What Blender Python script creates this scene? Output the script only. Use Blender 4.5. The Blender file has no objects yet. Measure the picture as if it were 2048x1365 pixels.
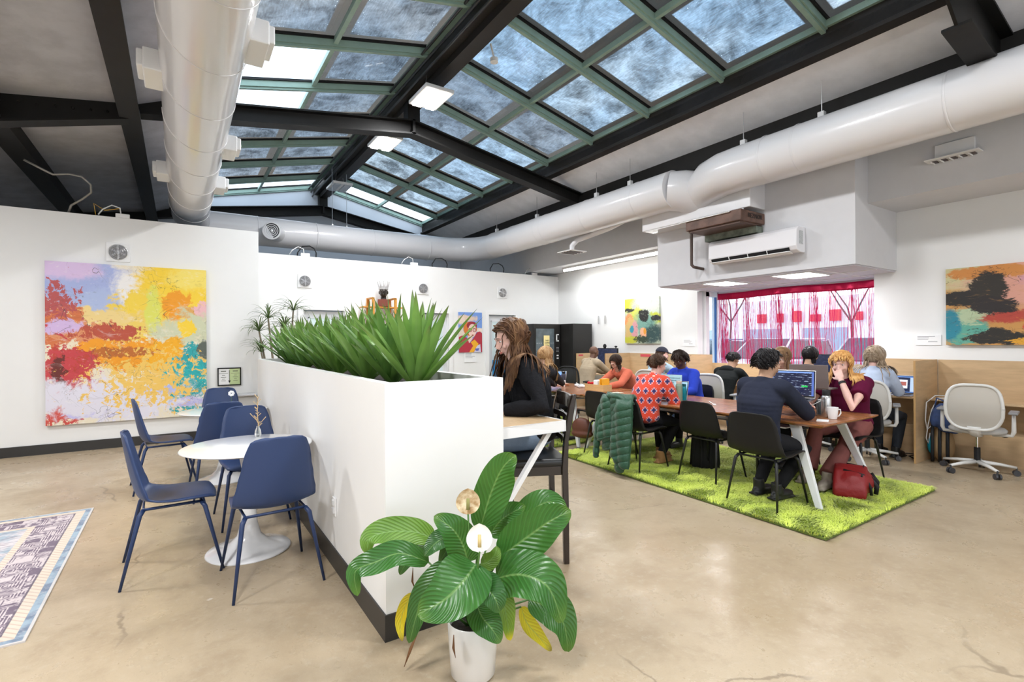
import bpy, math, random
from mathutils import Vector, Matrix, Quaternion, noise
V = Vector
PI = math.pi
R = math.radians
SC = bpy.context.scene
COL = SC.collection
random.seed(7)

# ---------------------------------------------------------------- mesh builder
class MB:
    def __init__(s):
        s.v = []; s.f = []; s.mi = []; s.cur = 0; s.M = None; s.uv = {}
    def add(s, vs, fs):
        o = len(s.v)
        if s.M is not None:
            s.v += [tuple(s.M @ V(p)) for p in vs]
        else:
            s.v += [tuple(p) for p in vs]
        for f in fs:
            s.f.append(tuple(i + o for i in f)); s.mi.append(s.cur)
        return s
    def box(s, c, d, rot=None):
        x, y, z = d[0] / 2, d[1] / 2, d[2] / 2
        vs = [V((a * x, b * y, e * z)) for a in (-1, 1) for b in (-1, 1) for e in (-1, 1)]
        if rot is not None:
            vs = [rot @ p for p in vs]
        vs = [p + V(c) for p in vs]
        return s.add(vs, [(0, 1, 3, 2), (4, 6, 7, 5), (0, 4, 5, 1), (2, 3, 7, 6), (0, 2, 6, 4), (1, 5, 7, 3)])
    def bb(s, x0, x1, y0, y1, z0, z1):
        return s.box(((x0 + x1) / 2, (y0 + y1) / 2, (z0 + z1) / 2), (abs(x1 - x0), abs(y1 - y0), abs(z1 - z0)))
    def beam(s, a, b, w, h, up=(0, 0, 1)):
        a, b = V(a), V(b); d = b - a; L = d.length; d.normalize()
        x = d.cross(V(up))
        if x.length < 1e-4: x = d.cross(V((0, 1, 0)))
        x.normalize(); z = x.cross(d)
        m = Matrix((x, d, z)).transposed()
        return s.box((a + b) / 2, (w, L, h), m)
    def tube(s, pts, rad, n=8, cap=True, flat=1.0, up=None):
        pts = [V(p) for p in pts]
        if not isinstance(rad, (list, tuple)): rad = [rad] * len(pts)
        rings = []; ref = None
        vs = []; fs = []
        for i, p in enumerate(pts):
            if i == 0: t = pts[1] - p
            elif i == len(pts) - 1: t = p - pts[i - 1]
            else: t = (pts[i + 1] - p).normalized() + (p - pts[i - 1]).normalized()
            if t.length < 1e-9: t = V((0, 0, 1))
            t.normalize()
            if ref is None:
                ref = V(up) if up else (V((0, 0, 1)) if abs(t.z) < .9 else V((1, 0, 0)))
            x = t.cross(ref)
            if x.length < 1e-5: x = t.cross(V((0, 1, 0.3)))
            x.normalize(); y = x.cross(t).normalized(); ref = y
            for k in range(n):
                a = 2 * PI * k / n
                vs.append(p + x * math.cos(a) * rad[i] + y * math.sin(a) * rad[i] * flat)
        for i in range(len(pts) - 1):
            for k in range(n):
                a = i * n + k; b = i * n + (k + 1) % n
                fs.append((a, b, b + n, a + n))
        if cap:
            fs.append(tuple(range(n - 1, -1, -1))); m = (len(pts) - 1) * n
            fs.append(tuple(range(m, m + n)))
        return s.add(vs, fs)
    def cyl(s, a, b, r0, r1=None, n=16):
        return s.tube([a, b], [r0, r0 if r1 is None else r1], n)
    def lathe(s, prof, c=(0, 0, 0), n=24, rot=None, cap=False):
        c = V(c); vs = []; fs = []
        for r, z in prof:
            for k in range(n):
                a = 2 * PI * k / n
                p = V((r * math.cos(a), r * math.sin(a), z))
                if rot is not None: p = rot @ p
                vs.append(p + c)
        for i in range(len(prof) - 1):
            for k in range(n):
                a = i * n + k; b = i * n + (k + 1) % n
                fs.append((a, b, b + n, a + n))
        if cap: fs.append(tuple(range(n - 1, -1, -1)))
        if cap: fs.append(tuple(range((len(prof) - 1) * n, len(prof) * n)))
        return s.add(vs, fs)
    def ell(s, c, r, rot=None, n=16, m=10):
        if not isinstance(r, (list, tuple)): r = (r, r, r)
        vs = []; fs = []
        for i in range(m + 1):
            th = PI * i / m
            for k in range(n):
                a = 2 * PI * k / n
                p = V((r[0] * math.sin(th) * math.cos(a), r[1] * math.sin(th) * math.sin(a), r[2] * math.cos(th)))
                if rot is not None: p = rot @ p
                vs.append(p + V(c))
        for i in range(m):
            for k in range(n):
                a = i * n + k; b = i * n + (k + 1) % n
                fs.append((a, a + n, b + n, b))
        return s.add(vs, fs)
    def grid(s, fn, nu, nv, closed=False):
        vs = [fn(i / nu, j / nv) for j in range(nv + 1) for i in range(nu + 1)]
        fs = []
        for j in range(nv):
            for i in range(nu):
                a = j * (nu + 1) + i
                fs.append((a, a + 1, a + nu + 2, a + nu + 1))
        return s.add(vs, fs)
    def prism(s, poly, lo, hi, axis=2):
        def mk(p, h):
            if axis == 2: return (p[0], p[1], h)
            if axis == 1: return (p[0], h, p[1])
            return (h, p[0], p[1])
        n = len(poly)
        vs = [mk(p, lo) for p in poly] + [mk(p, hi) for p in poly]
        fs = [tuple(range(n - 1, -1, -1)), tuple(range(n, 2 * n))]
        for i in range(n):
            j = (i + 1) % n; fs.append((i, j, j + n, i + n))
        return s.add(vs, fs)
    def mesh(s, name, mats, smooth=False):
        me = bpy.data.meshes.new(name); me.from_pydata(s.v, [], s.f)
        mats = mats if isinstance(mats, (list, tuple)) else [mats]
        for m in mats: me.materials.append(m)
        if any(s.mi): me.polygons.foreach_set('material_index', s.mi)
        me.validate(); me.update()
        import bmesh
        bm = bmesh.new(); bm.from_mesh(me)
        bmesh.ops.remove_doubles(bm, verts=bm.verts, dist=1e-5)
        bmesh.ops.recalc_face_normals(bm, faces=bm.faces)
        bm.to_mesh(me); bm.free()
        if smooth: me.polygons.foreach_set('use_smooth', [True] * len(me.polygons))
        return me
    def build(s, name, mats, parent=None, smooth=False, bevel=0, seg=2, sharp=None, sub=0, solid=0):
        me = s.mesh(name, mats, smooth or sharp is not None)
        o = bpy.data.objects.new(name, me); COL.objects.link(o)
        if parent is not None: o.parent = parent
        if solid:
            md = o.modifiers.new('s', 'SOLIDIFY'); md.thickness = solid; md.offset = 0
        if sub:
            md = o.modifiers.new('u', 'SUBSURF'); md.levels = sub; md.render_levels = sub
        if bevel:
            md = o.modifiers.new('b', 'BEVEL'); md.width = bevel; md.segments = seg; md.limit_method = 'ANGLE'; md.angle_limit = R(40)
        if sharp is not None:
            me.set_sharp_from_angle(angle=R(sharp))
        return o

def tag(o, label=None, cat=None, group=None, kind=None):
    if label: o['label'] = label
    if cat: o['category'] = cat
    if group: o['group'] = group
    if kind: o['kind'] = kind
    return o
def empty(name, loc=(0, 0, 0), rz=0, label=None, cat=None, group=None):
    o = bpy.data.objects.new(name, None); COL.objects.link(o); o.location = loc; o.rotation_euler = (0, 0, rz)
    o.empty_display_size = .1
    return tag(o, label, cat, group)
def dup(o, parent=None, loc=None, rz=None, label=None):
    c = o.copy(); COL.objects.link(c)
    if parent is not None: c.parent = parent
    if loc is not None: c.location = loc
    if rz is not None: c.rotation_euler = (0, 0, rz)
    if label: c['label'] = label
    for ch in list(o.children): dup(ch, c)
    return c
def struct(o):
    o['kind'] = 'structure'; return o

# ---------------------------------------------------------------- materials
MC = {}
def newmat(name):
    m = bpy.data.materials.new(name); m.use_nodes = True
    nt = m.node_tree; nt.nodes.clear()
    out = nt.nodes.new('ShaderNodeOutputMaterial')
    return m, nt, out
def N(nt, typ, ins=None, **kw):
    n = nt.nodes.new(typ)
    for k, v in kw.items(): setattr(n, k, v)
    if ins:
        for k, v in ins.items():
            s = n.inputs[k]
            if isinstance(v, bpy.types.NodeSocket): nt.links.new(v, s)
            else: s.default_value = v
    return n
def c4(c): return (c[0], c[1], c[2], 1)
def mix(nt, f, a, b, blend='MIX'):
    n = nt.nodes.new('ShaderNodeMix'); n.data_type = 'RGBA'; n.blend_type = blend
    for i, v in ((0, f), (6, a), (7, b)):
        if isinstance(v, bpy.types.NodeSocket): nt.links.new(v, n.inputs[i])
        else: n.inputs[i].default_value = c4(v) if (i and not isinstance(v, (int, float))) else v
    return n.outputs[2]
def MT(nt, op, a, b=0.0, c=0.0, clamp=False):
    n = nt.nodes.new('ShaderNodeMath'); n.operation = op; n.use_clamp = clamp
    for i, v in enumerate((a, b, c)):
        if isinstance(v, bpy.types.NodeSocket): nt.links.new(v, n.inputs[i])
        else: n.inputs[i].default_value = v
    return n.outputs[0]
def VM(nt, op, a, b=(0, 0, 0), out=0):
    n = nt.nodes.new('ShaderNodeVectorMath'); n.operation = op
    for i, v in enumerate((a, b)):
        if isinstance(v, bpy.types.NodeSocket): nt.links.new(v, n.inputs[i])
        else: n.inputs[i].default_value = v
    return n.outputs[out]
def noise_n(nt, vec, scale, detail=3, rough=.5, dist=0):
    n = N(nt, 'ShaderNodeTexNoise', {'Scale': scale, 'Detail': detail, 'Roughness': rough, 'Distortion': dist})
    nt.links.new(vec, n.inputs['Vector']); return n.outputs[0]
def MR(nt, v, a, b, c=0.0, d=1.0, smooth=True):
    n = N(nt, 'ShaderNodeMapRange', {1: a, 2: b, 3: c, 4: d}); n.interpolation_type = 'SMOOTHSTEP' if smooth else 'LINEAR'
    nt.links.new(v, n.inputs[0]); return n.outputs[0]
def mat(name, col, rough=.5, metal=0.0, var=0.0, vs=6.0, bump=0.0, bs=60.0, col2=None, coat=0, sheen=0, spec=.5, sss=0, emis=None, es=1.0, trans=0, stretch=None, ior=1.45):
    if name in MC: return MC[name]
    m, nt, out = newmat(name)
    p = N(nt, 'ShaderNodeBsdfPrincipled', {'Base Color': c4(col), 'Roughness': rough, 'Metallic': metal, 'Specular IOR Level': spec, 'Coat Weight': coat, 'Sheen Weight': sheen, 'IOR': ior})
    if trans: p.inputs['Transmission Weight'].default_value = trans
    tc = N(nt, 'ShaderNodeTexCoord').outputs['Object']
    if stretch: tc = VM(nt, 'MULTIPLY', tc, stretch)
    if var or col2:
        nz = noise_n(nt, tc, vs, 4, .6)
        f = MR(nt, nz, .3, .7)
        a = col; b = col2 if col2 else tuple(min(1, c * (1 - var)) for c in col)
        nt.links.new(mix(nt, f, a, b), p.inputs['Base Color'])
    if bump:
        bn = N(nt, 'ShaderNodeBump', {'Strength': bump, 'Distance': .02}); nt.links.new(noise_n(nt, tc, bs, 3), bn.inputs['Height'])
        nt.links.new(bn.outputs[0], p.inputs['Normal'])
    if emis:
        p.inputs['Emission Color'].default_value = c4(emis); p.inputs['Emission Strength'].default_value = es
    if sss:
        p.inputs['Subsurface Weight'].default_value = sss; p.inputs['Subsurface Radius'].default_value = (.02, .008, .004); p.inputs['Subsurface Scale'].default_value = .5
    nt.links.new(p.outputs[0], out.inputs[0])
    MC[name] = m; return m
def painting(name, base, layers, axis='x', lines=(), rough=.6, flip=False):
    """blobs: (cx,cy,rx,ry,color,noise scale,noise amount,softness)"""
    m, nt, out = newmat(name)
    g = N(nt, 'ShaderNodeTexCoord').outputs['Generated']
    sp = N(nt, 'ShaderNodeSeparateXYZ', {0: g})
    u = sp.outputs[0] if axis == 'x' else sp.outputs[1]
    if flip: u = MT(nt, 'SUBTRACT', 1.0, u)
    cb = N(nt, 'ShaderNodeCombineXYZ', {0: u, 1: sp.outputs[2], 2: 0.0}).outputs[0]
    hf = noise_n(nt, VM(nt, 'MULTIPLY', cb, (1, 1.7, 1)), 26, 8, .75, .4)
    col = None
    for i, (cx, cy, rx, ry, c, ns, na, so) in enumerate(layers):
        d = VM(nt, 'SUBTRACT', cb, (cx, cy, 0)); d = VM(nt, 'MULTIPLY', d, (1 / rx, 1 / ry, 0)); d = VM(nt, 'LENGTH', d, out=1)
        vec = VM(nt, 'ADD', cb, (i * 3.7, i * 1.9, i * .7))
        nz = noise_n(nt, vec, ns * .8, 6, .7, .8)
        d = MT(nt, 'MULTIPLY_ADD', MT(nt, 'SUBTRACT', nz, .5), na * 1.8, d)
        d = MT(nt, 'MULTIPLY_ADD', MT(nt, 'SUBTRACT', hf, .5), .35 + na * .55, d)
        f = MR(nt, d, 1 + so, 1 - so)
        col = mix(nt, f, base if col is None else col, c)
    br_ = noise_n(nt, VM(nt, 'MULTIPLY', cb, (1, 2.5, 1)), 9, 6, .7, 1.0)
    col = mix(nt, MT(nt, 'MULTIPLY', MR(nt, br_, .56, .70), .38), col, base)
    col = mix(nt, MT(nt, 'MULTIPLY', MR(nt, br_, .44, .30), .25), col, mix(nt, 1.0, col, (.35, .28, .22), 'MULTIPLY'))
    for (sc, w, c, amt) in lines:
        nz = noise_n(nt, VM(nt, 'ADD', cb, (sc, 2.2, 5)), sc, 2, .5, 1.5)
        f = MR(nt, MT(nt, 'ABSOLUTE', MT(nt, 'SUBTRACT', nz, .5)), w, w * .3)
        msk = MR(nt, noise_n(nt, VM(nt, 'ADD', cb, (9, sc, 1)), 4, 2), .5, .62)
        f = MT(nt, 'MULTIPLY', f, MT(nt, 'MULTIPLY', msk, amt))
        col = mix(nt, f, col, c)
    p = N(nt, 'ShaderNodeBsdfPrincipled', {'Roughness': rough, 'Base Color': col})
    nt.links.new(p.outputs[0], out.inputs[0])
    return m
def textmesh(body, size, mtl, name, parent, loc, rot, ext=.001, align='CENTER'):
    cu = bpy.data.curves.new(name, 'FONT'); cu.body = body; cu.size = size; cu.extrude = ext; cu.align_x = align; cu.align_y = 'CENTER'; cu.resolution_u = 2
    t = bpy.data.objects.new('tmp_text', cu); COL.objects.link(t)
    dg = bpy.context.evaluated_depsgraph_get()
    me = bpy.data.meshes.new_from_object(t.evaluated_get(dg)); bpy.data.objects.remove(t)
    me.materials.clear(); me.materials.append(mtl)
    o = bpy.data.objects.new(name, me); COL.objects.link(o); o.parent = parent
    o.location = loc; o.rotation_euler = rot
    return o

WALL = mat('white wall paint', (.83, .83, .82), .55, var=.02, vs=2)
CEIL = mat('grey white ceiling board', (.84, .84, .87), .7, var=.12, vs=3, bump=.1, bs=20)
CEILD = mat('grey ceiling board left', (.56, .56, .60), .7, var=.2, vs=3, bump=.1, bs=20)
BLACK = mat('black steel paint', (.012, .011, .010), .5, var=.3, vs=4, spec=.3)
TRIMB = mat('dark vinyl baseboard', (.03, .028, .026), .4)
WHITE = mat('white satin', (.82, .82, .82), .3)
DUCT = mat('white duct paint', (.74, .73, .74), .28, coat=.5, bump=.03, bs=3)
GREEN = mat('sage green skylight frame', (.30, .44, .38), .45, var=.1)
METAL = mat('brushed metal', (.6, .6, .6), .3, 1.0)
CHROME = mat('chrome', (.75, .75, .75), .12, 1.0)
BLK = mat('black plastic', (.014, .014, .015), .5, spec=.3)
GREYP = mat('grey plastic', (.3, .3, .31), .5)
PLY = mat('birch plywood', (.60, .42, .24), .5, var=.18, vs=2.5, stretch=(1, 1, 6))
PLYE = mat('plywood edge', (.50, .30, .12), .6)
DARKG = mat('charcoal', (.05, .05, .055), .6)
PAPER = mat('paper white', (.85, .85, .85), .7)
INK = mat('ink', (.02, .02, .02), .7)

# ---------------------------------------------------------------- concrete floor
def concrete():
    m, nt, out = newmat('stained tan concrete')
    tc = N(nt, 'ShaderNodeTexCoord').outputs['Object']
    n1 = noise_n(nt, tc, .55, 5, .6, .4); n2 = noise_n(nt, tc, 3.0, 6, .7, .3); n3 = noise_n(nt, tc, 22, 4, .7); n4 = noise_n(nt, tc, 120, 2, .5)
    col = mix(nt, MR(nt, n1, .35, .65), (.38, .29, .185), (.46, .37, .255))
    col = mix(nt, MT(nt, 'MULTIPLY', MR(nt, n2, .45, .7), .55), col, (.30, .22, .14))
    col = mix(nt, MT(nt, 'MULTIPLY', MR(nt, n3, .5, .72), .35), col, (.52, .45, .34))
    col = mix(nt, MT(nt, 'MULTIPLY', MR(nt, n4, .55, .7), .2), col, (.30, .24, .17))
    # pale chips
    vo = N(nt, 'ShaderNodeTexVoronoi', {'Scale': 1.7, 'Randomness': 1.0}); nt.links.new(VM(nt, 'ADD', tc, (.3, .1, 0)), vo.inputs['Vector'])
    chip = MR(nt, MT(nt, 'ADD', vo.outputs['Distance'], MT(nt, 'MULTIPLY', n3, .06)), .075, .055)
    col = mix(nt, MT(nt, 'MULTIPLY', chip, .7), col, (.70, .66, .58))
    vo3 = N(nt, 'ShaderNodeTexVoronoi', {'Scale': .8, 'Randomness': 1.0}); nt.links.new(VM(nt, 'ADD', tc, (4.3, 7.7, 0)), vo3.inputs['Vector'])
    pit = MR(nt, MT(nt, 'ADD', vo3.outputs['Distance'], MT(nt, 'MULTIPLY', n2, .2)), .17, .13)
    col = mix(nt, MT(nt, 'MULTIPLY', pit, .45), col, (.20, .15, .10))
    # cracks
    dv = VM(nt, 'ADD', tc, (0, 0, 0))
    nz = N(nt, 'ShaderNodeTexNoise', {'Scale': 2.5, 'Detail': 5.0}); nt.links.new(tc, nz.inputs['Vector'])
    dv = VM(nt, 'ADD', tc, VM(nt, 'MULTIPLY', nz.outputs['Color'], (.35, .35, 0)))
    vo2 = N(nt, 'ShaderNodeTexVoronoi', {'Scale': .55}, feature='DISTANCE_TO_EDGE'); nt.links.new(dv, vo2.inputs['Vector'])
    cr = MR(nt, vo2.outputs['Distance'], .006, .001)
    cr = MT(nt, 'MULTIPLY', cr, MR(nt, noise_n(nt, tc, 1.1, 2), .5, .6))
    col = mix(nt, MT(nt, 'MULTIPLY', cr, .55), col, (.16, .12, .08))
    rg = MR(nt, n2, .3, .7, .24, .42)
    p = N(nt, 'ShaderNodeBsdfPrincipled', {'Base Color': col, 'Roughness': rg, 'Specular IOR Level': .45})
    bn = N(nt, 'ShaderNodeBump', {'Strength': .12, 'Distance': .01, 'Height': n3}); nt.links.new(bn.outputs[0], p.inputs['Normal'])
    nt.links.new(p.outputs[0], out.inputs[0]); return m
CONC = concrete()

def wood(name, a, b, rough=.35, axis=(1, 12, 1), scale=3):
    m, nt, out = newmat(name)
    tc = N(nt, 'ShaderNodeTexCoord').outputs['Object']
    v = VM(nt, 'MULTIPLY', tc, axis)
    n1 = noise_n(nt, v, scale, 5, .6, .6); n2 = noise_n(nt, v, scale * 8, 3, .6)
    col = mix(nt, MR(nt, n1, .35, .65), a, b)
    col = mix(nt, MT(nt, 'MULTIPLY', MR(nt, n2, .45, .65), .35), col, tuple(c * .6 for c in b))
    p = N(nt, 'ShaderNodeBsdfPrincipled', {'Base Color': col, 'Roughness': rough})
    nt.links.new(p.outputs[0], out.inputs[0]); return m
WALNUT = wood('warm walnut laminate', (.42, .17, .065), (.30, .11, .04), .25, (12, 1, 1))
OAK = wood('pale oak top', (.62, .45, .27), (.52, .35, .19), .4, (14, 1, 1))
ORANGEW = wood('orange pine', (.72, .34, .06), (.60, .25, .035), .4, (6, 6, 1))
BAMBOO = wood('bamboo', (.72, .48, .22), (.66, .42, .18), .4, (1, 1, 14))

# ---------------------------------------------------------------- setting
K = 3.38; H0 = 1.45
def slope(h): return h * K + H0
XR = 3.06
floor = struct(MB().bb(-6, 9, -5, 13.8, -.1, 0).build('floor', CONC))
wl = MB(); wl.bb(-6, 1.07, 8.95, 9.10, 0, 3.22); wl.bb(.95, 1.07, 9.1, 9.82, 0, 3.03)
struct(wl.build('wall_left', WALL))
struct(MB().bb(-6, 1.08, 8.93, 8.95, 0, .13).build('baseboard_left', TRIMB))
# back partition with three door openings
DO = [(1.90, 2.64), (4.10, 4.84), (5.84, 6.56)]
wb = MB(); x = .95
for a, b in DO:
    wb.bb(x, a, 9.82, 9.97, 0, 3.03); wb.bb(a, b, 9.82, 9.97, 2.05, 3.03); x = b
wb.bb(x, 7.85, 9.82, 9.97, 0, 3.03)
struct(wb.build('wall_back', WALL))
DOORM = mat('white door', (.72, .74, .76), .4); FROST = mat('frosted door glass', (.62, .74, .76), .25)
for i, (a, b) in enumerate(DO):
    t = MB()
    t.bb(a - .09, a, 9.79, 9.85, 0, 2.13); t.bb(b, b + .09, 9.79, 9.85, 0, 2.13); t.bb(a, b, 9.79, 9.85, 2.05, 2.13)
    t.bb(a, a + .02, 9.83, 9.95, 0, 2.05); t.bb(b - .02, b, 9.83, 9.95, 0, 2.05)
    struct(t.build('trim_%d' % (i + 1), WHITE))
    d = struct(MB().bb(a + .02, b - .02, 9.88, 9.93, 0.005, 2.03).build('door_%d' % (i + 1), DOORM, bevel=.003))
    MB().bb(a + .12, b - .12, 9.870, 9.882, .55, 1.90).build('frosted_pane', FROST, d)
    fr = MB()
    for (u0, u1, w0, w1) in ((a + .10, a + .12, .53, 1.92), (b - .12, b - .10, .53, 1.92), (a + .10, b - .10, 1.90, 1.92), (a + .10, b - .10, .53, .55)):
        fr.bb(u0, u1, 9.862, 9.882, w0, w1)
    fr.build('pane_frame', DOORM, d)
    MB().cyl((b - .07, 9.83, 1.0), (b - .07, 9.88, 1.0), .012).cyl((b - .07, 9.835, 1.0), (b - .18, 9.835, 1.0), .009).build('door_handle', METAL, d)
    if i == 2:
        tag(MB().bb(a + .12, b - .12, 9.862, 9.87, .55, 1.02).build('blue_decal', mat('blue decal', (.03, .28, .62), .4), d), 'blue band on the frosted glass')
BLUEW = mat('pale gable wall paint', (.62, .66, .72), .6)
gb = MB(); gb.prism([(-6, 0), (9, 0), (9, 3.7), (XR + 2.9, slope(1.0) - .02), (XR, 5.44), (XR - 2.9, slope(1.0) - .02), (-6, 3.3)], 13.42, 13.6, 1)
struct(gb.build('wall_far', BLUEW))
# right wall with the window bay
wr = MB()
wr.bb(7.85, 8.0, 5.80, 13.5, 0, 4.6); wr.bb(7.85, 8.0, -5, 3.01, 0, 4.6); wr.bb(7.85, 8.0, 3.01, 5.80, 0, .78); wr.bb(7.85, 8.0, 3.01, 5.80, 2.33, 4.6)
wr.bb(8.0, 8.5, 2.93, 3.01, 0, 2.4)
wr.bb(8.0, 8.5, 3.01, 5.80, .70, .78)
struct(wr.build('wall_right', WALL))
# bay frame, side pane and main panes
bf = MB()
for (x0, x1, y0, y1, z0, z1) in ((8.02, 8.12, 5.74, 5.86, .78, 2.33), (8.36, 8.46, 5.74, 5.86, .78, 2.33), (8.02, 8.46, 5.74, 5.86, 2.24, 2.33), (8.02, 8.46, 5.74, 5.86, .78, .86),
                                 (8.38, 8.46, 3.01, 5.8, 2.25, 2.33), (8.38, 8.46, 3.01, 5.8, .78, .86), (8.38, 8.46, 3.01, 3.08, .78, 2.33)):
    bf.bb(x0, x1, y0, y1, z0, z1)
w1 = struct(bf.build('window_1', WHITE, bevel=.004))
GLS, nt, out = newmat('clear window glass')
_g = N(nt, 'ShaderNodeBsdfGlossy', {'Roughness': .02}); _t = N(nt, 'ShaderNodeBsdfTransparent', {'Color': (.93, .97, 1, 1)})
_m = N(nt, 'ShaderNodeMixShader', {0: .05, 1: _t.outputs[0], 2: _g.outputs[0]}); nt.links.new(_m.outputs[0], out.inputs[0])
MB().bb(8.12, 8.36, 5.795, 5.805, .86, 2.24).build('side_pane', GLS, w1)
MB().bb(8.415, 8.425, 3.08, 5.8, .86, 2.25).build('pane', GLS, w1)
MB().bb(8.335, 8.362, 5.76, 5.79, .86, 2.24).build('blue_edge', mat('blue window edge', (.03, .12, .35), .4), w1)
# bulkhead along the right wall and the boxed soffit over the window
SOFF = mat('soffit paint', (.66, .66, .68), .6, var=.03)
bk = MB(); bk.bb(7.02, 7.85, -5, 2.75, 3.10, 4.3); bk.bb(7.02, 7.85, 5.70, 13.42, 3.10, 4.3); struct(bk.build('trim_4', SOFF))
sf = struct(MB().bb(6.68, 7.85, 2.75, 5.70, 2.34, 4.35).build('trim_5', SOFF))
TILE = mat('lay-in ceiling tile', (.62, .60, .66), .7)
tl = MB(); tl.bb(6.70, 8.5, 2.77, 5.68, 2.325, 2.345); tl.bb(7.86, 8.5, 3.0, 5.86, 2.33, 2.42)
cl = struct(tl.build('ceiling', TILE))
g = MB()
for y in (3.2, 3.81, 4.42, 5.03): g.bb(6.72, 8.5, y - .01, y + .01, 2.318, 2.326)
for x in (7.3, 7.9): g.bb(x - .01, x + .01, 2.77, 5.8, 2.318, 2.326)
g.build('tile_grid', WHITE, cl)
# sloping roof boards
def roofz(x):
    return slope(.93 - .34 * (abs(x - XR) / K - .82)) if abs(x - XR) / K > .82 else slope(.93)
def rz(x):  # board height at x
    a = abs(x - XR) / K
    return slope(.925 - .42 * (a - .82)) if a < 1.03 else slope(.838 - .15 * (a - 1.03))
rb = MB()
def board(xa, xb, y0, y1, m=rb):
    za, zb = rz(xa), rz(xb)
    m.add([(xa, y0, za), (xb, y0, zb), (xb, y1, zb), (xa, y1, za), (xa, y0, za + .12), (xb, y0, zb + .12), (xb, y1, zb + .12), (xa, y1, za + .12)],
          [(0, 1, 2, 3), (7, 6, 5, 4), (0, 4, 5, 1), (1, 5, 6, 2), (2, 6, 7, 3), (3, 7, 4, 0)])
board(5.80, 6.50, -5, 13.42); board(6.50, 9.0, -5, 13.42)
struct(rb.build('ceiling', CEIL))
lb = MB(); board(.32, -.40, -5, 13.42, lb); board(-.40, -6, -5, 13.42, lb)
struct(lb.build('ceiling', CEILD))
struct(MB().bb(-6.1, -6, -5, 13.6, 0, 5).build('wall_west', WALL))
wf = MB(); wf.bb(-6, 8, -5.15, -5, 2.7, 5.4); wf.bb(-6, 8, -5.15, -5, 0, .5)  # unseen front wall, added with openings to trim the light from behind
for a_, b_ in ((-6, -5), (-2.2, -1.6), (2.2, 2.8), (6.8, 8)): wf.bb(a_, b_, -5.15, -5, .5, 2.7)
struct(wf.build('wall_front_added', WALL))
# black long beams (purlins, eaves, ridge)
bm_ = MB()
for x in (6.50,): bm_.bb(x, x + .10, -5, 13.42, rz(6.5) - .26, rz(6.5) + .02); bm_.bb(x - .02, x + .14, -5, 13.42, rz(6.5) - .28, rz(6.5) - .255)
struct(bm_.build('trim_6', BLACK))
b = MB(); b.bb(-.52, -.40, -5, 13.42, rz(-.4) - .20, rz(-.4) + .01); b.bb(-.56, -.36, -5, 13.42, rz(-.4) - .22, rz(-.4) - .195)
struct(b.build('trim_7', BLACK))
b = MB(); b.bb(-1.76, -1.60, -5, 13.42, rz(-1.65) - .22, rz(-1.65) + .01); b.bb(-1.80, -1.56, -5, 13.42, rz(-1.65) - .24, rz(-1.65) - .215)
struct(b.build('trim_8', BLACK))
BRN = mat('dark brown steel', (.026, .022, .020), .45, spec=.35)
for sx, nm in ((5.80, 'trim_9'), (.26, 'trim_10')):
    b = MB(); b.bb(sx, sx + .06, -5, 13.42, slope(.925) - .04, slope(1.0) + .03); b.bb(sx - .05, sx + .11, -5, 13.42, slope(.925) - .06, slope(.925) - .03)
    struct(b.build(nm, BRN))
b = MB(); b.bb(2.86, 3.26, -5, 13.42, slope(1.105), slope(1.165)); b.bb(2.98, 3.14, -5, 13.42, slope(1.075), slope(1.11))
rbm = struct(b.build('trim_11', BRN))
cd = MB()
for x, z in ((2.80, slope(1.12)), (2.74, slope(1.14)), (2.83, slope(1.09))): cd.tube([(x, y, z) for y in (-5, 4, 13.4)], .018, 8)
cd.build('conduit', mat('conduit black', (.03, .03, .032), .3), rbm, smooth=True)

# portal frames
def ibeam(m, a, b, w, h):
    a, b = V(a), V(b); d = (b - a).normalized(); up = V((-d.z, 0, d.x)); up = up if up.z > 0 else -up
    m.beam(a - up * (h - .012), b - up * (h - .012), w, .024, up=(up)); m.beam(a - up * .012, b - up * .012, w, .024, up=(up)); m.beam(a - up * h / 2, b - up * h / 2, .02, h, up=(up))
def portal(Y, nm, bolts=True):
    m = MB(); hh = .225; w = .20
    ap = (XR, Y, slope(1.02))
    ibeam(m, ap, (6.50, Y, slope(.838)), w, hh)
    ibeam(m, ap, (-.40, Y, slope(.866)), w, hh)
    m.bb(XR - .02, XR + .02, Y - w / 2, Y + w / 2, slope(1.02) - hh, slope(1.02))
    m.bb(XR - .10, XR + .10, Y - .09, Y + .09, slope(1.02) - .02, slope(1.10))
    # deep riveted haunch on the left
    m.prism([(-.40, slope(.866)), (-.40, slope(.866) - .28), (-1.70, 3.76), (-1.70, 4.17)], Y - .012, Y + .012, 1)
    m.beam((-.40, Y, slope(.866) - .28), (-1.70, Y, 3.76), .2, .024); m.beam((-.40, Y, slope(.866)), (-1.70, Y, 4.17), .2, .024)
    m.beam((-1.70, Y, 3.86), (-6, Y, 3.2), .2, .024); m.prism([(-1.7, 4.17), (-1.7, 3.86), (-6, 3.2), (-6, 3.6)], Y - .012, Y + .012, 1)
    o = struct(m.build(nm, BLACK))
    if bolts:
        q = MB()
        for i in range(8):
            t = (i + .5) / 8
            x = -.45 - 1.2 * t
            for z in (slope(.866) - .22 - .13 * t, slope(.866) - .07 - .12 * t):
                q.ell((x, Y - .016, z), (.016, .01, .016), n=8, m=5)
        q.build('rivet_row', BLACK, o, smooth=True)
    return o
portal(7.45, 'trim_12'); portal(13.30, 'trim_13', False)
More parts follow.
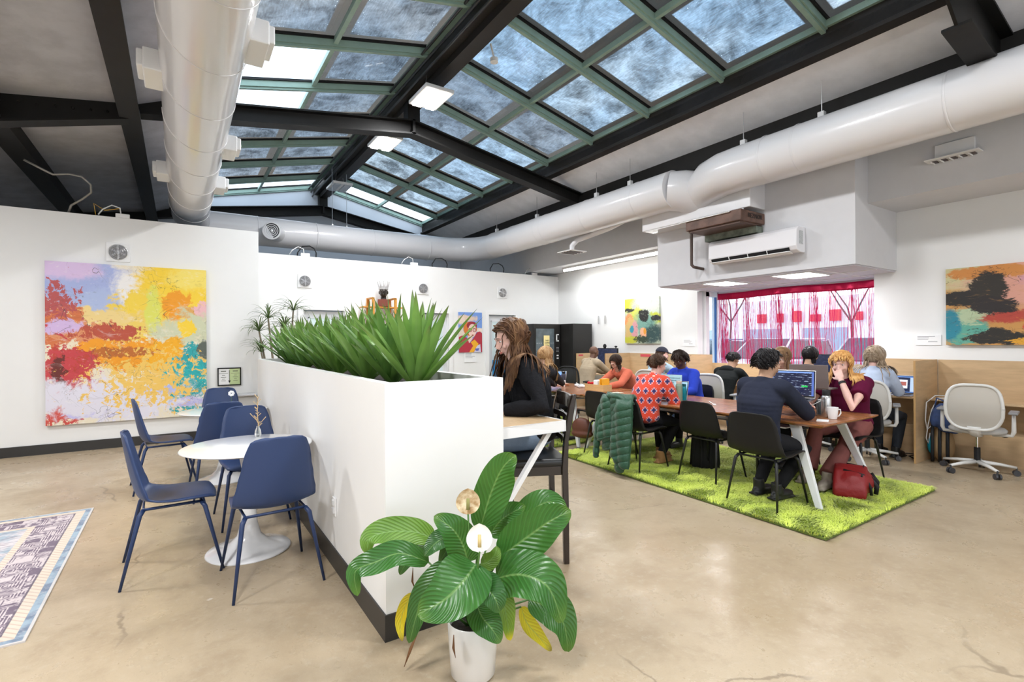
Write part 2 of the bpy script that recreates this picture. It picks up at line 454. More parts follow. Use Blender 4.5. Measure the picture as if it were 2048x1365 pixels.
# near frame: its right-hand haunch shows in the top corner
m = MB(); Y = 1.45
ibeam(m, (XR, Y, slope(1.02)), (4.6, Y, slope(.938)), .2, .225)
m.prism([(4.5, slope(.945)), (4.5, slope(.945) - .22), (5.0, slope(.90) - .24), (5.35, slope(.885) - .42), (6.5, 3.86), (6.5, slope(.838))], Y - .012, Y + .012, 1)
m.beam((4.5, Y, slope(.945)), (6.5, Y, slope(.838)), .2, .024)
m.beam((5.35, Y, slope(.885) - .42), (6.5, Y, 3.86), .2, .024)
ibeam(m, (XR, Y, slope(1.02)), (-.4, Y, slope(.866)), .2, .225)
struct(m.build('trim_14', BLACK))

# ---------------------------------------------------------------- skylight
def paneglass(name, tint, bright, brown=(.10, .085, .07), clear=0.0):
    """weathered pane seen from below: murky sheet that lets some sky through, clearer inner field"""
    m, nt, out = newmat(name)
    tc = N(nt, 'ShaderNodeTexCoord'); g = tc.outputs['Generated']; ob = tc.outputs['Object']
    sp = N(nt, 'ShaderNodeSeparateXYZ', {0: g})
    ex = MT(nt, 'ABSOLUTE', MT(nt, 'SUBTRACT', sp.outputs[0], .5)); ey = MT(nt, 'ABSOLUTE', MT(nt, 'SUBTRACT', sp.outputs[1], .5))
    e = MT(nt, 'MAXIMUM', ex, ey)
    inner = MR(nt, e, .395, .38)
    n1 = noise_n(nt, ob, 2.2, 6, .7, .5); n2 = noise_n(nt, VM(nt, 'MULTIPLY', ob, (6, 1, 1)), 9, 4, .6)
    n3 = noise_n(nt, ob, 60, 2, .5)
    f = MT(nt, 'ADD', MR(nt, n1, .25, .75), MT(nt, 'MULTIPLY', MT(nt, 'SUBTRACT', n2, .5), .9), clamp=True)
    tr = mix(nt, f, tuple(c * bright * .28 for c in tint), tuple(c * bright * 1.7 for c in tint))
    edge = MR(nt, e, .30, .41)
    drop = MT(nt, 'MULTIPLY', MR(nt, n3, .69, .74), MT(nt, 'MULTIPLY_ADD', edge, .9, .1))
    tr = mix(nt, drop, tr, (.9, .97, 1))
    tr = mix(nt, inner, tuple(c * .35 for c in brown), tr)  # brown margin: frame shadow and reflections put into the pane colour
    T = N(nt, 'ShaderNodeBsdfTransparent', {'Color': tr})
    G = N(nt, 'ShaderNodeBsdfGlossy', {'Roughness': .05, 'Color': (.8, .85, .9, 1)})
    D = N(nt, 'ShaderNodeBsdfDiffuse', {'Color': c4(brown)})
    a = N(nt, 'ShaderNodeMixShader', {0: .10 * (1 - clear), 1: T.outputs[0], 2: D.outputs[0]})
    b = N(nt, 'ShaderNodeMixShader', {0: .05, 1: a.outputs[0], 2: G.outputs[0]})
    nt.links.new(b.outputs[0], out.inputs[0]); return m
def clearpane():
    m, nt, out = newmat('clean sky pane')
    T = N(nt, 'ShaderNodeBsdfTransparent', {'Color': (.93, .97, 1, 1)}); nt.links.new(T.outputs[0], out.inputs[0]); return m
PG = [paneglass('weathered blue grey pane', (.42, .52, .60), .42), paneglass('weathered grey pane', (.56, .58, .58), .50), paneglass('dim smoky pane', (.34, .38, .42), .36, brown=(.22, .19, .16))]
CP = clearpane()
YS = [2.677 + 1.2165 * i for i in range(-6, 9)] + [13.40]
def gz_(x):  # glass height
    return slope(1.0 + .228 * (.81 - abs(x - XR) / K))
for side, nm in ((1, 'window_2'), (-1, 'window_3')):
    X0, XM, X1 = XR + side * .24, XR + side * 1.45, XR + side * 2.74
    fr = MB()
    for y in YS:
        a = V((X0, y, gz_(X0) - .03)); c = V((X1, y, gz_(X1) - .03))
        fr.beam(a, c, .085, .09); fr.beam(a - V((0, 0, .05)), c - V((0, 0, .05)), .045, .05)
    for x, w in ((X0, .07), (XM, .05), (X1, .08)):
        fr.beam((x, YS[0], gz_(x) - .02), (x, YS[-1], gz_(x) - .02), w, .07)
    w = struct(fr.build(nm, GREEN))
    gk = MB()
    for y in YS:
        for s in (-1, 1):
            gk.beam((X0, y + s * .05, gz_(X0) + .02), (X1, y + s * .05, gz_(X1) + .02), .03, .03)
    gk.build('gasket', BLK, w)
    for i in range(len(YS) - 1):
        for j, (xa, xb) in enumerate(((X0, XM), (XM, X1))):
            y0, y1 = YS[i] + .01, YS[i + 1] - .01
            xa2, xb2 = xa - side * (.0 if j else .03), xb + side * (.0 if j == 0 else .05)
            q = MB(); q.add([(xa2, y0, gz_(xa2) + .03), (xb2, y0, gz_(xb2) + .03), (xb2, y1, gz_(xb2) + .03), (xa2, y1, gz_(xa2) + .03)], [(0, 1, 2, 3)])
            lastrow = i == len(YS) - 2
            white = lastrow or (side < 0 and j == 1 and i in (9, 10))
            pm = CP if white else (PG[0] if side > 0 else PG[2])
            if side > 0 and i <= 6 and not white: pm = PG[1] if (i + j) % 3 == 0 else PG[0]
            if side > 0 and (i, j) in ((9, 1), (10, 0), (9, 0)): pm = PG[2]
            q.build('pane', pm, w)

# ---------------------------------------------------------------- camera and world
cam = bpy.data.cameras.new('camera'); co = bpy.data.objects.new('camera', cam); COL.objects.link(co); SC.camera = co
f_, yaw, roll = 1011.25, .5828, -.00645
cam.sensor_width = 36; cam.lens = f_ / 2048 * 36; cam.clip_start = .05; cam.clip_end = 200
Fw = V((math.sin(yaw), math.cos(yaw), .00027)).normalized(); R0 = V((math.cos(yaw), -math.sin(yaw), 0)); U0 = R0.cross(Fw)
Rt = R0 * math.cos(roll) + U0 * math.sin(roll); Up = -R0 * math.sin(roll) + U0 * math.cos(roll)
co.matrix_world = Matrix(((Rt.x, Up.x, -Fw.x, 0), (Rt.y, Up.y, -Fw.y, 0), (Rt.z, Up.z, -Fw.z, 1.45), (0, 0, 0, 1)))
wd = bpy.data.worlds.new('sky'); SC.world = wd; wd.use_nodes = True
nt = wd.node_tree; nt.nodes.clear()
o = nt.nodes.new('ShaderNodeOutputWorld'); bg = nt.nodes.new('ShaderNodeBackground')
tc = N(nt, 'ShaderNodeTexCoord').outputs['Generated']; sp = N(nt, 'ShaderNodeSeparateXYZ', {0: tc})
cl_ = noise_n(nt, tc, 3.0, 5, .6)
sky = mix(nt, MR(nt, sp.outputs[2], 0.0, .6), (.86, .92, 1.0), (.62, .80, 1.0))
sky = mix(nt, MR(nt, cl_, .4, .65), sky, (.92, .96, 1.0))
nt.links.new(sky, bg.inputs[0]); bg.inputs[1].default_value = 2.4; nt.links.new(bg.outputs[0], o.inputs[0])
SC.view_settings.view_transform = 'Standard'; SC.view_settings.look = 'None'; SC.view_settings.exposure = 0.36; SC.view_settings.gamma = 1
SC.view_settings.use_curve_mapping = False
SC.cycles.max_bounces = 6; SC.cycles.diffuse_bounces = 3; SC.cycles.glossy_bounces = 2; SC.cycles.transparent_max_bounces = 8; SC.cycles.transmission_bounces = 4
SC.cycles.sample_clamp_indirect = 6; SC.cycles.caustics_reflective = False; SC.cycles.caustics_refractive = False
SC.cycles.use_denoising = True
SC.cycles.use_adaptive_sampling = True; SC.cycles.adaptive_threshold = .06; SC.cycles.adaptive_min_samples = 16

def area(name, loc, size, power, col=(.97, .98, 1), rot=(0, 0, 0), sy=None, spread=None, parent=None):
    l = bpy.data.lights.new(name, 'AREA'); l.shape = 'RECTANGLE'; l.size = size; l.size_y = sy or size; l.energy = power; l.color = col
    if spread: l.spread = spread
    o = bpy.data.objects.new(name, l); COL.objects.link(o); o.location = loc; o.rotation_euler = rot
    if parent is not None: o.parent = parent
    return o
# ---------------------------------------------------------------- ceiling fittings, ducts and lamps
LITM = mat('lit led diffuser', (.9, .9, .9), .5, emis=(1, .98, .95), es=9)
OFFM = mat('unlit diffuser', (.55, .6, .66), .5)
def bay_light(y, lit, label, power=80):
    r = empty('hanging_led_light', (XR - .08, y, 4.86), 0, label, 'ceiling light', 'led lights hung under the roof ridge')
    MB().box((0, 0, .03), (.42, .62, .05)).box((0, 0, .07), (.10, .3, .05)).build('housing', WHITE, r, bevel=.008)
    for s in (-1, 1):
        MB().box((s * .10, 0, -.005), (.13, .56, .022)).build('diffuser', LITM if lit else OFFM, r, bevel=.004)
    w = MB()
    for s in (-1, 1): w.tube([(s * .1, 0, .06), (s * .06, 0, .33)], .004, 5)
    w.build('hanging_wire', METAL, r)
    if lit:
        area('led_lamp', (0, 0, -.03), .42, power, sy=.62, parent=r)
    return r
bay_light(6.55, True, 'lit twin panel led light hung nearest, in front of the black roof frame')
bay_light(8.45, True, 'lit twin panel led light just beyond the bend of the black roof frame', 70)
bay_light(11.4, False, 'unlit flat led light hung by wires near the far gable')
for y in (3.6, .6, -2.4):  # unseen lamps added along the ridge to brighten the room
    bay_light(y, True, 'added unseen lit twin panel led light hung under the ridge above the camera', 80)
for (x, y) in ((-2.4, 5.6), (-2.6, 1.8), (-.6, .4)):  # out-of-view lamps added to brighten the left side; glare suggests one
    r = empty('hanging_led_light', (x, y, 3.72), 0, 'added lit twin panel led light, out of view over the cafe corner', 'ceiling light', 'added led lights over the cafe corner')
    MB().box((0, 0, .03), (.42, .62, .05)).build('housing', WHITE, r, bevel=.008)
    for s in (-1, 1): MB().box((s * .10, 0, -.005), (.13, .56, .022)).build('diffuser', LITM, r, bevel=.004)
    w = MB()
    for s in (-1, 1): w.tube([(s * .1, 0, .06), (s * .06, 0, rz(x) - 3.72)], .004, 5)
    w.build('hanging_wire', METAL, r); area('led_lamp', (0, 0, -.03), .42, 85, sy=.62, parent=r)
# soffit light panels
for (x0, x1, y0, y1, lb) in ((6.75, 7.32, 4.48, 4.90, 'bright square light panel in the window soffit, left one'), (6.76, 7.34, 3.32, 3.82, 'bright square light panel in the window soffit, right one')):
    r = empty('ceiling_light_panel', ((x0 + x1) / 2, (y0 + y1) / 2, 2.32), 0, lb, 'ceiling light', 'light panels in the soffit')
    hx, hy = (x1 - x0) / 2, (y1 - y0) / 2
    MB().box((0, 0, -.004), (2 * hx, 2 * hy, .008)).build('diffuser', LITM, r)
    f = MB(); f.box((hx, 0, -.004), (.02, 2 * hy, .014)).box((-hx, 0, -.004), (.02, 2 * hy, .014)).box((0, hy, -.004), (2 * hx, .02, .014)).box((0, -hy, -.004), (2 * hx, .02, .014)); f.build('frame', WHITE, r)
    area('panel_lamp', (0, 0, -.02), .5, 14, sy=.4, parent=r, col=(.96,.95,1))
# fluorescent batten under the bulkhead
r = empty('fluorescent_batten', (7.30, 7.55, 3.10), 0, 'long lit fluorescent tube light along the right wall above the vending machine', 'strip light')
MB().box((0, 0, -.02), (.10, 2.75, .04)).build('housing', WHITE, r)
MB().cyl((0, -1.36, -.065), (0, 1.36, -.065), .022).build('tube', LITM, r, smooth=True)
area('batten_lamp', (0, 0, -.10), .12, 30, sy=2.7, parent=r, col=(.95, .98, 1))

def seamring(m, c, ax, r, w=.012):
    c = V(c); ax = V(ax)
    m.tube([c - ax * w, c - ax * w * .5, c + ax * w * .5, c + ax * w], [r + .001, r + .005, r + .005, r + .001], 40, cap=False)
# long right duct
RD = .285
xd, zd = 6.19, 3.695
d = empty('ceiling_duct', (xd, 7.5, zd), 0, 'long round white duct from the plenum bending along the far wall', 'air duct')
def arc(c, r, a0, a1, n, z): return [(c[0] + r * math.cos(a0 + (a1 - a0) * i / n), c[1] + r * math.sin(a0 + (a1 - a0) * i / n), z) for i in range(n + 1)]
pts = [(xd, 4.95, zd), (xd, 7.5, zd), (xd, 10.1, zd)] + arc((xd - .9, 10.2), .9, 0, PI / 2, 8, zd - .01) + [(3.2, 11.12, 3.66), (1.2, 11.1, 3.66), (.1, 11.1, 3.66)]
m = MB(); m.M = Matrix.Translation((-xd, -7.5, -zd)); m.tube(pts, RD, 40)
m.build('duct_run', DUCT, d, sharp=50)
for y in (5.6, 6.8, 8.0, 8.2, 9.2, 10.05):
    m = MB(); m.M = Matrix.Translation((-xd, -7.5, -zd)); seamring(m, (xd, y, zd), (0, 1, 0), RD); m.build('seam_ring', DUCT, d, smooth=True)
for x in (4.9, 3.6, 2.4, 1.3):
    m = MB(); m.M = Matrix.Translation((-xd, -7.5, -zd)); seamring(m, (x, 11.1, 3.66), (1, 0, 0), RD); m.build('seam_ring', DUCT, d, smooth=True)
# round nozzle on the back run
m = MB(); m.M = Matrix.Translation((-xd, -7.5, -zd)) 
nz = V((1.50, 10.62, 3.60)); m.tube([V((1.72, 11.1, 3.62)), nz + V((.03, .08, 0)), nz], [.16, .165, .17], 28); 
m.build('nozzle', DUCT, d, sharp=40)
m = MB(); m.M = Matrix.Translation((-xd, -7.5, -zd))
ax = V((-.22, -.48, -.02)).normalized(); q = ax.to_track_quat('Z', 'Y').to_matrix()
for rr in (.155, .12, .088, .056): m.lathe([(rr, -.01), (rr, .012), (rr - .012, .012), (rr - .012, -.01)], nz, 28, q)
m.ell(nz, .03)
m.build('nozzle_grille', WHITE, d, smooth=False)
m = MB(); m.M = Matrix.Translation((-xd, -7.5, -zd)); m.lathe([(.15, .0), (.15, .003)], nz, 24, q, True); m.build('nozzle_core', DARKG, d)
# near right duct with rounded elbow, dropping into the plenum
d2 = empty('ceiling_duct', (xd, 1.5, 3.70), 0, 'thick round white duct at upper right ending in a rounded elbow over the heater', 'air duct')
m = MB(); m.M = Matrix.Translation((-xd, -1.5, -3.70))
pe = [(xd, -4.5, 3.72), (xd, 0, 3.72), (xd, 3.9, 3.71), (xd + .02, 4.15, 3.71), (xd + .07, 4.36, 3.69), (xd + .16, 4.52, 3.66), (xd + .28, 4.62, 3.6), (xd + .42, 4.66, 3.5)]
m.tube(pe, [.285, .285, .285, .285, .285, .28, .275, .27], 40)
m.build('duct_run', DUCT, d2, sharp=50)
for y in (3.5, 3.1, 1.7, .6):
    m = MB(); m.M = Matrix.Translation((-xd, -1.5, -3.70)); seamring(m, (xd, y, 3.715), (0, 1, 0), .285); m.build('seam_ring', DUCT, d2, smooth=True)
# plenum box between the ducts and the soffit
r = empty('duct_plenum', (6.4, 4.8, 3.5), 0, 'white sheet metal plenum box joining both ducts to the soffit', 'duct box')
m = MB(); m.M = Matrix.Translation((-6.4, -4.8, -3.5))
m.prism([(3.85, 3.22), (5.72, 3.22), (5.72, 3.55), (5.35, 3.95), (4.95, 3.98), (4.6, 3.9), (3.85, 3.62)], 6.33, 6.69, 0)
m.build('box', DUCT, r, bevel=.01)
m = MB(); m.M = Matrix.Translation((-6.4, -4.8, -3.5)); m.tube([(xd, 5.05, zd), (xd + .1, 4.9, zd - .02), (6.5, 4.75, 3.62)], [.285, .30, .33], 36); m.build('transition', DUCT, r, sharp=50)
MB().box((-.06, .0, -.29), (.012, 1.7, .012)).build('seam_strip', DUCT, r)
# heater
RUST = mat('brown heater casing', (.16, .085, .06), .5, var=.45, vs=7)
r = empty('gas_unit_heater', (6.5, 4.3, 3.05), 0, 'brown metal unit heater hanging below the white plenum box', 'heater')
MB().box((-.10, -.02, .04), (.56, .86, .15)).build('casing', RUST, r, bevel=.012)
MB().box((-.10, -.02, -.045), (.50, .80, .03)).build('base_pan', mat('dark pan', (.10, .055, .04), .5), r)
MB().box((.10, -.02, -.10), (.16, .80, .10)).build('insulation_strip', mat('grey green insulation', (.22, .25, .2), .8, var=.5, vs=12), r)
textmesh('REZNOR', .085, INK, 'brand_lettering', r, (-.06, -.455, .045), (PI / 2, 0, 0))
MB().cyl((-.39, -.3, .10), (-.39, .5, .10), .01).build('gas_line', METAL, r)
r = MB().tube([(6.45, 4.86, 3.08), (6.45, 4.86, 2.58), (6.46, 4.83, 2.545), (6.67, 4.82, 2.53)], .022, 10).build('drain_pipe', mat('rusted iron pipe', (.07, .045, .035), .5), sharp=40)
tag(r, 'short black iron pipe elbowing into the soffit left of the air conditioner', 'pipe')
# wall split air conditioner
r = empty('air_conditioner', (6.68, 3.95, 2.72), 0, 'white wall mounted split air conditioner above the window', 'air conditioner')
m = MB(); m.prism([(0, .16), (-.17, .16), (-.215, .12), (-.225, -.09), (-.20, -.14), (-.12, -.165), (0, -.165)], -.63, .63, 1)
m.build('body', mat('glossy white plastic', (.82, .81, .83), .12, coat=.6), r, bevel=.012, seg=3)
MB().box((-.206, .02, -.122), (.022, 1.12, .045), Matrix.Rotation(R(-25), 3, 'Y')).build('air_slot', BLK, r)
MB().box((-.185, .02, -.165), (.085, 1.13, .010), Matrix.Rotation(R(15), 3, 'Y')).build('louver', WHITE, r, bevel=.003)
m = MB()
for y in (-.25, .02, .3): m.box((-.215, y, -.125), (.012, .01, .045), Matrix.Rotation(R(-25), 3, 'Y'))
m.build('slot_divider', WHITE, r)
MB().box((-.11, -.632, .02), (.09, .003, .17)).build('rating_label', mat('printed label', (.6, .62, .62), .6, var=.4, vs=60), r)
# diffusers
r = empty('air_diffuser', (7.02, 1.92, 3.40), 0, 'white supply air grille boxed on the bulkhead at upper right', 'air vent')
MB().box((.1, 0, .10), (.26, .34, .16)).build('neck', WHITE, r, bevel=.005)
MB().box((.08, 0, .005), (.46, .46, .012)).build('plate', WHITE, r, bevel=.003)
m = MB()
for i in range(5): m.box((.08, -.16 + .08 * i, -.006), (.32, .045, .012))
m.build('gap_shadow', mat('vent shadow', (.12, .10, .10), .6), r)  # dark strips painting the shade between the grille blades
m = MB()
for i in range(5): m.box((.08, -.14 + .08 * i, -.012), (.34, .02, .012), Matrix.Rotation(R(40), 3, 'X'))
m.build('blade', WHITE, r)
r = empty('air_diffuser', (6.30, 7.45, 3.15), 0, 'small square ceiling air grille hanging near the strip light', 'air vent')
f = MB(); f.box((0, 0, 0), (.40, .40, .015)); f.build('plate', WHITE, r, bevel=.003)
m = MB()
for i in range(4): m.box((0, -.12 + .08 * i, -.012), (.30, .04, .01))
m.build('gap_shadow', mat('vent shadow', (.12, .10, .10), .6), r)  # shade of the grille gaps painted as dark strips
m = MB(); m.tube([(0, 0, .01), (0, 0, .12), (.05, -.1, .22), (.1, -.9, .30), (.05, -1.5, .38), (-.1, -1.7, .5)], .05, 12); m.build('flexible_duct', DUCT, r, sharp=60)
# rods
HR = mat('galvanised rod', (.65, .65, .66), .35, .8)
for y in (1.50, 2.885, 3.85, 5.843, 6.64, 8.42, 10.0):
    r = empty('duct_hanger', (xd, y, 3.97), 0, None, 'hanger', 'rods hanging the right duct')
    r['label'] = 'thin rod and bracket holding the right duct %s' % {1.5: 'at the black frame haunch, upper right corner', 2.885: 'second from the right edge', 3.85: 'just right of the rounded elbow', 5.843: 'just left of the plenum', 6.64: 'by the frame end', 8.42: 'above the wall strip light', 10.0: 'at the far bend'}[y]
    MB().cyl((0, 0, 0), (0, 0, rz(6.19) - 3.97 + .01), .006, n=6).build('rod', HR, r)
    MB().box((0, 0, .05), (.06, .07, .09)).build('bracket', WHITE, r, bevel=.004)
for i, (x, y, zb) in enumerate(((2.75, 11.1, 3.94), (3.05, 11.1, 3.94))):
    r = empty('duct_hanger', (x, y, zb), 0, 'long thin rod from the ridge to the far duct, ' + ('left one' if i == 0 else 'right one'), 'hanger', 'rods hanging the far duct')
    MB().cyl((0, 0, 0), (0, 0, slope(1.10) - zb), .005, n=6).build('rod', HR, r)
    MB().box((0, 0, .01), (.03, .03, .05)).build('bracket', HR, r)
# left duct
xl, zl = .165, 3.685
d = empty('ceiling_duct', (xl, 4.5, zl), 0, 'fat round white duct with side outlets hanging over the cafe tables', 'air duct')
m = MB(); m.M = Matrix.Translation((-xl, -4.5, -zl))
m.tube([(xl, -4, zl), (xl, 4, zl), (xl, 9.25, zl), (xl, 9.4, zl - .005), (xl, 9.5, zl - .01)], [.285, .285, .285, .28, .262], 44)
m.build('duct_run', DUCT, d, sharp=50)
m = MB(); m.M = Matrix.Translation((-xl, -4.5, -zl))
m.tube([(xl, 9.5 + .06 * i, zl) for i in range(14)] + [(xl + .05, 10.6, zl), (xl + .1, 11.1, zl)], [.255 + (.008 if i % 2 else 0) for i in range(14)] + [.255, .255], 36)
m.build('flexible_collar', mat('silver flexible duct', (.55, .55, .57), .3, .4), d, sharp=50)
for i in range(9):
    m = MB(); m.M = Matrix.Translation((-xl, -4.5, -zl)); y0 = 2.2 + .9 * i
    pts = []
    for k in range(25):
        a = PI + PI * k / 24
        pts.append((xl + .287 * math.cos(a), y0 + .45 * k / 24, zl + .287 * math.sin(a)))
    m.tube(pts, .0035, 5); m.build('spiral_seam', DUCT, d, smooth=True)
def pod(y, s):
    m = MB(); m.M = Matrix.Translation((-xl, -4.5, -zl))
    x0 = xl + s * .24
    m.box((x0 + s * .07, y, zl - .02), (.16, .38, .17)); m.box((x0 + s * .165, y - .02, zl - .01), (.05, .28, .13))
    m.build('side_outlet', WHITE, d, bevel=.01)
for y, s in ((5.0, -1), (4.15, 1), (6.55, 1), (7.9, -1), (8.2, 1)): pod(y, s)
# small wall-top adaptors and cables
for (x, y, z, lb, c) in ((-.65, 8.98, 3.22, 'white plug adaptor with a yellow looped cable on top of the left partition', (.7, .4, .05)), (1.95, 9.86, 3.03, 'white plug adaptor on the back partition, left of three', (.8, .8, .8)),
                      (4.08, 9.86, 3.03, 'white plug adaptor on the back partition, middle of three', (.8, .8, .8)), (7.15, 9.86, 3.03, 'white plug adaptor on the back partition, right of three', (.8, .8, .8))):
    r = empty('power_adaptor', (x, y, z), 0, lb, 'adaptor', 'adaptors on the partition tops')
    MB().box((0, 0, .03), (.16, .06, .06)).build('body', WHITE, r, bevel=.008)
    m = MB(); m.tube([(-.02, 0, .05), (-.03, 0, .14), (-.12, .0, .17), (-.22, .0, .10), (-.27, .0, .02)], .009, 8); m.build('cable', mat('cable white', (.75, .75, .75), .4), r, smooth=True)
    if x < 0:
        m = MB(); m.tube([(-.03, .02, .14), (-.20, .02, .09), (-.32, .02, .17), (-.30, .02, .02)], .006, 6); m.build('yellow_cable', mat('cable yellow', (.7, .4, .05), .4), r, smooth=True)
for (x, y0, lb) in ((2.15, 9.9, 'black cable drooping behind the back partition top, left one'), (4.85, 9.9, 'black cable drooping behind the back partition top, middle one'), (6.3, 9.9, 'black cable drooping behind the back partition top, right one')):
    r = MB().tube([(x, y0, 3.03), (x, y0 - .02, 3.12), (x - .03, y0, 3.20), (x - .10, y0 + .05, 3.25), (x - .22, y0 + .1, 3.24), (x - .30, y0 + .1, 3.12), (x - .32, y0 + .05, 3.04)], .011, 8).build('black_cable', BLK, smooth=True); tag(r, lb, 'cable', 'cables over the back partition')
CONDUIT = [(-1.62, 8.7, 3.78), (-1.45, 8.75, 3.70), (-1.36, 8.8, 3.665), (-1.20, 8.8, 3.70), (-1.07, 8.8, 3.685), (-.98, 8.82, 3.60), (-.98, 8.85, 3.50), (-1.08, 8.88, 3.40), (-1.20, 8.95, 3.32), (-1.24, 9.0, 3.21)]
r = MB().tube(CONDUIT, .014, 10).build('flexible_conduit', mat('grey conduit', (.28, .27, .25), .35, .5), smooth=True)
tag(r, 'grey flexible conduit looping down to the left partition top', 'conduit')
# sprinkler / sensor on ridge
r = MB().cyl((3.35, 5.45, 4.98), (3.35, 5.45, 5.03), .05).cyl((3.35, 5.45, 5.03), (3.3, 5.45, 5.2), .012).build('smoke_detector', WHITE, smooth=False); tag(r, 'small round white sensor under the roof ridge', 'sensor')
# ---------------------------------------------------------------- paintings, posters, wall things
def canvas(name, x0, x1, y0, y1, z0, z1, m, label, edge=None):
    r = MB().bb(x0, x1, y0, y1, z0, z1).build(name, m); return tag(r, label, 'painting')
Yl, Or, Rd, Te, La, Wh, Bl = (.90, .62, .04), (.85, .33, .01), (.50, .05, .03), (.02, .36, .38), (.52, .50, .80), (.84, .82, .80), (.36, .42, .70)
PM1 = painting('big splashed canvas', Wh, [
    (.5, .55, .9, .8, (.80, .72, .55), 4, 1.6, .3),
    (.22, .86, .34, .16, Bl, 5, .9, .25), (.10, .97, .22, .08, (.66, .50, .74), 6, .8, .3), (.30, .74, .16, .10, (.40, .48, .72), 9, 1.0, .2),
    (.52, .86, .13, .12, Wh, 6, .9, .3),
    (.80, .85, .28, .2, Yl, 5, .8, .2), (.90, .95, .14, .08, (.9, .72, .15), 8, 1, .3), (.58, .68, .22, .16, (.86, .62, .06), 7, 1.4, .15), (.48, .60, .24, .10, (.83, .60, .12), 9, 1.6, .2),
    (.30, .66, .22, .06, (.82, .62, .25), 10, 2, .2), (.64, .72, .05, .16, (.72, .72, .12), 8, 1.2, .2), (.78, .75, .10, .10, Or, 12, 1.4, .08), (.90, .70, .10, .05, (.72, .38, .10), 9, 1.4, .15),
    (.96, .72, .06, .06, (.82, .48, .50), 14, 1.8, .1), (.85, .58, .20, .12, (.60, .62, .42), 8, 1.7, .3), (.86, .60, .06, .05, Yl, 14, 1.8, .1),
    (.06, .62, .14, .12, (.62, .16, .05), 12, 2.2, .12), (.16, .56, .20, .06, (.70, .28, .12), 13, 2.4, .15), (.05, .74, .10, .10, (.45, .08, .08), 22, 3.8, .06), (.10, .60, .12, .05, (.62, .45, .72), 9, 1.6, .15),
    (.36, .56, .18, .05, (.48, .08, .04), 18, 2.8, .08),
    (.55, .42, .34, .10, Or, 9, 1.3, .08), (.72, .40, .14, .13, (.88, .42, .01), 8, 1.0, .08), (.30, .46, .14, .06, Or, 10, 1.6, .1), (.45, .44, .2, .03, (.50, .14, .02), 14, 2.0, .1),
    (.14, .38, .14, .10, Rd, 11, 1.5, .06), (.12, .26, .14, .2, (.55, .05, .06), 13, 3.0, .05), (.06, .12, .16, .10, (.60, .07, .05), 15, 2.8, .06), (.07, .33, .04, .09, (.14, .02, .015), 16, 2.6, .08),
    (.93, .38, .12, .12, Te, 8, 1.1, .05), (.84, .28, .16, .10, (.02, .42, .43), 12, 2.0, .05), (.90, .15, .14, .12, Te, 20, 3.4, .05), (.99, .45, .05, .07, (.10, .12, .10), 10, 1.2, .1),
    (.66, .19, .14, .035, (.42, .46, .78), 8, 1.1, .1), (.24, .06, .20, .03, La, 8, 1.1, .1), (.88, .10, .14, .03, (.48, .46, .76), 9, 1.2, .1), (.35, .13, .5, .12, (.72, .70, .80), 5, 2.0, .3),
    (.62, .26, .25, .14, (.85, .55, .12), 26, 4.2, .05)],
    lines=((5, .006, (.05, .05, .05), .8), (9, .008, (.10, .08, .06), .6)))
r = empty('abstract_painting', (-.555, 8.91, 1.46), 0, 'large square canvas splashed yellow, orange, red, lavender and teal on the left wall', 'painting')
MB().box((0, .0, 0), (1.81, .045, 2.17)).build('canvas', PM1, r)
PM2 = painting('dark bird canvas', (.52, .58, .46), [
    (.15, .88, .3, .2, (.62, .70, .05), 5, .9, .3), (.65, .86, .4, .2, (.62, .66, .58), 4, .8, .4), (.35, .62, .2, .2, (.60, .62, .10), 6, 1.2, .3), (.86, .52, .2, .14, (.55, .58, .04), 6, 1.0, .2),
    (.60, .42, .3, .25, (.18, .36, .30), 5, 1.0, .4), (.12, .50, .12, .16, (.80, .28, .10), 7, .9, .2), (.15, .25, .16, .3, (.62, .42, .16), 6, 1.3, .3), (.30, .28, .09, .20, (.62, .30, .32), 7, .8, .2),
    (.21, .32, .06, .08, (.04, .30, .38), 9, .8, .2), (.80, .20, .28, .22, (.03, .07, .07), 5, .9, .3), (.57, .62, .15, .13, (.015, .015, .015), 7, 1.0, .08), (.90, .54, .12, .06, (.02, .02, .02), 9, 1.4, .1),
    (.12, .75, .14, .05, (.04, .04, .03), 9, 1.8, .1), (.28, .82, .07, .05, (.5, .5, .48), 12, 1.2, .2), (.55, .22, .09, .13, (.80, .42, .25), 7, .7, .15), (.60, .27, .04, .07, (.72, .30, .03), 8, .6, .2), (.2, .08, .3, .08, (.50, .50, .04), 8, 1.2, .2), (.5, .1, .2, .08, (.03, .05, .03), 9, 1.5, .2)],
    axis='y', flip=True, lines=((5, .01, (.03, .03, .03), .9),))
r = empty('abstract_painting', (7.822, 7.08, 1.845), 0, 'green and black abstract canvas hanging right of the vending machine', 'painting')
MB().box((0, 0, 0), (.05, .90, .92)).build('canvas', PM2, r)
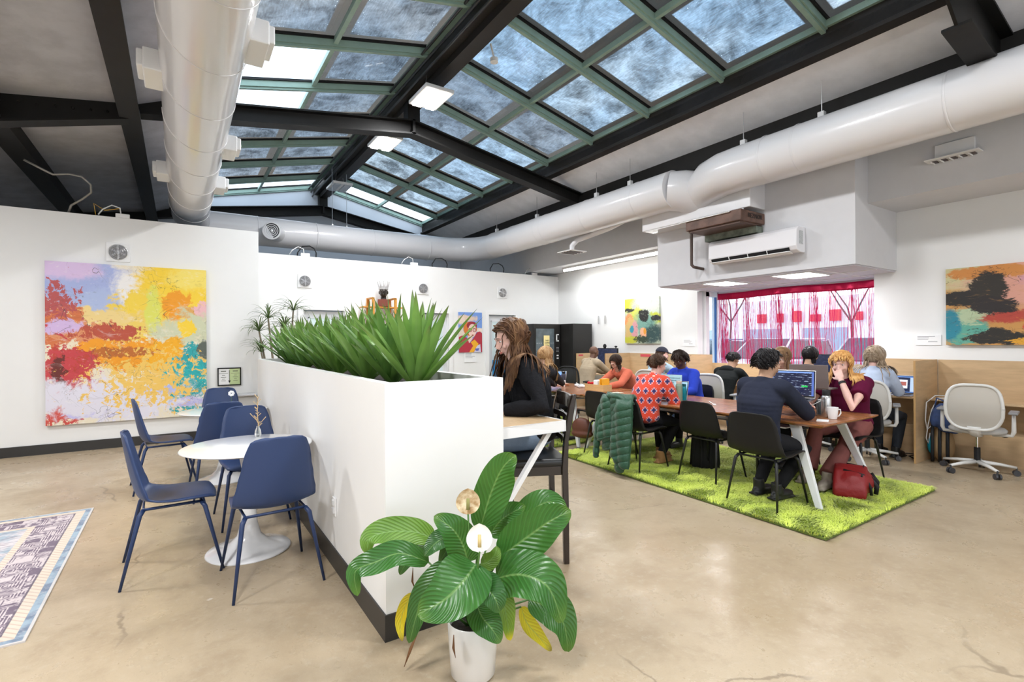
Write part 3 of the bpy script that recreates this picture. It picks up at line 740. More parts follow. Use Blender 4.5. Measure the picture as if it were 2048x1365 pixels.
PM3 = painting('orange dark canvas', (.55, .28, .08), [
    (.15, .9, .25, .2, (.58, .55, .30), 4, 1.0, .4), (.55, .72, .4, .3, (.68, .34, .26), 4, 1.0, .4), (.72, .78, .2, .16, (.60, .30, .40), 5, .9, .3), (.85, .60, .2, .2, (.42, .28, .30), 6, 1.2, .3),
    (.30, .92, .3, .08, (.62, .25, .06), 8, 1.3, .2), (.95, .9, .25, .12, (.60, .50, .22), 5, 1.0, .3), (.12, .22, .2, .22, (.10, .36, .28), 6, 1.1, .2), (.20, .38, .16, .10, (.45, .55, .35), 9, 1.4, .2), (.02, .25, .08, .2, (.02, .22, .30), 5, .8, .2),
    (.45, .35, .2, .08, (.45, .06, .04), 8, 1.3, .2), (.9, .28, .3, .2, (.72, .34, .03), 6, 1.2, .2), (.16, .60, .2, .12, (.02, .018, .016), 6, .9, .1), (.30, .74, .12, .20, (.03, .025, .02), 6, 1.0, .1), (.32, .5, .16, .12, (.025, .02, .02), 7, 1.2, .1),
    (.36, .10, .22, .10, (.02, .018, .015), 9, 1.2, .08), (.66, .16, .10, .16, (.02, .018, .015), 7, 1.1, .08), (.88, .4, .1, .16, (.04, .025, .02), 8, 1.6, .08), (.55, .22, .05, .05, (.6, .03, .03), 8, 1, .2), (.62, .05, .2, .04, (.7, .35, .03), 10, 1.4, .1)],
    axis='y', flip=True, lines=((6, .012, (.03, .02, .02), .8),))
r = empty('abstract_painting', (7.822, 1.57, 1.83), 0, 'orange, pink and black abstract canvas on the right wall over the cubicles', 'painting')
MB().box((0, 0, 0), (.05, 1.32, .92)).build('canvas', PM3, r)
def textlines(m, c, w, h, n, axis, rnd=random.Random(3)):
    for i in range(n):
        ww = w * rnd.uniform(.5, 1)
        if axis == 'y': m.box((c[0], c[1] + (w - ww) / 2, c[2] - i * h), (.001, ww, h * .35))
        else: m.box((c[0] - (w - ww) / 2, c[1], c[2] - i * h), (ww, .001, h * .35))
GRT = mat('grey print', (.35, .35, .36), .7)
for (y, z, lb) in ((5.98, 1.40, 'small white caption card right of the green abstract canvas'), (2.42, 1.43, 'small white caption card left of the orange abstract canvas')):
    r = empty('caption_card', (7.845, y, z), 0, lb, 'card'); MB().box((0, 0, 0), (.006, .26, .13)).build('card', PAPER, r)
    m = MB(); textlines(m, (-.004, 0, .045), .22, .018, 3, 'y'); textlines(m, (-.004, -.05, -.02), .1, .02, 1, 'y'); m.build('printed_text', GRT, r)
r = empty('caption_card', (5.36, 9.81, 1.10), 0, 'white caption card pinned under the portrait poster', 'card'); MB().box((0, 0, 0), (.30, .006, .22)).build('card', PAPER, r)
m = MB(); textlines(m, (0, -.004, .08), .24, .03, 4, 'x'); m.build('printed_text', GRT, r)
# illustrated poster: plain generic portrait
r = empty('portrait_poster', (5.363, 9.80, 1.65), 0, 'tall illustrated poster of a red haired figure in round glasses against blue', 'poster')
MB().box((0, 0, 0), (.58, .02, .88)).build('sheet', painting('poster sky', (.16, .30, .68), [(.3, .85, .5, .08, (.72, .55, .42), 4, .9, .3), (.1, .8, .2, .1, (.75, .6, .5), 5, .9, .3), (.9, .55, .2, .06, (.8, .7, .6), 5, .8, .3), (.1, .42, .18, .2, (.7, .6, .5), 5, .9, .2)]), r)
def flat(nm, pts, c, y, par=r):
    m = MB(); m.prism(pts, y - .001, y, 1); return m.build(nm, mat('poster ink %s' % nm, c, .6), par)
def ov(cx, cz, rx, rz_, n=20): return [(cx + rx * math.cos(2 * PI * i / n), cz + rz_ * math.sin(2 * PI * i / n)) for i in range(n)]
flat('red_coat', [(-.29, -.44), (-.29, -.10), (-.20, -.07), (-.10, -.12), (-.02, -.24), (.06, -.14), (.16, .0), (.24, .02), (.29, -.02), (.29, -.44)], (.42, .03, .05), -.0115)
flat('yellow_scarf', [(-.04, -.44), (.06, -.30), (.0, -.22), (.1, -.16), (.20, -.26), (.10, -.40), (.06, -.44)], (.80, .40, .02), -.0125)
flat('lilac_cloth', [(.08, -.44), (.16, -.30), (.24, -.26), (.26, -.44)], (.60, .58, .72), -.0127)
flat('neck', [(-.08, -.12), (-.04, -.24), (.04, -.15), (.07, .0), (-.06, .0)], (.80, .58, .50), -.0132)
flat('orange_hair', ov(-.01, .08, .17, .16), (.62, .18, .03), -.0137); flat('dark_hair', ov(.03, .15, .13, .09), (.30, .02, .04), -.0142)
flat('face', ov(.04, .04, .10, .145), (.82, .60, .52), -.0147); flat('lips', ov(.05, -.06, .03, .012), (.35, .03, .04), -.0152)
for k, cx in enumerate((-.01, .095)):
    m = MB(); m.lathe([(.045, -.001), (.045, .001), (.030, .001), (.030, -.001), (.045, -.001)], (cx, -.016, .05), 20, Matrix.Rotation(PI / 2, 3, 'X')); m.build('round_spectacle', mat('spectacle red', (.22, .02, .04), .5), r)
    flat('eye', ov(cx, .05, .012, .008, 10), (.03, .02, .02), -.0155)
flat('blue_bowl', [(.10, -.36), (.13, -.41), (.19, -.41), (.22, -.35)], (.10, .12, .45), -.0133)
# framed two-colour notice on the left wall
r = empty('framed_notice', (.652, 8.93, .93), 0, 'small black framed notice, half white and half green, beside the big canvas', 'sign')
m = MB(); m.box((0, 0, .13), (.32, .02, .016)).box((0, 0, -.13), (.32, .02, .016)).box((-.152, 0, 0), (.016, .02, .26)).box((.152, 0, 0), (.016, .02, .26)); m.build('frame', BLK, r)
MB().box((-.073, 0, 0), (.146, .008, .25)).build('white_half', PAPER, r); MB().box((.073, 0, 0), (.146, .008, .25)).build('green_half', mat('lime paper', (.55, .66, .34), .7), r)
m = MB(); m.box((0, -.005, .02), (.008, .002, .16)); m.add([(-.018, -.006, -.06), (.018, -.006, -.06), (0, -.006, -.10)], [(0, 1, 2)]); m.build('arrow', INK, r)
m = MB()
for sx in (-.08, .08):
    m.box((sx, -.005, .085), (.07, .002, .014)); m.box((sx, -.005, .05), (.12, .002, .004))
    for q, wq in enumerate((.04, .07, .04, .06)): m.box((sx, -.005, .02 - q * .028), (wq, .002, .006))
m.build('printed_text', mat('soft ink', (.12, .13, .10), .7), r)
# square booster fans
FAN = mat('fan grey', (.25, .25, .26), .5)
def fan(x, y, z, s, lb):
    r = empty('wall_fan', (x, y, z), 0, lb, 'fan', 'square fans set high in the partitions')
    MB().box((0, -.008, 0), (s, .016, s * .98)).build('plate', WHITE, r, bevel=.004)
    m = MB(); m.lathe([(s * .38, 0), (s * .38, .012)], (0, -.018, 0), 32, Matrix.Rotation(PI / 2, 3, 'X'), True); m.build('duct_opening', FAN, r)
    for k in range(6):
        a = k * PI / 3 + .4; q = Matrix.Rotation(a, 3, 'Y')
        MB().box(q @ V((s * .18, -.034, 0)), (s * .32, .003, s * .10), q @ Matrix.Rotation(.12, 3, 'X')).build('blade', mat('fan blade', (.38, .38, .40), .3), r)
    m = MB()
    for rr in (.39, .30, .21, .12): m.lathe([(s * rr, 0), (s * rr + .003, .003), (s * rr, .006)], (0, -.038, 0), 32, Matrix.Rotation(PI / 2, 3, 'X'))
    m.box((0, -.040, 0), (.006, .003, s * .78)); m.build('guard', METAL, r)
fan(-.70, 8.95, 2.73, .27, 'square white wall fan with round grille above the large abstract canvas')
fan(1.935, 9.82, 2.575, .25, 'square white wall fan on the back partition, above the left door')
fan(4.255, 9.82, 2.56, .25, 'square white wall fan on the back partition, above the middle door')
fan(6.21, 9.82, 2.56, .26, 'square white wall fan on the back partition, above the right door')
# shelf with crowned bust
r = empty('plank_shelf', (3.32, 9.55, 0), 0, 'orange pine frame shelf standing against the back partition behind the plants', 'shelf')
for z, d in ((2.12, .24), (1.70, .26), (1.28, .28), (.86, .30)):
    MB().box((0, .08, z), (.82, d, .025)).build('shelf_board', ORANGEW, r, bevel=.003)
for s in (-.22, .22):
    m = MB(); m.box((s, -.05, 1.15), (.05, .03, 2.3)).box((s - .03, .19, 1.15), (.05, .03, 2.3)).box((s - .015, .07, 2.29), (.06, .27, .03)); m.build('upright', ORANGEW, r, bevel=.003)
BRZ = mat('dark bronze', (.035, .028, .024), .32, .3)
r = empty('crowned_bust', (3.33, 9.58, 2.135), R(-25), 'dark bronze head sculpture wearing a silver crown on a red block', 'sculpture')
MB().box((0, 0, .07), (.20, .18, .14)).build('block', mat('red brown block', (.20, .05, .03), .5), r, bevel=.004)
m = MB(); m.ell((0, 0, .29), (.078, .098, .115)); m.ell((0, -.045, .25), (.058, .065, .07)); m.tube([(0, .01, .13), (0, .005, .22)], [.06, .05], 14); m.ell((0, -.105, .275), (.014, .02, .028)); m.ell((0, -.102, .232), (.026, .014, .010)); m.ell((-.08, 0, .275), (.012, .022, .034)); m.ell((.08, 0, .275), (.012, .022, .034)); m.ell((-.03, -.09, .30), (.018, .01, .01)); m.ell((.03, -.09, .30), (.018, .01, .01))
hd = m.build('head', BRZ, r, smooth=True); md = hd.modifiers.new('r', 'REMESH'); md.mode = 'VOXEL'; md.voxel_size = .006; md.use_smooth_shade = True
m = MB(); m.lathe([(.088, .33), (.092, .335), (.094, .385), (.088, .39), (.084, .335), (.088, .33)], (0, 0, 0), 28)
for k in range(9):
    a = 2 * PI * k / 9; m.tube([(.091 * math.cos(a), .1 * math.sin(a), .38), (.12 * math.cos(a), .128 * math.sin(a), .475)], [.012, .003], 6); m.ell((.12 * math.cos(a), .128 * math.sin(a), .478), .008, n=8, m=6)
m.build('crown', mat('silver crown', (.62, .60, .60), .3, .6), r)
for (dx, z, c, lb, w) in ((-.02, 1.735, (.05, .35, .55), 'turquoise book lying on the plank shelf', .22),):
    o = MB().bb(3.32 + dx - w / 2, 3.32 + dx + w / 2, 9.52, 9.68, z - .02, z + .03).build('book', mat(lb, c, .5)); tag(o, lb, 'book')
# hard white cart
r = empty('chrome_side_cart', (.86, 8.70, 0), 0, 'small chrome framed cart standing by the left wall behind the cafe chairs', 'cart')
MB().box((0, 0, .66), (.34, .34, .03)).build('top', mat('steel sheet', (.62, .63, .66), .25, .7), r, bevel=.008)
MB().box((0, 0, .34), (.30, .30, .03)).build('shelf', METAL, r)
m = MB()
for sx in (-.16, .16):
    for sy in (-.16, .16): m.cyl((sx, sy, .01), (sx, sy, .66), .012)
m.build('frame', CHROME, r, smooth=False)
MB().box((0, 0, .52), (.28, .28, .24)).build('bin', mat('grey bin', (.45, .44, .43), .4), r)
# vending machine
r = empty('vending_machine', (6.86, 8.98, 0), 0, 'tall black glass fronted vending machine in the far right corner', 'vending machine')
VB = mat('vending black', (.016, .015, .014), .38)
MB().bb(-.38, .36, -.0, .82, .05, 1.83).build('cabinet', VB, r, bevel=.01)
MB().bb(.36, .92, -.46, .36, 0.02, 1.83).build('side_cabinet', VB, r, bevel=.008)
MB().bb(-.38, .34, -.035, 0, .06, 1.82).build('door', VB, r, bevel=.004)
MB().bb(-.34, .16, -.045, -.034, .55, 1.72).build('glass', mat('vending glass', (.16, .20, .22), .08, var=.5, vs=2), r)
m = MB()
for z in (.8, 1.0, 1.2, 1.4): 
    for k in range(9): m.box((-.31 + k * .055, -.047, z), (.035, .003, .008))
m.build('price_strip', mat('price tags', (.5, .55, .58), .5), r)
MB().bb(-.30, .12, -.05, -.034, .20, .38).build('delivery_flap', DARKG, r)
m = MB(); m.box((.26, -.040, 1.45), (.07, .012, .03)).box((.235, -.040, 1.52), (.025, .012, .16)).box((.26, -.040, 1.59), (.07, .012, .02)); m.build('card_reader', PAPER, r)
m = MB()
for i in range(4):
    for j in range(3): m.box((.235 + j * .025, -.038, 1.30 - i * .03), (.014, .006, .014))
m.build('keypad', GREYP, r)
for z in (1.12, 1.06): MB().box((.26, -.040, z), (.05, .01, .028)).build('price_sticker', PAPER, r)
n = empty('yellow_notice', (6.86 - .08, 8.93, 1.38), 0, 'curled yellow notice taped to the vending machine glass', 'sign')
m = MB(); m.grid(lambda u, v: (-.07 + .14 * u, -.02 - .03 * math.sin(u * 2), -.19 + .38 * v), 6, 4); m.build('sheet', mat('yellow paper', (.85, .72, .32), .7), n, solid=.002)
for i, tx in enumerate(('DAILY', 'COFFEE', 'SODA')): textmesh(tx, .038, INK, 'printed_word', n, (0, -.055, .08 - .055 * i), (PI / 2, 0, 0))
# pipes on the wall above the machine
for y in (8.35, 8.15):
    o = MB().cyl((7.82, y, 1.82), (7.82, y, 2.0), .012, n=8).build('wall_conduit', METAL); tag(o, 'short grey conduit stub on the wall above the vending machine', 'conduit', 'conduit stubs above the vending machine')

# ---------------------------------------------------------------- planter and its plants
PX0, PX1, PY0, PY1, PZ = .83, 1.507, 2.38, 7.1, 1.247
r = empty('planter_wall', (1.17, 4.7, 0), 0, 'long white chest-high planter wall dividing the room, filled with spiky plants', 'planter')
m = MB(); m.M = Matrix.Translation((-1.17, -4.7, 0)); w = .055
m.bb(PX0, PX0 + w, PY0, PY1, 0, PZ); m.bb(PX1 - w, PX1, PY0, PY1, 0, PZ); m.bb(PX0 + w, PX1 - w, PY0, PY0 + w + .02, 0, PZ); m.bb(PX0 + w, PX1 - w, PY1 - w, PY1, 0, PZ)
m.build('box', WALL, r)
m = MB(); m.M = Matrix.Translation((-1.17, -4.7, 0)); t = .008
m.bb(PX0 - t, PX1 + t, PY0 - t, PY0, 0, .13); m.bb(PX0 - t, PX0, PY0, PY1, 0, .13); m.bb(PX1, PX1 + t, PY0, PY1, 0, .13); m.build('baseboard', TRIMB, r)
m = MB(); m.M = Matrix.Translation((-1.17, -4.7, 0)); m.bb(PX0 + w, PX1 - w, PY0 + w, PY1 - w, 1.0, 1.17); m.build('soil', mat('dark potting soil', (.035, .025, .018), .9, var=.6, vs=40, bump=.6, bs=40), r)
o = empty('power_outlet', (.825, 3.33, .40), 0, 'white twin outlet plate on the planter side beside the cafe table', 'outlet')
MB().box((0, 0, 0), (.008, .07, .115)).build('plate', WHITE, o, bevel=.002); m = MB()
for z in (-.025, .025): m.box((-.007, 0, z), (.012, .032, .032))
m.build('socket', mat('socket grey', (.6, .6, .6), .4), o)
def leafmat(name, a, b, c, vein=0, rough=.35):
    m, nt, out = newmat(name)
    tc = N(nt, 'ShaderNodeTexCoord'); ob = tc.outputs['Object']
    at = N(nt, 'ShaderNodeAttribute', attribute_name='lf'); sp = N(nt, 'ShaderNodeSeparateXYZ', {0: at.outputs['Vector']})
    col = mix(nt, MR(nt, noise_n(nt, ob, 4, 3), .3, .7), a, b)
    col = mix(nt, MR(nt, sp.outputs[1], .80, 1.0), col, c)
    if vein:
        s = MT(nt, 'SINE', MT(nt, 'MULTIPLY', MT(nt, 'SUBTRACT', MT(nt, 'MULTIPLY', sp.outputs[1], 1.0), MT(nt, 'MULTIPLY', MT(nt, 'ABSOLUTE', MT(nt, 'SUBTRACT', sp.outputs[0], .5)), .55)), vein))
        col = mix(nt, MT(nt, 'MULTIPLY', MR(nt, s, .4, 1), .35), col, tuple(min(1, q * 2.2 + .02) for q in a))
        mid = MR(nt, MT(nt, 'ABSOLUTE', MT(nt, 'SUBTRACT', sp.outputs[0], .5)), .035, .01)
        col = mix(nt, MT(nt, 'MULTIPLY', mid, .6), col, (.22, .38, .12))
    p = N(nt, 'ShaderNodeBsdfPrincipled', {'Base Color': col, 'Roughness': rough, 'Specular IOR Level': .5})
    if vein:
        bn = N(nt, 'ShaderNodeBump', {'Strength': .35, 'Distance': .004, 'Height': s}); nt.links.new(bn.outputs[0], p.inputs['Normal'])
    tl = N(nt, 'ShaderNodeBsdfTranslucent', {'Color': mix(nt, .5, col, (.25, .5, .05))})
    ms = N(nt, 'ShaderNodeMixShader', {0: .18, 1: p.outputs[0], 2: tl.outputs[0]}); nt.links.new(ms.outputs[0], out.inputs[0])
    return m
AG = [leafmat('agave green', (.13, .27, .055), (.21, .38, .09), (.12, .15, .05)), leafmat('agave deep green', (.09, .21, .05), (.16, .31, .07), (.09, .11, .04))]
def lf_attr(o, vals):
    a = o.data.attributes.new('lf', 'FLOAT_VECTOR', 'POINT')
    flat_ = []
    for v in vals: flat_ += [v[0], v[1], 0.0]
    if len(o.data.vertices) * 3 == len(flat_): a.data.foreach_set('vector', flat_)
class LB:  # leaf builder keeping leaf coordinates
    def __init__(s): s.v = []; s.f = []; s.a = []
    def leaf(s, fn, nu, nv):
        o = len(s.v)
        for j in range(nv + 1):
            for i in range(nu + 1):
                s.v.append(tuple(fn(i / nu, j / nv))); s.a.append((i / nu, j / nv))
        for j in range(nv):
            for i in range(nu):
                a = o + j * (nu + 1) + i; s.f.append((a, a + 1, a + nu + 2, a + nu + 1))
    def build(s, name, m, parent=None):
        me = bpy.data.meshes.new(name); me.from_pydata(s.v, [], s.f); me.materials.append(m)
        me.polygons.foreach_set('use_smooth', [True] * len(me.polygons)); me.update()
        o = bpy.data.objects.new(name, me); COL.objects.link(o); o.parent = parent; lf_attr(o, s.a); return o
def sword(lb, base, az, tilt, L, W, curl, rnd):
    d0 = V((math.cos(az), math.sin(az), 0)); sd = V((-math.sin(az), math.cos(az), 0))
    def fn(u, v):
        t = v; ang = tilt + curl * t * t
        # integrate roughly
        p = V(base); st = 6
        for k in range(st):
            q = (k + .5) / st * t; an = tilt + curl * q * q
            p = p + (d0 * math.sin(an) + V((0, 0, 1)) * math.cos(an)) * (L * t / st)
        nrm = d0 * -math.cos(ang) + V((0, 0, 1)) * math.sin(ang)
        w = W * (.62 + .95 * t - .35 * t * t) * (1 - t ** 2.6) if t < .995 else 0
        x = (u - .5) * 2
        return p + sd * (x * w) + nrm * (abs(x) ** 1.3 * w * .42)
    lb.leaf(fn, 4, 9)
rnd = random.Random(11)
ys = [2.82, 3.24, 3.66, 4.08, 4.50, 4.92, 5.34, 5.76, 6.18, 6.60, 6.9]
for i, y in enumerate(ys):
    for row in ((0,) if i % 1 == 0 else ()):
        big = 1.06 if i == 0 else 1.0
        lb = LB(); n = 26
        for k in range(n):
            tt = k / n
            az = k * 2.399 + i; tilt = .08 + .80 * (1 - tt) ** 1.0 + rnd.uniform(-.08, .08)
            L = big * (rnd.uniform(.43, .57) * (.8 + .25 * (1 - abs(tt - .4))))
            sword(lb, (.035 * math.cos(az), .035 * math.sin(az), .01 + .05 * tt), az, tilt, L, rnd.uniform(.030, .042) * big, rnd.uniform(.02, .22), rnd)
        for k in range(5 if i else 7):
            az = rnd.uniform(0, 6.28); sword(lb, (0, 0, .05), az, rnd.uniform(.05, .35), rnd.uniform(.46, .58) * big * (1 if i else .9), .022, rnd.uniform(0, .2), rnd)
        root = lb.build('agave_plant', AG[i % 2 if i else 0]); root.location = (1.17 + rnd.uniform(-.06, .06), y, 1.165); root.rotation_euler = (0, 0, rnd.uniform(0, 6))
        nth = ['nearest the camera', 'second', 'third', 'fourth', 'fifth', 'sixth', 'seventh', 'eighth', 'ninth', 'tenth', 'farthest'][i]
        tag(root, 'spiky green sword-leaved plant in the planter, %s%s' % (nth, '' if i in (0, 10) else ' from the near end'), 'plant', 'sword-leaved plants in the planter')
# dracaena behind
DRM = leafmat('dracaena leaf', (.055, .09, .03), (.09, .14, .05), (.10, .12, .05))
r = empty('dracaena', (1.35, 8.55, 0), 0, 'tall dracaena with drooping grassy leaf heads beyond the far planter end', 'plant')
MB().lathe([(.16, 0), (.20, .36), (.185, .36), (.17, .33), (0, .33)], n=24).build('pot', mat('dark grey pot', (.06, .06, .06), .5), r, smooth=False)
heads = [(-.20, 0, 1.82), (.16, .0, 1.95), (-.32, .05, 1.62), (.02, -.05, 1.66), (-.05, .1, 1.45), (-.3, 0, 1.3), (.2, -.1, 1.4)]
m = MB()
for h in heads: m.tube([(h[0] * .1, h[1] * .1, .3), (h[0] * .6, h[1] * .6, h[2] * .55), (h[0], h[1], h[2])], [.022, .018, .012], 7)
m.build('cane', mat('dracaena cane', (.18, .15, .10), .8), r, smooth=True)
lb = LB(); rnd = random.Random(4)
for h in heads:
    for k in range(34):
        az = rnd.uniform(0, 6.28); L = rnd.uniform(.26, .40)
        sword(lb, h, az, rnd.uniform(.2, 1.2), L, .009, rnd.uniform(1.2, 2.2), rnd)
lb.build('foliage', DRM, r)

# ---------------------------------------------------------------- peace lily
LILY = [
    (((1.11, 1.948, 0.622), (1.145, 1.913, 0.781), (1.177, 1.867, 0.896), (1.215, 1.819, 0.958)), 0.135, 0),
    (((1.166, 1.875, 0.508), (1.245, 1.799, 0.593), (1.317, 1.715, 0.68), (1.387, 1.657, 0.728)), 0.15, 0),
    (((1.271, 1.95, 0.571), (1.365, 1.912, 0.662), (1.434, 1.866, 0.702), (1.486, 1.808, 0.667)), 0.11, 0),
    (((1.168, 1.969, 0.571), (1.209, 1.943, 0.635), (1.251, 1.903, 0.678), (1.289, 1.854, 0.712)), 0.1, 0),
    (((1.03, 1.917, 0.503), (1.002, 1.911, 0.587), (0.956, 1.918, 0.663), (0.893, 1.959, 0.716)), 0.12, 0),
    (((0.948, 2.079, 0.568), (0.875, 2.127, 0.6), (0.758, 2.144, 0.62), (0.675, 2.139, 0.609), (0.665, 2.134, 0.552)), 0.1, 1),
    (((0.898, 2.028, 0.495), (0.781, 2.057, 0.551), (0.68, 2.076, 0.532), (0.603, 2.103, 0.501), (0.612, 2.097, 0.402)), 0.09, 0),
    (((1.029, 1.845, 0.522), (0.951, 1.801, 0.493), (0.859, 1.79, 0.446), (0.762, 1.83, 0.399)), 0.18, 0),
    (((0.966, 1.959, 0.496), (0.898, 1.956, 0.439), (0.834, 1.974, 0.353), (0.796, 1.999, 0.194)), 0.1, 2),
    (((0.877, 2.137, 0.318), (0.844, 2.159, 0.27), (0.823, 2.173, 0.19), (0.826, 2.159, 0.113)), 0.045, 3),
    (((1.032, 1.844, 0.477), (1.033, 1.771, 0.454), (1.042, 1.718, 0.431), (1.059, 1.706, 0.375)), 0.1, 2),
    (((1.022, 1.827, 0.362), (1.015, 1.771, 0.338), (1.034, 1.734, 0.306), (1.067, 1.713, 0.25)), 0.1, 0),
    (((1.11, 1.816, 0.438), (1.111, 1.768, 0.383), (1.12, 1.75, 0.308), (1.134, 1.752, 0.214)), 0.07, 4),
    (((1.126, 1.841, 0.438), (1.175, 1.725, 0.485), (1.243, 1.633, 0.453), (1.29, 1.602, 0.308)), 0.16, 0),
    (((1.257, 1.791, 0.331), (1.321, 1.725, 0.303), (1.366, 1.684, 0.24), (1.379, 1.675, 0.122)), 0.13, 0),
    (((1.259, 1.85, 0.274), (1.279, 1.837, 0.204), (1.324, 1.807, 0.14), (1.364, 1.769, 0.083)), 0.06, 3),
    (((1.217, 1.913, 0.466), (1.307, 1.902, 0.461), (1.379, 1.878, 0.423), (1.416, 1.854, 0.341)), 0.045, 2),
    (((0.994, 2.012, 0.595), (0.948, 2.007, 0.591), (0.907, 2.01, 0.569), (0.874, 2.019, 0.531)), 0.07, 2),
    (((0.989, 2.112, 0.516), (0.944, 2.189, 0.484), (0.885, 2.24, 0.422), (0.854, 2.261, 0.364)), 0.06, 2),
    (((1.079, 1.896, 0.491), (1.095, 1.862, 0.507), (1.115, 1.837, 0.541), (1.13, 1.839, 0.575)), 0.06, 1),
    (((0.989, 2.039, 0.54), (1.011, 2.013, 0.575), (0.972, 2.003, 0.541), (0.945, 2.021, 0.479)), 0.06, 2),
]
LK = [leafmat('lily leaf', (.022, .105, .016), (.042, .155, .026), (.10, .20, .03), vein=95, rough=.28), leafmat('lily leaf underside', (.09, .20, .02), (.14, .26, .03), (.12, .2, .03), vein=95, rough=.4),
      leafmat('lily dark leaf', (.02, .085, .018), (.035, .13, .025), (.05, .12, .02), vein=95, rough=.3), leafmat('lily yellow leaf', (.72, .50, .01), (.66, .55, .03), (.30, .18, .03), vein=60, rough=.45),
      leafmat('lily turning leaf', (.12, .26, .03), (.30, .38, .02), (.75, .58, .02), vein=80, rough=.4)]
PC = V((1.066, 1.943, 0))
r = empty('peace_lily', PC, 0, 'potted peace lily with broad glossy leaves in a white pot by the planter corner', 'plant')
POTM = mat('white glazed pot', (.80, .79, .78), .25, coat=.4)
MB().lathe([(.0, 0.002), (.088, .002), (.096, .012), (.104, .12), (.110, .238), (.106, .242), (.102, .238), (.098, .20), (0, .20)], n=40).build('pot', POTM, r, sharp=50)
MB().lathe([(0, .205), (.1, .203)], n=24).build('soil', mat('dark potting soil', (.035, .025, .018), .9), r)
def catm(P, t):
    n = len(P) - 1; x = t * n; i = min(int(x), n - 1); f = x - i
    p0, p1, p2, p3 = P[max(i - 1, 0)], P[i], P[i + 1], P[min(i + 2, n)]
    return .5 * ((2 * p1) + (p2 - p0) * f + (2 * p0 - 5 * p1 + 4 * p2 - p3) * f * f + (3 * p1 - p0 - 3 * p2 + p3) * f ** 3)
CAMP = V((0, 0, 1.45)); rnd = random.Random(5)
for li, (pts, W, kind) in enumerate(LILY):
    P = [V(p) - PC for p in pts]
    ph = rnd.uniform(0, 6)
    # each blade faces up and outward from the pot
    mid = P[len(P) // 2]; outw = V((mid.x, mid.y, 0)); outw = outw.normalized() if outw.length > .02 else V((0, -1, 0))
    face = (V((0, 0, 1)) * .75 + V((-.35, -.95, 0)).normalized() * .95 + outw * .25).normalized()
    lb = LB()
    def fn(u, v, P=P, W=W, face=face, ph=ph, kind=kind):
        p = catm(P, v); q = catm(P, min(1, v + .03)); q0 = catm(P, max(0, v - .03)); t = (q - q0).normalized()
        sd = t.cross(face); sd = sd.normalized() if sd.length > 1e-3 else V((1, 0, 0)); nr = sd.cross(t).normalized()
        w = W * .5 * (math.sin(PI * min(1, v ** .82)) ** .62) * (1 - .25 * v) * 1.38 if 0 < v < 1 else 0.001
        x = (u - .5) * 2
        return p + sd * x * w - nr * (-(abs(x) ** 1.6) * w * .28) + nr * (.035 * W * math.sin(v * 13 + ph + x * 1.5) * abs(x))
    lb.leaf(fn, 12, 26)
    o = lb.build('leaf', LK[kind], r)
    if kind == 3: o['label'] = 'yellowed leaf'
    if kind == 4: o['label'] = 'half yellow leaf'
    b = P[0]; MB().tube([(b.x * .05, b.y * .05, .20), (b.x * .45, b.y * .45, .20 + (b.z - .2) * .62), tuple(b)], [.006, .005, .004], 6).build('stalk', mat('lily stalk', (.07, .16, .03), .4), r, smooth=True)
def spathe(c, s, m1, stem0, lab, az):
    cc = V(c) - PC
    lb = LB()
    rx = V((math.cos(az), math.sin(az), 0)); fw = V((math.sin(az), -math.cos(az), .25)).normalized(); up = rx.cross(fw) * -1
    if up.z < 0: up = -up
    def fn(u, v):
        x = (u - .5) * 2; w = s * (math.sin(PI * min(1, max(0, v)) ** .9) ** .55) * .95 if 0 < v < 1 else .001
        return cc + rx * x * w + up * ((v - .45) * 2 * s) + fw * (-(x * x) * w * .3 * -1 - .25 * s * math.sin(v * 3))
    lb.leaf(fn, 10, 12); o = lb.build('spathe', m1, r); o['label'] = lab
    MB().tube([cc + fw * s * .25 - up * s * .5, cc + fw * s * .30 + up * s * .35], [.008, .007], 8).build('spadix', mat('spadix ' + lab, (.62, .48, .22) if 'white' in lab else (.25, .24, .08), .8), r, smooth=True)
    MB().tube([(0, 0, .2), tuple((cc - up * s * .8) * .6 + V((0, 0, .1))), tuple(cc - up * s * .85)], .004, 6).build('flower_stem', mat('lily stalk', (.07, .16, .03), .4), r, smooth=True)
spathe((1.022, 1.802, .640), .056, mat('white spathe', (.85, .85, .80), .45), None, 'fresh white bloom', -.5)
spathe((1.022, 1.898, .764), .054, mat('faded cream spathe', (.72, .62, .42), .6, col2=(.35, .2, .07), vs=30), None, 'faded browning cream bloom', -.5)
BRL = mat('dry brown leaf', (.16, .07, .025), .8)
for (a, b, c) in (((.887, 2.179, .419), (.880, 2.17, .36), (.896, 2.173, .314)), ((.937, 1.87, .244), (.934, 1.868, .19), (.943, 1.867, .149)), ((.874, 2.092, .173), (.84, 2.1, .10), (.814, 2.107, .03))):
    MB().tube([V(a) - PC, V(b) - PC, V(c) - PC], [.003, .012, .002], 6, flat=.3).build('withered_leaf', BRL, r, smooth=True)
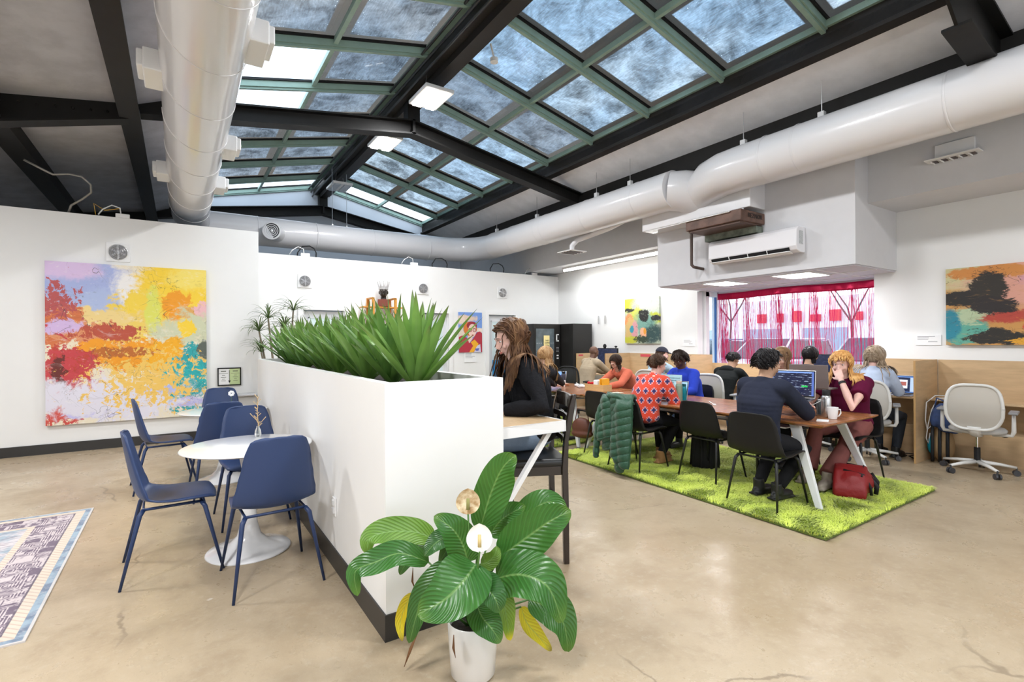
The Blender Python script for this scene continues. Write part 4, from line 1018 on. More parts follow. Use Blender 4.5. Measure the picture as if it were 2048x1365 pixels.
# ---------------------------------------------------------------- chairs
def shell(m, prof, wid, curl, corner, nu=14, nv=26):
    P = [V((0, a, b)) for a, b in prof]
    def fn(u, v):
        p = catm(P, v); q = (catm(P, min(1, v + .02)) - catm(P, max(0, v - .02))).normalized()
        nr = V((0, -q.z, q.y))
        k = v * (len(wid) - 1); i = min(int(k), len(wid) - 2); f = k - i; f = f * f * (3 - 2 * f)
        w = wid[i] * (1 - f) + wid[i + 1] * f
        for e0, e1 in ((1 - corner, 1), (corner * .5, 0)):
            t = (v - e0) / (e1 - e0)
            if t > 0: w -= corner * .42 * (1 - math.sqrt(max(0, 1 - t * t)))
        k = v * (len(curl) - 1); i = min(int(k), len(curl) - 2); f = k - i; c = curl[i] * (1 - f) + curl[i + 1] * f
        x = (u - .5) * 2
        p = p + V((x * w, 0, 0)) + nr * (-abs(x) ** 2.2 * c)
        # rounded corners: pull the sides back along the profile
        return p
    m.grid(fn, nu, nv)
def shell_chair(name, label, group, sm, lm, prof, wid, curl, corner, seat_z, foot, cat='chair'):
    r = empty(name, (0, 0, 0), 0, label, cat, group)
    m = MB(); shell(m, prof, wid, curl, corner); o = m.build('shell', sm, r, smooth=True)
    md = o.modifiers.new('s', 'SOLIDIFY'); md.thickness = .012; md.offset = -1
    fr = MB(); z = seat_z - .035; a, b = .165, .15
    fr.tube([(-a, b, z), (-a, -b, z), (a, -b, z), (a, b, z), (-a, b, z)], .009, 8, cap=False)
    fr.build('seat_frame', lm, r, smooth=True)
    for sx in (-1, 1):
        for sy in (-1, 1):
            MB().tube([(sx * a, sy * b, z), (sx * (a + .02), sy * (b + .02), z - .03), (sx * foot[0], sy * foot[1], .0)], [.013, .014, .008], 10).build('leg', lm, r, smooth=True)
    return r
BLUE = mat('navy blue moulded plastic', (.026, .050, .135), .42); BLUEL = mat('navy blue metal leg', (.018, .038, .11), .4)
c0 = shell_chair('cafe_chair', None, 'navy cafe chairs', BLUE, BLUEL,
                 [(.235, .452), (.21, .474), (.10, .472), (0, .462), (-.10, .458), (-.165, .475), (-.20, .53), (-.222, .62), (-.245, .75), (-.262, .86), (-.268, .90)],
                 [.185, .205, .215, .222, .228, .232, .230, .212, .188, .166, .148], [-.014, -.012, -.005, .006, .028, .05, .06, .052, .04, .028, .018], .17, .47, (.245, .265))
c0['label'] = 'navy blue cafe chair seen from behind, nearest at the front round table'
c0.location = (.475, 3.46, 0); c0.rotation_euler = (0, 0, R(3))
dup(c0, None, (-.04, 3.98, 0), R(-88), 'navy blue cafe chair in profile, left of the front round table')
dup(c0, None, (.50, 4.72, 0), R(183), 'navy blue cafe chair across the front round table, behind the dried twig')
dup(c0, None, (.33, 5.66, 0), R(4), 'navy blue cafe chair seen from behind at the rear round table')
dup(c0, None, (-.13, 6.25, 0), R(-84), 'navy blue cafe chair in profile, left of the rear round table')
dup(c0, None, (.42, 6.92, 0), R(178), 'navy blue cafe chair across the rear round table, by the wall notice')
BSH = mat('matt black moulded shell', (.011, .0105, .010), .5, bump=.03, bs=300, spec=.3); BLEG = mat('black tube leg', (.015, .015, .016), .35)
k0 = shell_chair('shell_chair', None, 'black shell chairs at the long tables', BSH, BLEG,
                 [(.24, .435), (.215, .46), (.10, .462), (0, .448), (-.10, .44), (-.17, .455), (-.215, .51), (-.238, .60), (-.25, .70), (-.262, .78), (-.268, .815)],
                 [.20, .222, .238, .248, .254, .256, .252, .240, .222, .200, .178], [-.01, .004, .008, .010, .015, .022, .028, .030, .026, .018, .010], .17, .46, (.23, .245))
for q, (x, y, rz_, lb) in enumerate(((4.30, 2.48, -90, 'black shell chair nearest the camera, under the man in the navy sweatshirt'), (4.62, 3.25, -92, 'empty black shell chair at the near side of the long table'),
        (4.31, 3.98, -88, 'black shell chair draped with the green quilted coat'), (4.52, 4.62, -90, 'black shell chair pushed in left of the green coat'),
        (5.78, 2.46, 90, 'black shell chair under the woman in the maroon top'), (5.86, 3.12, 90, 'black shell chair behind the raised grey laptop'), (5.86, 4.46, 90, 'black shell chair under the woman in the bright blue jacket'),
        (5.90, 5.66, 90, 'black shell chair under the woman in the coral top'), (4.20, 5.72, -90, 'black shell chair at the far table under the woman with long fair hair'))):
    c = k0 if q == 0 else dup(k0); c.location = (x, y, .0); c.rotation_euler = (0, 0, R(rz_)); c['label'] = lb
    c.location.z = .012

def office(label, fm, mm, sm, group):
    r = empty('office_chair', (0, 0, 0), 0, label, 'office chair', group)
    ring = []
    def out(t):  # superelliptic outline, narrower at the top
        a = 2 * PI * t; c, s = math.cos(a), math.sin(a)
        x = math.copysign(abs(c) ** .55, c); y = math.copysign(abs(s) ** .55, s)
        w = .235 if y > 0 else .235 + .03 * (1 - abs(y + .35))
        return x * (.225 - .02 * y) * (1 if y > -.2 else 1 - .25 * (abs(y) - .2)), y * .235
    def back(x, y): return V((x, -.255 - .07 * (y + .1) + .9 * x * x * .5 - .03 * math.cos(y * 9), .725 + y))
    pts = [back(*out(i / 40)) for i in range(41)]
    m = MB(); m.tube(pts, .020, 8, cap=False, flat=.8); m.build('back_frame', fm, r, smooth=True)
    m = MB(); vs = [back(0, 0)]; fs = []; nr = 6
    for j in range(1, nr + 1):
        for i in range(40):
            a, b = out(i / 40); vs.append(back(a * j / nr, b * j / nr))
    for i in range(40): fs.append((0, 1 + i, 1 + (i + 1) % 40))
    for j in range(nr - 1):
        for i in range(40):
            a = 1 + j * 40 + i; b = 1 + j * 40 + (i + 1) % 40; fs.append((a, a + 40, b + 40, b))
    m.add(vs, fs); m.build('back_mesh', mm, r, smooth=True)
    MB().tube([(0, -.24, .52), (0, -.20, .45), (0, -.08, .41), (0, 0, .40)], [.055, .05, .045, .05], 12, flat=.45).build('back_stem', fm, r, smooth=True)
    m = MB()
    m.lathe([(0, .43), (.19, .43), (.235, .445), (.24, .47), (.22, .49), (.12, .497), (0, .495)], (0, .02, 0), 28); s = m.build('seat', sm, r, smooth=True); s.scale = (1, .98, 1)
    MB().cyl((0, 0, .12), (0, 0, .27), .027, n=14).build('cylinder_sleeve', BLK, r, smooth=False); MB().cyl((0, 0, .26), (0, 0, .43), .015, n=12).build('gas_lift', CHROME, r)
    MB().tube([(.05, .02, .42), (.19, .06, .41)], .007, 6).ell((.21, .065, .405), (.03, .012, .012)).build('tilt_lever', BLK, r)
    for sx in (-1, 1):
        MB().tube([(sx * .12, -.02, .425), (sx * .27, -.02, .43), (sx * .285, -.02, .47), (sx * .285, -.02, .66)], [.018, .018, .02, .016], 10).build('arm_post', fm, r, smooth=True)
        MB().box((sx * .285, .0, .67), (.075, .25, .025)).build('arm_pad', mat('arm pad ' + label[:5], (.30, .30, .31), .6) if 'white' in label else BLK, r, bevel=.01, seg=3)
    for i in range(5):
        a = 2 * PI * i / 5 + .3; d = V((math.cos(a), math.sin(a), 0))
        MB().tube([d * .03 + V((0, 0, .115)), d * .18 + V((0, 0, .105)), d * .31 + V((0, 0, .085))], [.03, .022, .017], 8, flat=.8).build('base_spoke', fm, r, smooth=True)
        c = MB(); q = d * .31; t = V((-d.y, d.x, 0))
        for s in (-1, 1): c.tube([q + t * (s * .008) + V((0, 0, .03)), q + t * (s * .026) + V((0, 0, .03))], .03, 14)
        c.cyl(q + V((0, 0, .03)), q + V((0, 0, .09)), .008); c.build('caster', mat('caster', (.05, .05, .055), .4), r, smooth=False)
    return r
OFW = mat('off white chair plastic', (.66, .65, .62), .35)
def meshmat(name, c, op):
    m, nt, out = newmat(name)
    d = N(nt, 'ShaderNodeBsdfPrincipled', {'Base Color': c4(c), 'Roughness': .8}); t = N(nt, 'ShaderNodeBsdfTransparent')
    ms = N(nt, 'ShaderNodeMixShader', {0: op, 1: t.outputs[0], 2: d.outputs[0]}); nt.links.new(ms.outputs[0], out.inputs[0]); return m
o0 = office('empty white mesh-backed office chair at the right-hand cubicle', OFW, meshmat('pale mesh', (.50, .47, .42), .93), mat('pale grey seat cloth', (.48, .47, .45), .8), 'white office chairs at the wall desks')
o0.location = (7.20, 1.80, 0); o0.rotation_euler = (0, 0, R(-82))
dup(o0, None, (6.93, 2.74, 0), R(-70), 'white office chair under the woman with wavy grey hair')
dup(o0, None, (6.98, 3.50, 0), R(-96), 'white office chair of the black haired person facing the curtain')
dup(o0, None, (6.52, 4.52, 0), R(-78), 'white office chair under the man in the black hoodie')
dup(o0, None, (6.62, 5.72, 0), R(-80), 'white office chair under the man in the dark cap')
ob = office('black mesh office chair, its seat turned to the beige sweater man', BLK, meshmat('black mesh', (.02, .02, .02), .78), DARKG, None)
ob.location = (6.35, 7.52, 0); ob.rotation_euler = (0, 0, R(-60)); del_ = [ob]
if 'group' in ob: del ob['group']

# bar stools
SW = mat('espresso stained wood', (.022, .014, .010), .25, coat=.4)
def stool(label):
    r = empty('bar_stool', (0, 0, 0), 0, label, 'bar stool', 'black wooden bar stools at the high table')
    for sx in (-1, 1):
        m = MB(); m.prism([(-.20, 0), (-.165, 0), (-.16, .35), (-.155, .62), (-.17, .80), (-.205, 1.02), (-.23, 1.10), (-.255, 1.10), (-.24, 1.0), (-.20, .80), (-.195, .62), (-.20, .35)], sx * .2 - .019, sx * .2 + .019, 0)
        m.build('rear_leg', SW, r, bevel=.004)
        MB().box((sx * .19, .18, .31), (.038, .038, .62)).build('front_leg', SW, r, bevel=.004)
    m = MB(); m.box((0, -.01, .605), (.40, .38, .06)); m.build('seat_rail', SW, r, bevel=.004)
    m = MB(); m.box((0, 0, .655), (.41, .40, .055)); m.build('seat_pad', mat('black vinyl', (.02, .02, .02), .3), r, bevel=.022, seg=4)
    for z, h, y in ((1.045, .09, -.225), (.94, .035, -.205), (.86, .035, -.195), (.79, .03, -.188)):
        m = MB(); m.grid(lambda u, v: (-.185 + .37 * u, y - .02 * math.sin(PI * u), z - h / 2 + h * v), 10, 2); o = m.build('back_slat', SW, r, solid=.018)
    for z, y in ((.20, .18), (.34, -.18)): MB().box((0, y, z), (.36, .02, .035)).build('stretcher', SW, r)
    for sx in (-1, 1): MB().box((sx * .195, 0, .27), (.02, .34, .03)).build('stretcher', SW, r)
    MB().box((.11, -.238, .945), (.09, .002, .03), Matrix.Rotation(.12, 3, 'X')).build('maker_label', PAPER, r)
    return r
s0 = stool('near black wooden bar stool under the long haired woman at the high table')
s0.location = (2.02, 2.82, 0); s0.rotation_euler = (0, 0, R(65))
dup(s0, None, (1.98, 3.55, 0), R(85), 'second black wooden bar stool behind the long haired woman')

# ---------------------------------------------------------------- tables
def tulip(x, y, label):
    r = empty('tulip_table', (x, y, 0), 0, label, 'table', 'round white pedestal tables')
    TW = mat('white lacquer', (.80, .80, .81), .16, coat=.5)
    MB().lathe([(0, .715), (.34, .715), (.40, .722), (.415, .73), (.412, .735), (.40, .737), (0, .737)], n=64).build('tabletop', TW, r, sharp=40)
    MB().lathe([(.265, 0), (.27, .006), (.262, .014), (.20, .03), (.12, .06), (.075, .11), (.055, .19), (.042, .32), (.036, .42), (.04, .55), (.06, .66), (.09, .715)], n=48).build('pedestal', TW, r, smooth=True)
    return r
tulip(.405, 3.98, 'round white pedestal table, nearer of the two, with dried twig'); tulip(.40, 6.2, 'round white pedestal table, farther of the two, by the left wall')
# twig and flower
r = empty('bud_vase', (.50, 4.28, .737), 0, 'tiny clear vase with a bare dried twig on the front round table', 'vase')
MB().lathe([(.018, 0), (.024, .02), (.020, .05), (.010, .07), (.012, .08)], n=16).build('vase', mat('clear glass', (.8, .85, .85), .05, trans=.9), r, smooth=True)
m = MB(); rnd = random.Random(2); TW_ = mat('dry twig', (.62, .45, .24), .8)
p = [(0, 0, .02), (.003, 0, .10), (-.004, .004, .18), (.002, 0, .26), (-.003, 0, .30)]; m.tube(p, [.003, .003, .0025, .002, .001], 6)
for k in range(22):
    z = .07 + k * .0105; a = rnd.uniform(0, 6.28); L = rnd.uniform(.01, .03) + (.05 if k in (1, 3, 4) else 0)
    m.tube([(0, 0, z), (L * .5 * math.cos(a), L * .5 * math.sin(a), z + L * .5), (L * math.cos(a), L * math.sin(a), z + L)], [.002, .002, .003], 5)
m.build('twig', TW_, r)
r = empty('bud_vase', (.47, 6.2, .737), 0, 'small vase with one white flower on the rear round table', 'vase')
MB().lathe([(.018, 0), (.022, .03), (.012, .07)], n=14).build('vase', mat('clear glass', (.8, .85, .85), .05, trans=.9), r, smooth=True)
MB().cyl((0, 0, .03), (0, 0, .165), .002, n=6).build('stem', mat('lily stalk', (.07, .16, .03), .4), r)
m = MB()
for k in range(7): a = k * .9; m.ell((.018 * math.cos(a), .0, .17 + .018 * math.sin(a)), (.014, .006, .014), n=8, m=6)
m.build('flower', PAPER, r, smooth=True)

# counter-height table against the planter
r = empty('high_table', (1.77, 3.6, 0), 0, 'counter-height table with pale wood top and white metal edge beside the planter', 'table')
hx0, hx1, hy0, hy1 = 1.525, 2.02, 2.455, 3.07
m = MB(); m.M = Matrix.Translation((-1.77, -3.6, 0)); m.bb(hx0 + .012, hx1 - .012, hy0 + .012, hy1 - .012, .915, .951); m.build('wood_top', OAK, r)
m = MB(); m.M = Matrix.Translation((-1.77, -3.6, 0))
for (a, b, c, d_) in ((hx0, hx1, hy0, hy0 + .012), (hx0, hx1, hy1 - .012, hy1), (hx0, hx0 + .012, hy0, hy1), (hx1 - .012, hx1, hy0, hy1)): m.bb(a, b, c, d_, .885, .953)
m.build('metal_edge', WHITE, r, bevel=.002)
for y in (2.50, 3.02):
    m = MB(); m.M = Matrix.Translation((-1.77, -3.6, 0)); m.beam((1.92, y, .89), (1.545, y, .42), .03, .03); m.build('brace', WHITE, r)
    m = MB(); m.M = Matrix.Translation((-1.77, -3.6, 0)); m.beam((1.535, y, .89), (1.535, y, .0), .03, .03); m.build('leg', WHITE, r)
# long walnut tables
def longtable(y0, y1, label, x0=4.455, x1=5.50):
    cx, cy = (x0 + x1) / 2, (y0 + y1) / 2
    r = empty('work_table', (cx, cy, 0), 0, label, 'table', 'long walnut topped work tables')
    m = MB(); hx, hy = (x1 - x0) / 2, (y1 - y0) / 2
    m.add([(-hx, -hy, .735), (hx, -hy, .735), (hx, hy, .735), (-hx, hy, .735), (-hx, -hy, .722), (hx, -hy, .722), (hx, hy, .722), (-hx, hy, .722), (-hx + .035, -hy + .035, .700), (hx - .035, -hy + .035, .700), (hx - .035, hy - .035, .700), (-hx + .035, hy - .035, .700)],
          [(0, 1, 2, 3), (0, 4, 5, 1), (1, 5, 6, 2), (2, 6, 7, 3), (3, 7, 4, 0), (4, 8, 9, 5), (5, 9, 10, 6), (6, 10, 11, 7), (7, 11, 8, 4), (11, 10, 9, 8)])
    m.build('tabletop', WALNUT, r)
    for sx in (-1, 1):
        for sy in (-1, 1):
            m = MB(); a = V((sx * (hx - .13), sy * (hy - .30), .70)); b = V((sx * (hx - .01), sy * (hy - .04), .028))
            n = 4; rr = [(.045, .022), (.026, .016)]
            vs = []
            for p, (w1_, w2_) in ((a, rr[0]), (b, rr[1])):
                vs += [p + V((-w2_, -w1_, 0)), p + V((w2_, -w1_, 0)), p + V((w2_, w1_, 0)), p + V((-w2_, w1_, 0))]
            m.add(vs, [(3, 2, 1, 0), (4, 5, 6, 7), (0, 1, 5, 4), (1, 2, 6, 5), (2, 3, 7, 6), (3, 0, 4, 7)]); m.build('leg', mat('white powder coat', (.74, .76, .76), .35), r, bevel=.004)
            MB().cyl(b - V((0, 0, .028)), b, .02, n=12).build('foot', GREYP, r)
    m = MB()
    for sy in (-1, 1): m.beam((-hx + .14, sy * (hy - .30), .685), (hx - .14, sy * (hy - .30), .685), .04, .03)
    m.beam((0, -hy + .3, .685), (0, hy - .3, .685), .05, .03); m.build('under_frame', mat('white powder coat', (.74, .76, .76), .35), r)
    m = MB(); m.box((-.05, 0, .60), (.16, hy * 1.3, .012)); m.build('cable_tray', METAL, r)
    return r
longtable(2.08, 5.07, 'long walnut topped table nearest the camera with white splayed legs'); longtable(5.13, 8.1, 'long walnut topped table behind, holding the bamboo box')
# ---------------------------------------------------------------- rugs
def shag(name, poly, label, seed, n):
    """poly: 4 corners, pile of many bent blades"""
    a, b, c, d_ = [V((p[0], p[1], 0)) for p in poly]; cen = (a + b + c + d_) / 4
    r = empty(name, cen, 0, label, 'rug', 'lime shag rugs')
    def P(u, v): return (a * (1 - u) + b * u) * (1 - v) + (d_ * (1 - u) + c * u) * v - cen
    m = MB(); m.grid(lambda u, v: P(u, v) + V((0, 0, .012)), 4, 4); m.build('backing', mat('rug backing', (.12, .17, .03), .9), r, solid=.012)
    rnd = random.Random(seed); vs = []; fs = []
    L = (b - a).length; W = (d_ - a).length
    for k in range(n):
        u, v = rnd.random(), rnd.random(); p = P(u, v); g = noise.noise(V((p.x * 3.2, p.y * 3.2, seed))); ang = g * 5 + rnd.uniform(-.9, .9)
        dx, dy = math.cos(ang), math.sin(ang); h = rnd.uniform(.020, .034); l = rnd.uniform(.012, .032); w = .0032
        o = len(vs); vs += [(p.x - dy * w, p.y + dx * w, .014), (p.x + dy * w, p.y - dx * w, .014), (p.x + dx * l * .6 + dy * w, p.y + dy * l * .6 - dx * w, .014 + h * .8), (p.x + dx * l * .6 - dy * w, p.y + dy * l * .6 + dx * w, .014 + h * .8), (p.x + dx * l * 1.5, p.y + dy * l * 1.5, .014 + h)]
        fs += [(o, o + 1, o + 2, o + 3), (o + 3, o + 2, o + 4)]
    me = bpy.data.meshes.new('pile'); me.from_pydata(vs, [], fs); me.materials.append(mat('lime shag pile', (.66, .76, .11), .75, col2=(.46, .58, .05), vs=3.0, sheen=.4)); o = bpy.data.objects.new('pile', me); COL.objects.link(o); o.parent = r; o['kind'] = 'stuff'
    return r
shag('shag_rug', [(3.86, 1.79), (5.98, 1.80), (6.05, 5.02), (4.02, 5.06)], 'lime green shag rug under the long table nearest the camera', 3, 75000)
shag('shag_rug', [(3.95, 5.40), (6.05, 5.40), (6.05, 8.4), (3.95, 8.4)], 'lime green shag rug under the rear long table', 8, 45000)
def persian():
    m, nt, out = newmat('faded persian rug')
    g = N(nt, 'ShaderNodeTexCoord').outputs['Object']; sp = N(nt, 'ShaderNodeSeparateXYZ', {0: g})
    X, Y = 2.4, 1.195
    ex = MT(nt, 'SUBTRACT', 1.2, MT(nt, 'ABSOLUTE', sp.outputs[0])); ey = MT(nt, 'SUBTRACT', Y, MT(nt, 'ABSOLUTE', sp.outputs[1])); e = MT(nt, 'MINIMUM', ex, ey)
    n1 = noise_n(nt, g, 5, 5, .7); n2 = noise_n(nt, g, 26, 4, .7); n3 = noise_n(nt, VM(nt, 'MULTIPLY', g, (1, 9, 1)), 6, 3, .6)
    pal, grey, blue, cream, plum = (.56, .50, .50), (.20, .17, .20), (.30, .38, .44), (.62, .54, .44), (.16, .12, .16)
    vo = N(nt, 'ShaderNodeTexVoronoi', {'Scale': 7.0}, feature='F1', distance='CHEBYCHEV'); nt.links.new(g, vo.inputs['Vector'])
    rg = MT(nt, 'SINE', MT(nt, 'MULTIPLY', vo.outputs['Distance'], 60.0))
    bord = mix(nt, MR(nt, MT(nt, 'ADD', MT(nt, 'MULTIPLY', rg, .18), n2), .42, .60), plum, (.58, .50, .50))
    field = mix(nt, MR(nt, n1, .38, .62), (.60, .54, .54), blue); field = mix(nt, MT(nt, 'MULTIPLY', MR(nt, n3, .52, .62), .7), field, grey)
    # medallion arcs
    dl = VM(nt, 'LENGTH', VM(nt, 'MULTIPLY', g, (1.4, 1, 0)), out=1); arc_ = MR(nt, MT(nt, 'ABSOLUTE', MT(nt, 'SUBTRACT', dl, .62)), .05, .03); field = mix(nt, MT(nt, 'MULTIPLY', arc_, .7), field, cream)
    def step(a): return MR(nt, e, a, a + .004)
    col = mix(nt, step(.012), (.55, .52, .5), mix(nt, MR(nt, n1, .4, .6), (.16, .20, .27), (.30, .38, .45)))
    dots = MR(nt, MT(nt, 'SINE', MT(nt, 'MULTIPLY', MT(nt, 'ADD', sp.outputs[0], sp.outputs[1]), 140.0)), .3, .9)
    crm = mix(nt, MT(nt, 'MULTIPLY', dots, .5), cream, (.45, .28, .22))
    col = mix(nt, step(.048), col, crm); col = mix(nt, step(.105), col, (.14, .11, .14)); col = mix(nt, step(.115), col, bord); col = mix(nt, step(.32), col, crm); col = mix(nt, step(.36), col, field)
    col = mix(nt, MT(nt, 'MULTIPLY', MR(nt, n2, .5, .7), .35), col, (.62, .56, .54))
    p = N(nt, 'ShaderNodeBsdfPrincipled', {'Base Color': col, 'Roughness': .9}); nt.links.new(p.outputs[0], out.inputs[0]); return m
o = MB().box((0, 0, .004), (2.4, 2.39, .008)).build('persian_rug', persian()); o.location = (-1.83, 4.555, 0); tag(o, 'faded blue and plum patterned rug lying on the concrete at far left', 'rug')

# ---------------------------------------------------------------- wall desks and cubicle panels
EDGE = PLYE
def panel(x0, x1, y0, y1, z1, label):
    r = empty('desk_divider', ((x0 + x1) / 2, (y0 + y1) / 2, 0), 0, label, 'divider', 'plywood dividers between the wall desks')
    hx, hy = (x1 - x0) / 2, (y1 - y0) / 2
    MB().bb(-hx, hx, -hy, hy, 0, z1).build('panel', PLY, r); m = MB(); m.bb(-hx - .002, -hx, -hy, hy, 0, z1); m.bb(-hx, hx, -hy, hy, z1, z1 + .002); m.build('raw_edge', EDGE, r)
    return r
panel(7.11, 7.80, 2.315, 2.335, 1.19, 'tall plywood divider between the empty chair and the wavy haired woman')
panel(7.11, 7.80, .92, .94, 1.19, 'plywood divider at the right edge of the picture')
panel(7.15, 7.80, 4.20, 4.22, 1.05, 'low plywood divider in front of the curtained window')
panel(7.11, 7.80, 5.46, 5.48, 1.19, 'plywood divider left of the man in the black hoodie')
panel(7.11, 7.80, 7.40, 7.42, 1.19, 'plywood divider right of the beige sweater man')
panel(7.30, 7.80, 8.50, 8.52, 1.17, 'plywood divider against the vending machine with red sticker')
for (y0, y1, z1, lb) in ((.94, 2.31, 1.19, 'plywood back panel behind the empty office chair'), (2.34, 3.05, 1.19, 'plywood back panel behind the wavy haired woman'), (3.05, 5.46, 1.05, 'low plywood back panel under the curtained window'), (5.48, 7.40, 1.19, 'plywood back panel under the green canvas')):
    o = MB().bb(7.80, 7.825, y0, y1, 0, z1).build('desk_back_panel', PLY); tag(o, lb, 'panel', 'plywood back panels along the right wall')
for (y0, y1, lb) in ((.94, 2.31, 'plywood desk shelf behind the empty office chair'), (2.34, 4.195, 'plywood desk shelf with the photo-filled laptop'), (4.225, 5.455, 'plywood desk shelf of the black hoodie man'), (5.485, 7.395, 'plywood desk shelf of the capped man'), (7.425, 8.495, 'plywood desk shelf of the beige sweater man')):
    r = empty('wall_desk', (7.62, (y0 + y1) / 2, 0), 0, lb, 'desk', 'plywood wall desks'); h = (y1 - y0) / 2
    MB().bb(-.19, .18, -h, h, .715, .735).build('desktop', PLY, r, bevel=.002); MB().bb(.12, .14, -h, h, .0, .36).build('modesty_panel', PLY, r)
for (x, y, z, lb, dx) in ((7.30, 8.49, 1.10, 'red sticker on the divider by the vending machine', 0), (7.40, 7.39, 1.12, None, 0)):
    pass
RED = mat('red sticker', (.62, .08, .10), .5)
o = MB().box((7.42, 8.495, 1.13), (.13, .003, .03)).build('sticker', RED); tag(o, 'small red sticker on the divider beside the vending machine', 'sticker')
o = MB().box((7.797, 6.98, 1.145), (.003, .26, .05)).build('sticker', RED); tag(o, 'pink and red sticker on the back panel above the coral top woman', 'sticker')

# ---------------------------------------------------------------- laptops, screens and table things
def screenmat(name, base, layers, es=1.0, rects=()):
    m, nt, out = newmat(name)
    g = N(nt, 'ShaderNodeTexCoord').outputs['Generated']; sp = N(nt, 'ShaderNodeSeparateXYZ', {0: g}); u, v = sp.outputs[0], sp.outputs[2]
    rows = MR(nt, MT(nt, 'SINE', MT(nt, 'MULTIPLY', v, 75.0)), .3, .6); nz = noise_n(nt, VM(nt, 'MULTIPLY', g, (9, 9, 24)), 1.0, 3, .6)
    txt = MT(nt, 'MULTIPLY', rows, MR(nt, nz, .52, .60))
    col = mix(nt, MT(nt, 'MULTIPLY', txt, layers[1]), base, layers[0])
    for (x0, x1, y0, y1, c) in rects:
        f = MT(nt, 'MULTIPLY', MT(nt, 'MULTIPLY', MT(nt, 'GREATER_THAN', u, x0), MT(nt, 'LESS_THAN', u, x1)), MT(nt, 'MULTIPLY', MT(nt, 'GREATER_THAN', v, y0), MT(nt, 'LESS_THAN', v, y1)))
        col = mix(nt, f, col, c)
    p = N(nt, 'ShaderNodeBsdfPrincipled', {'Base Color': (.01, .01, .01, 1), 'Roughness': .25, 'Emission Color': col, 'Emission Strength': es}); nt.links.new(p.outputs[0], out.inputs[0]); return m
DARKS = screenmat('dark code screen', (.008, .012, .045), ((.45, .55, .75), .8), 1.0, ((0, 1, .94, 1, (.20, .35, .80)), (0, .05, 0, 1, (.10, .22, .60)), (.95, 1, 0, 1, (.08, .15, .5)), (.72, .86, .36, .43, (.02, .55, .10))))
PALES = screenmat('pale document screen', (.42, .68, .95), ((.2, .4, .7), .3), .9, ((0, 1, 0, .06, (.05, .15, .45)),))
PHOTS = screenmat('photo page screen', (.012, .02, .06), ((.1, .15, .3), .4), 1.0, ((.18, .72, .25, .78, (.75, .78, .85)), (.24, .42, .42, .70, (.45, .06, .05)), (.50, .68, .42, .66, (.40, .12, .10)), (.80, 1, .06, .94, (.45, .58, .85)), (0, 1, .92, 1, (.10, .22, .55)), (0, 1, 0, .05, (.10, .2, .5))))
BLUES = screenmat('blue page screen', (.22, .45, .90), ((.5, .7, 1), .3), .9, ((.45, .85, .25, .72, (.02, .03, .22)),))
def laptop(loc, rz, label, scr, col=METAL, w=.33, tilt=105, stand=0, group=None):
    """local: user sits at -Y, screen faces -Y"""
    r = empty('laptop', loc, rz, label, 'laptop', group); h = w * .66
    MB().box((0, 0, .008 + stand), (w, h, .014)).build('base', col, r, bevel=.003)
    MB().box((0, .02, .0155 + stand), (w * .86, h * .45, .002)).build('keyboard', BLK, r)
    lid = empty('lid', (0, h / 2, .014 + stand), 0); lid.parent = r; lid.rotation_euler = (R(90 - tilt), 0, 0)
    lid2 = MB().box((0, .004, h / 2), (w, .007, h)).build('lid', col, r, bevel=.003); bpy.data.objects.remove(lid)
    for o in (lid2,): o.location = (0, h / 2, .014 + stand); o.rotation_euler = (R(90 - tilt), 0, 0)
    o = MB().box((0, -.0006, h / 2), (w * .97, .001, h * .95)).build('bezel', BLK, lid2)
    o = MB().box((0, -.0014, h / 2 + .003), (w * .93, .0012, h * .87)).build('screen', scr, lid2)
    if stand:
        m = MB()
        for s in (-1, 1): m.beam((s * w * .38, h * .35, .004), (s * w * .38, -h * .1, stand), .025, .006); m.beam((s * w * .38, h * .35, .004), (s * w * .38, -h * .45, .004), .025, .006)
        m.build('stand', DARKG, r)
    return r
TZ = .735
laptop((4.83, 2.57, TZ), R(-76), 'open laptop with dark code screen raised in front of the navy sweatshirt man', DARKS, METAL, .40, 98, .14)
laptop((5.42, 2.62, TZ), R(96), 'large grey laptop seen from the back, raised, opposite the navy sweatshirt man', PALES, mat('grey brown lid', (.24, .20, .19), .4, .4), .36, 96, .21)
laptop((4.86, 3.98, TZ), R(-72), 'open laptop with pale blue screen in front of the red shirt man', PALES, METAL, .33, 108)
lp = laptop((5.22, 4.52, TZ), R(95), 'pale gold laptop seen from behind, in front of the blue jacket woman', PALES, mat('pale gold lid', (.42, .36, .30), .4, .3), .34, 104)
laptop((5.02, 6.42, TZ), R(-60), 'laptop with bright blue screen beside the dark flask on the far table', BLUES, METAL, .33, 108)
laptop((7.56, 2.66, TZ), R(-88), 'laptop showing photographs on the wall desk behind the maroon top woman', PHOTS, METAL, .36, 100)
def monitor(x, y, z0, z1, w, rz, label, scr=DARKS):
    r = empty('desk_monitor', (x, y, TZ), rz, label, 'monitor', 'black monitors on the wall desks')
    zc = (z0 + z1) / 2 - TZ; h = z1 - z0
    MB().box((0, 0, zc), (w, .03, h)).build('housing', BLK, r, bevel=.004); MB().box((0, -.016, zc), (w * .96, .002, h * .92)).build('screen', scr, r)
    MB().box((0, .03, zc / 2), (.05, .02, zc)).build('stand_neck', BLK, r); MB().box((0, .02, .006), (.22, .16, .012)).build('stand_base', BLK, r, bevel=.004)
    return r
DK = screenmat('dim desktop screen', (.012, .018, .05), ((.08, .1, .22), .5), .9)
monitor(7.62, 7.86, .94, 1.29, .60, R(-90), 'black monitor on the desk facing the beige sweater man', DK)
monitor(7.66, 3.56, .98, 1.235, .58, R(-90), 'black monitor against the curtained window by the black haired person', DK)
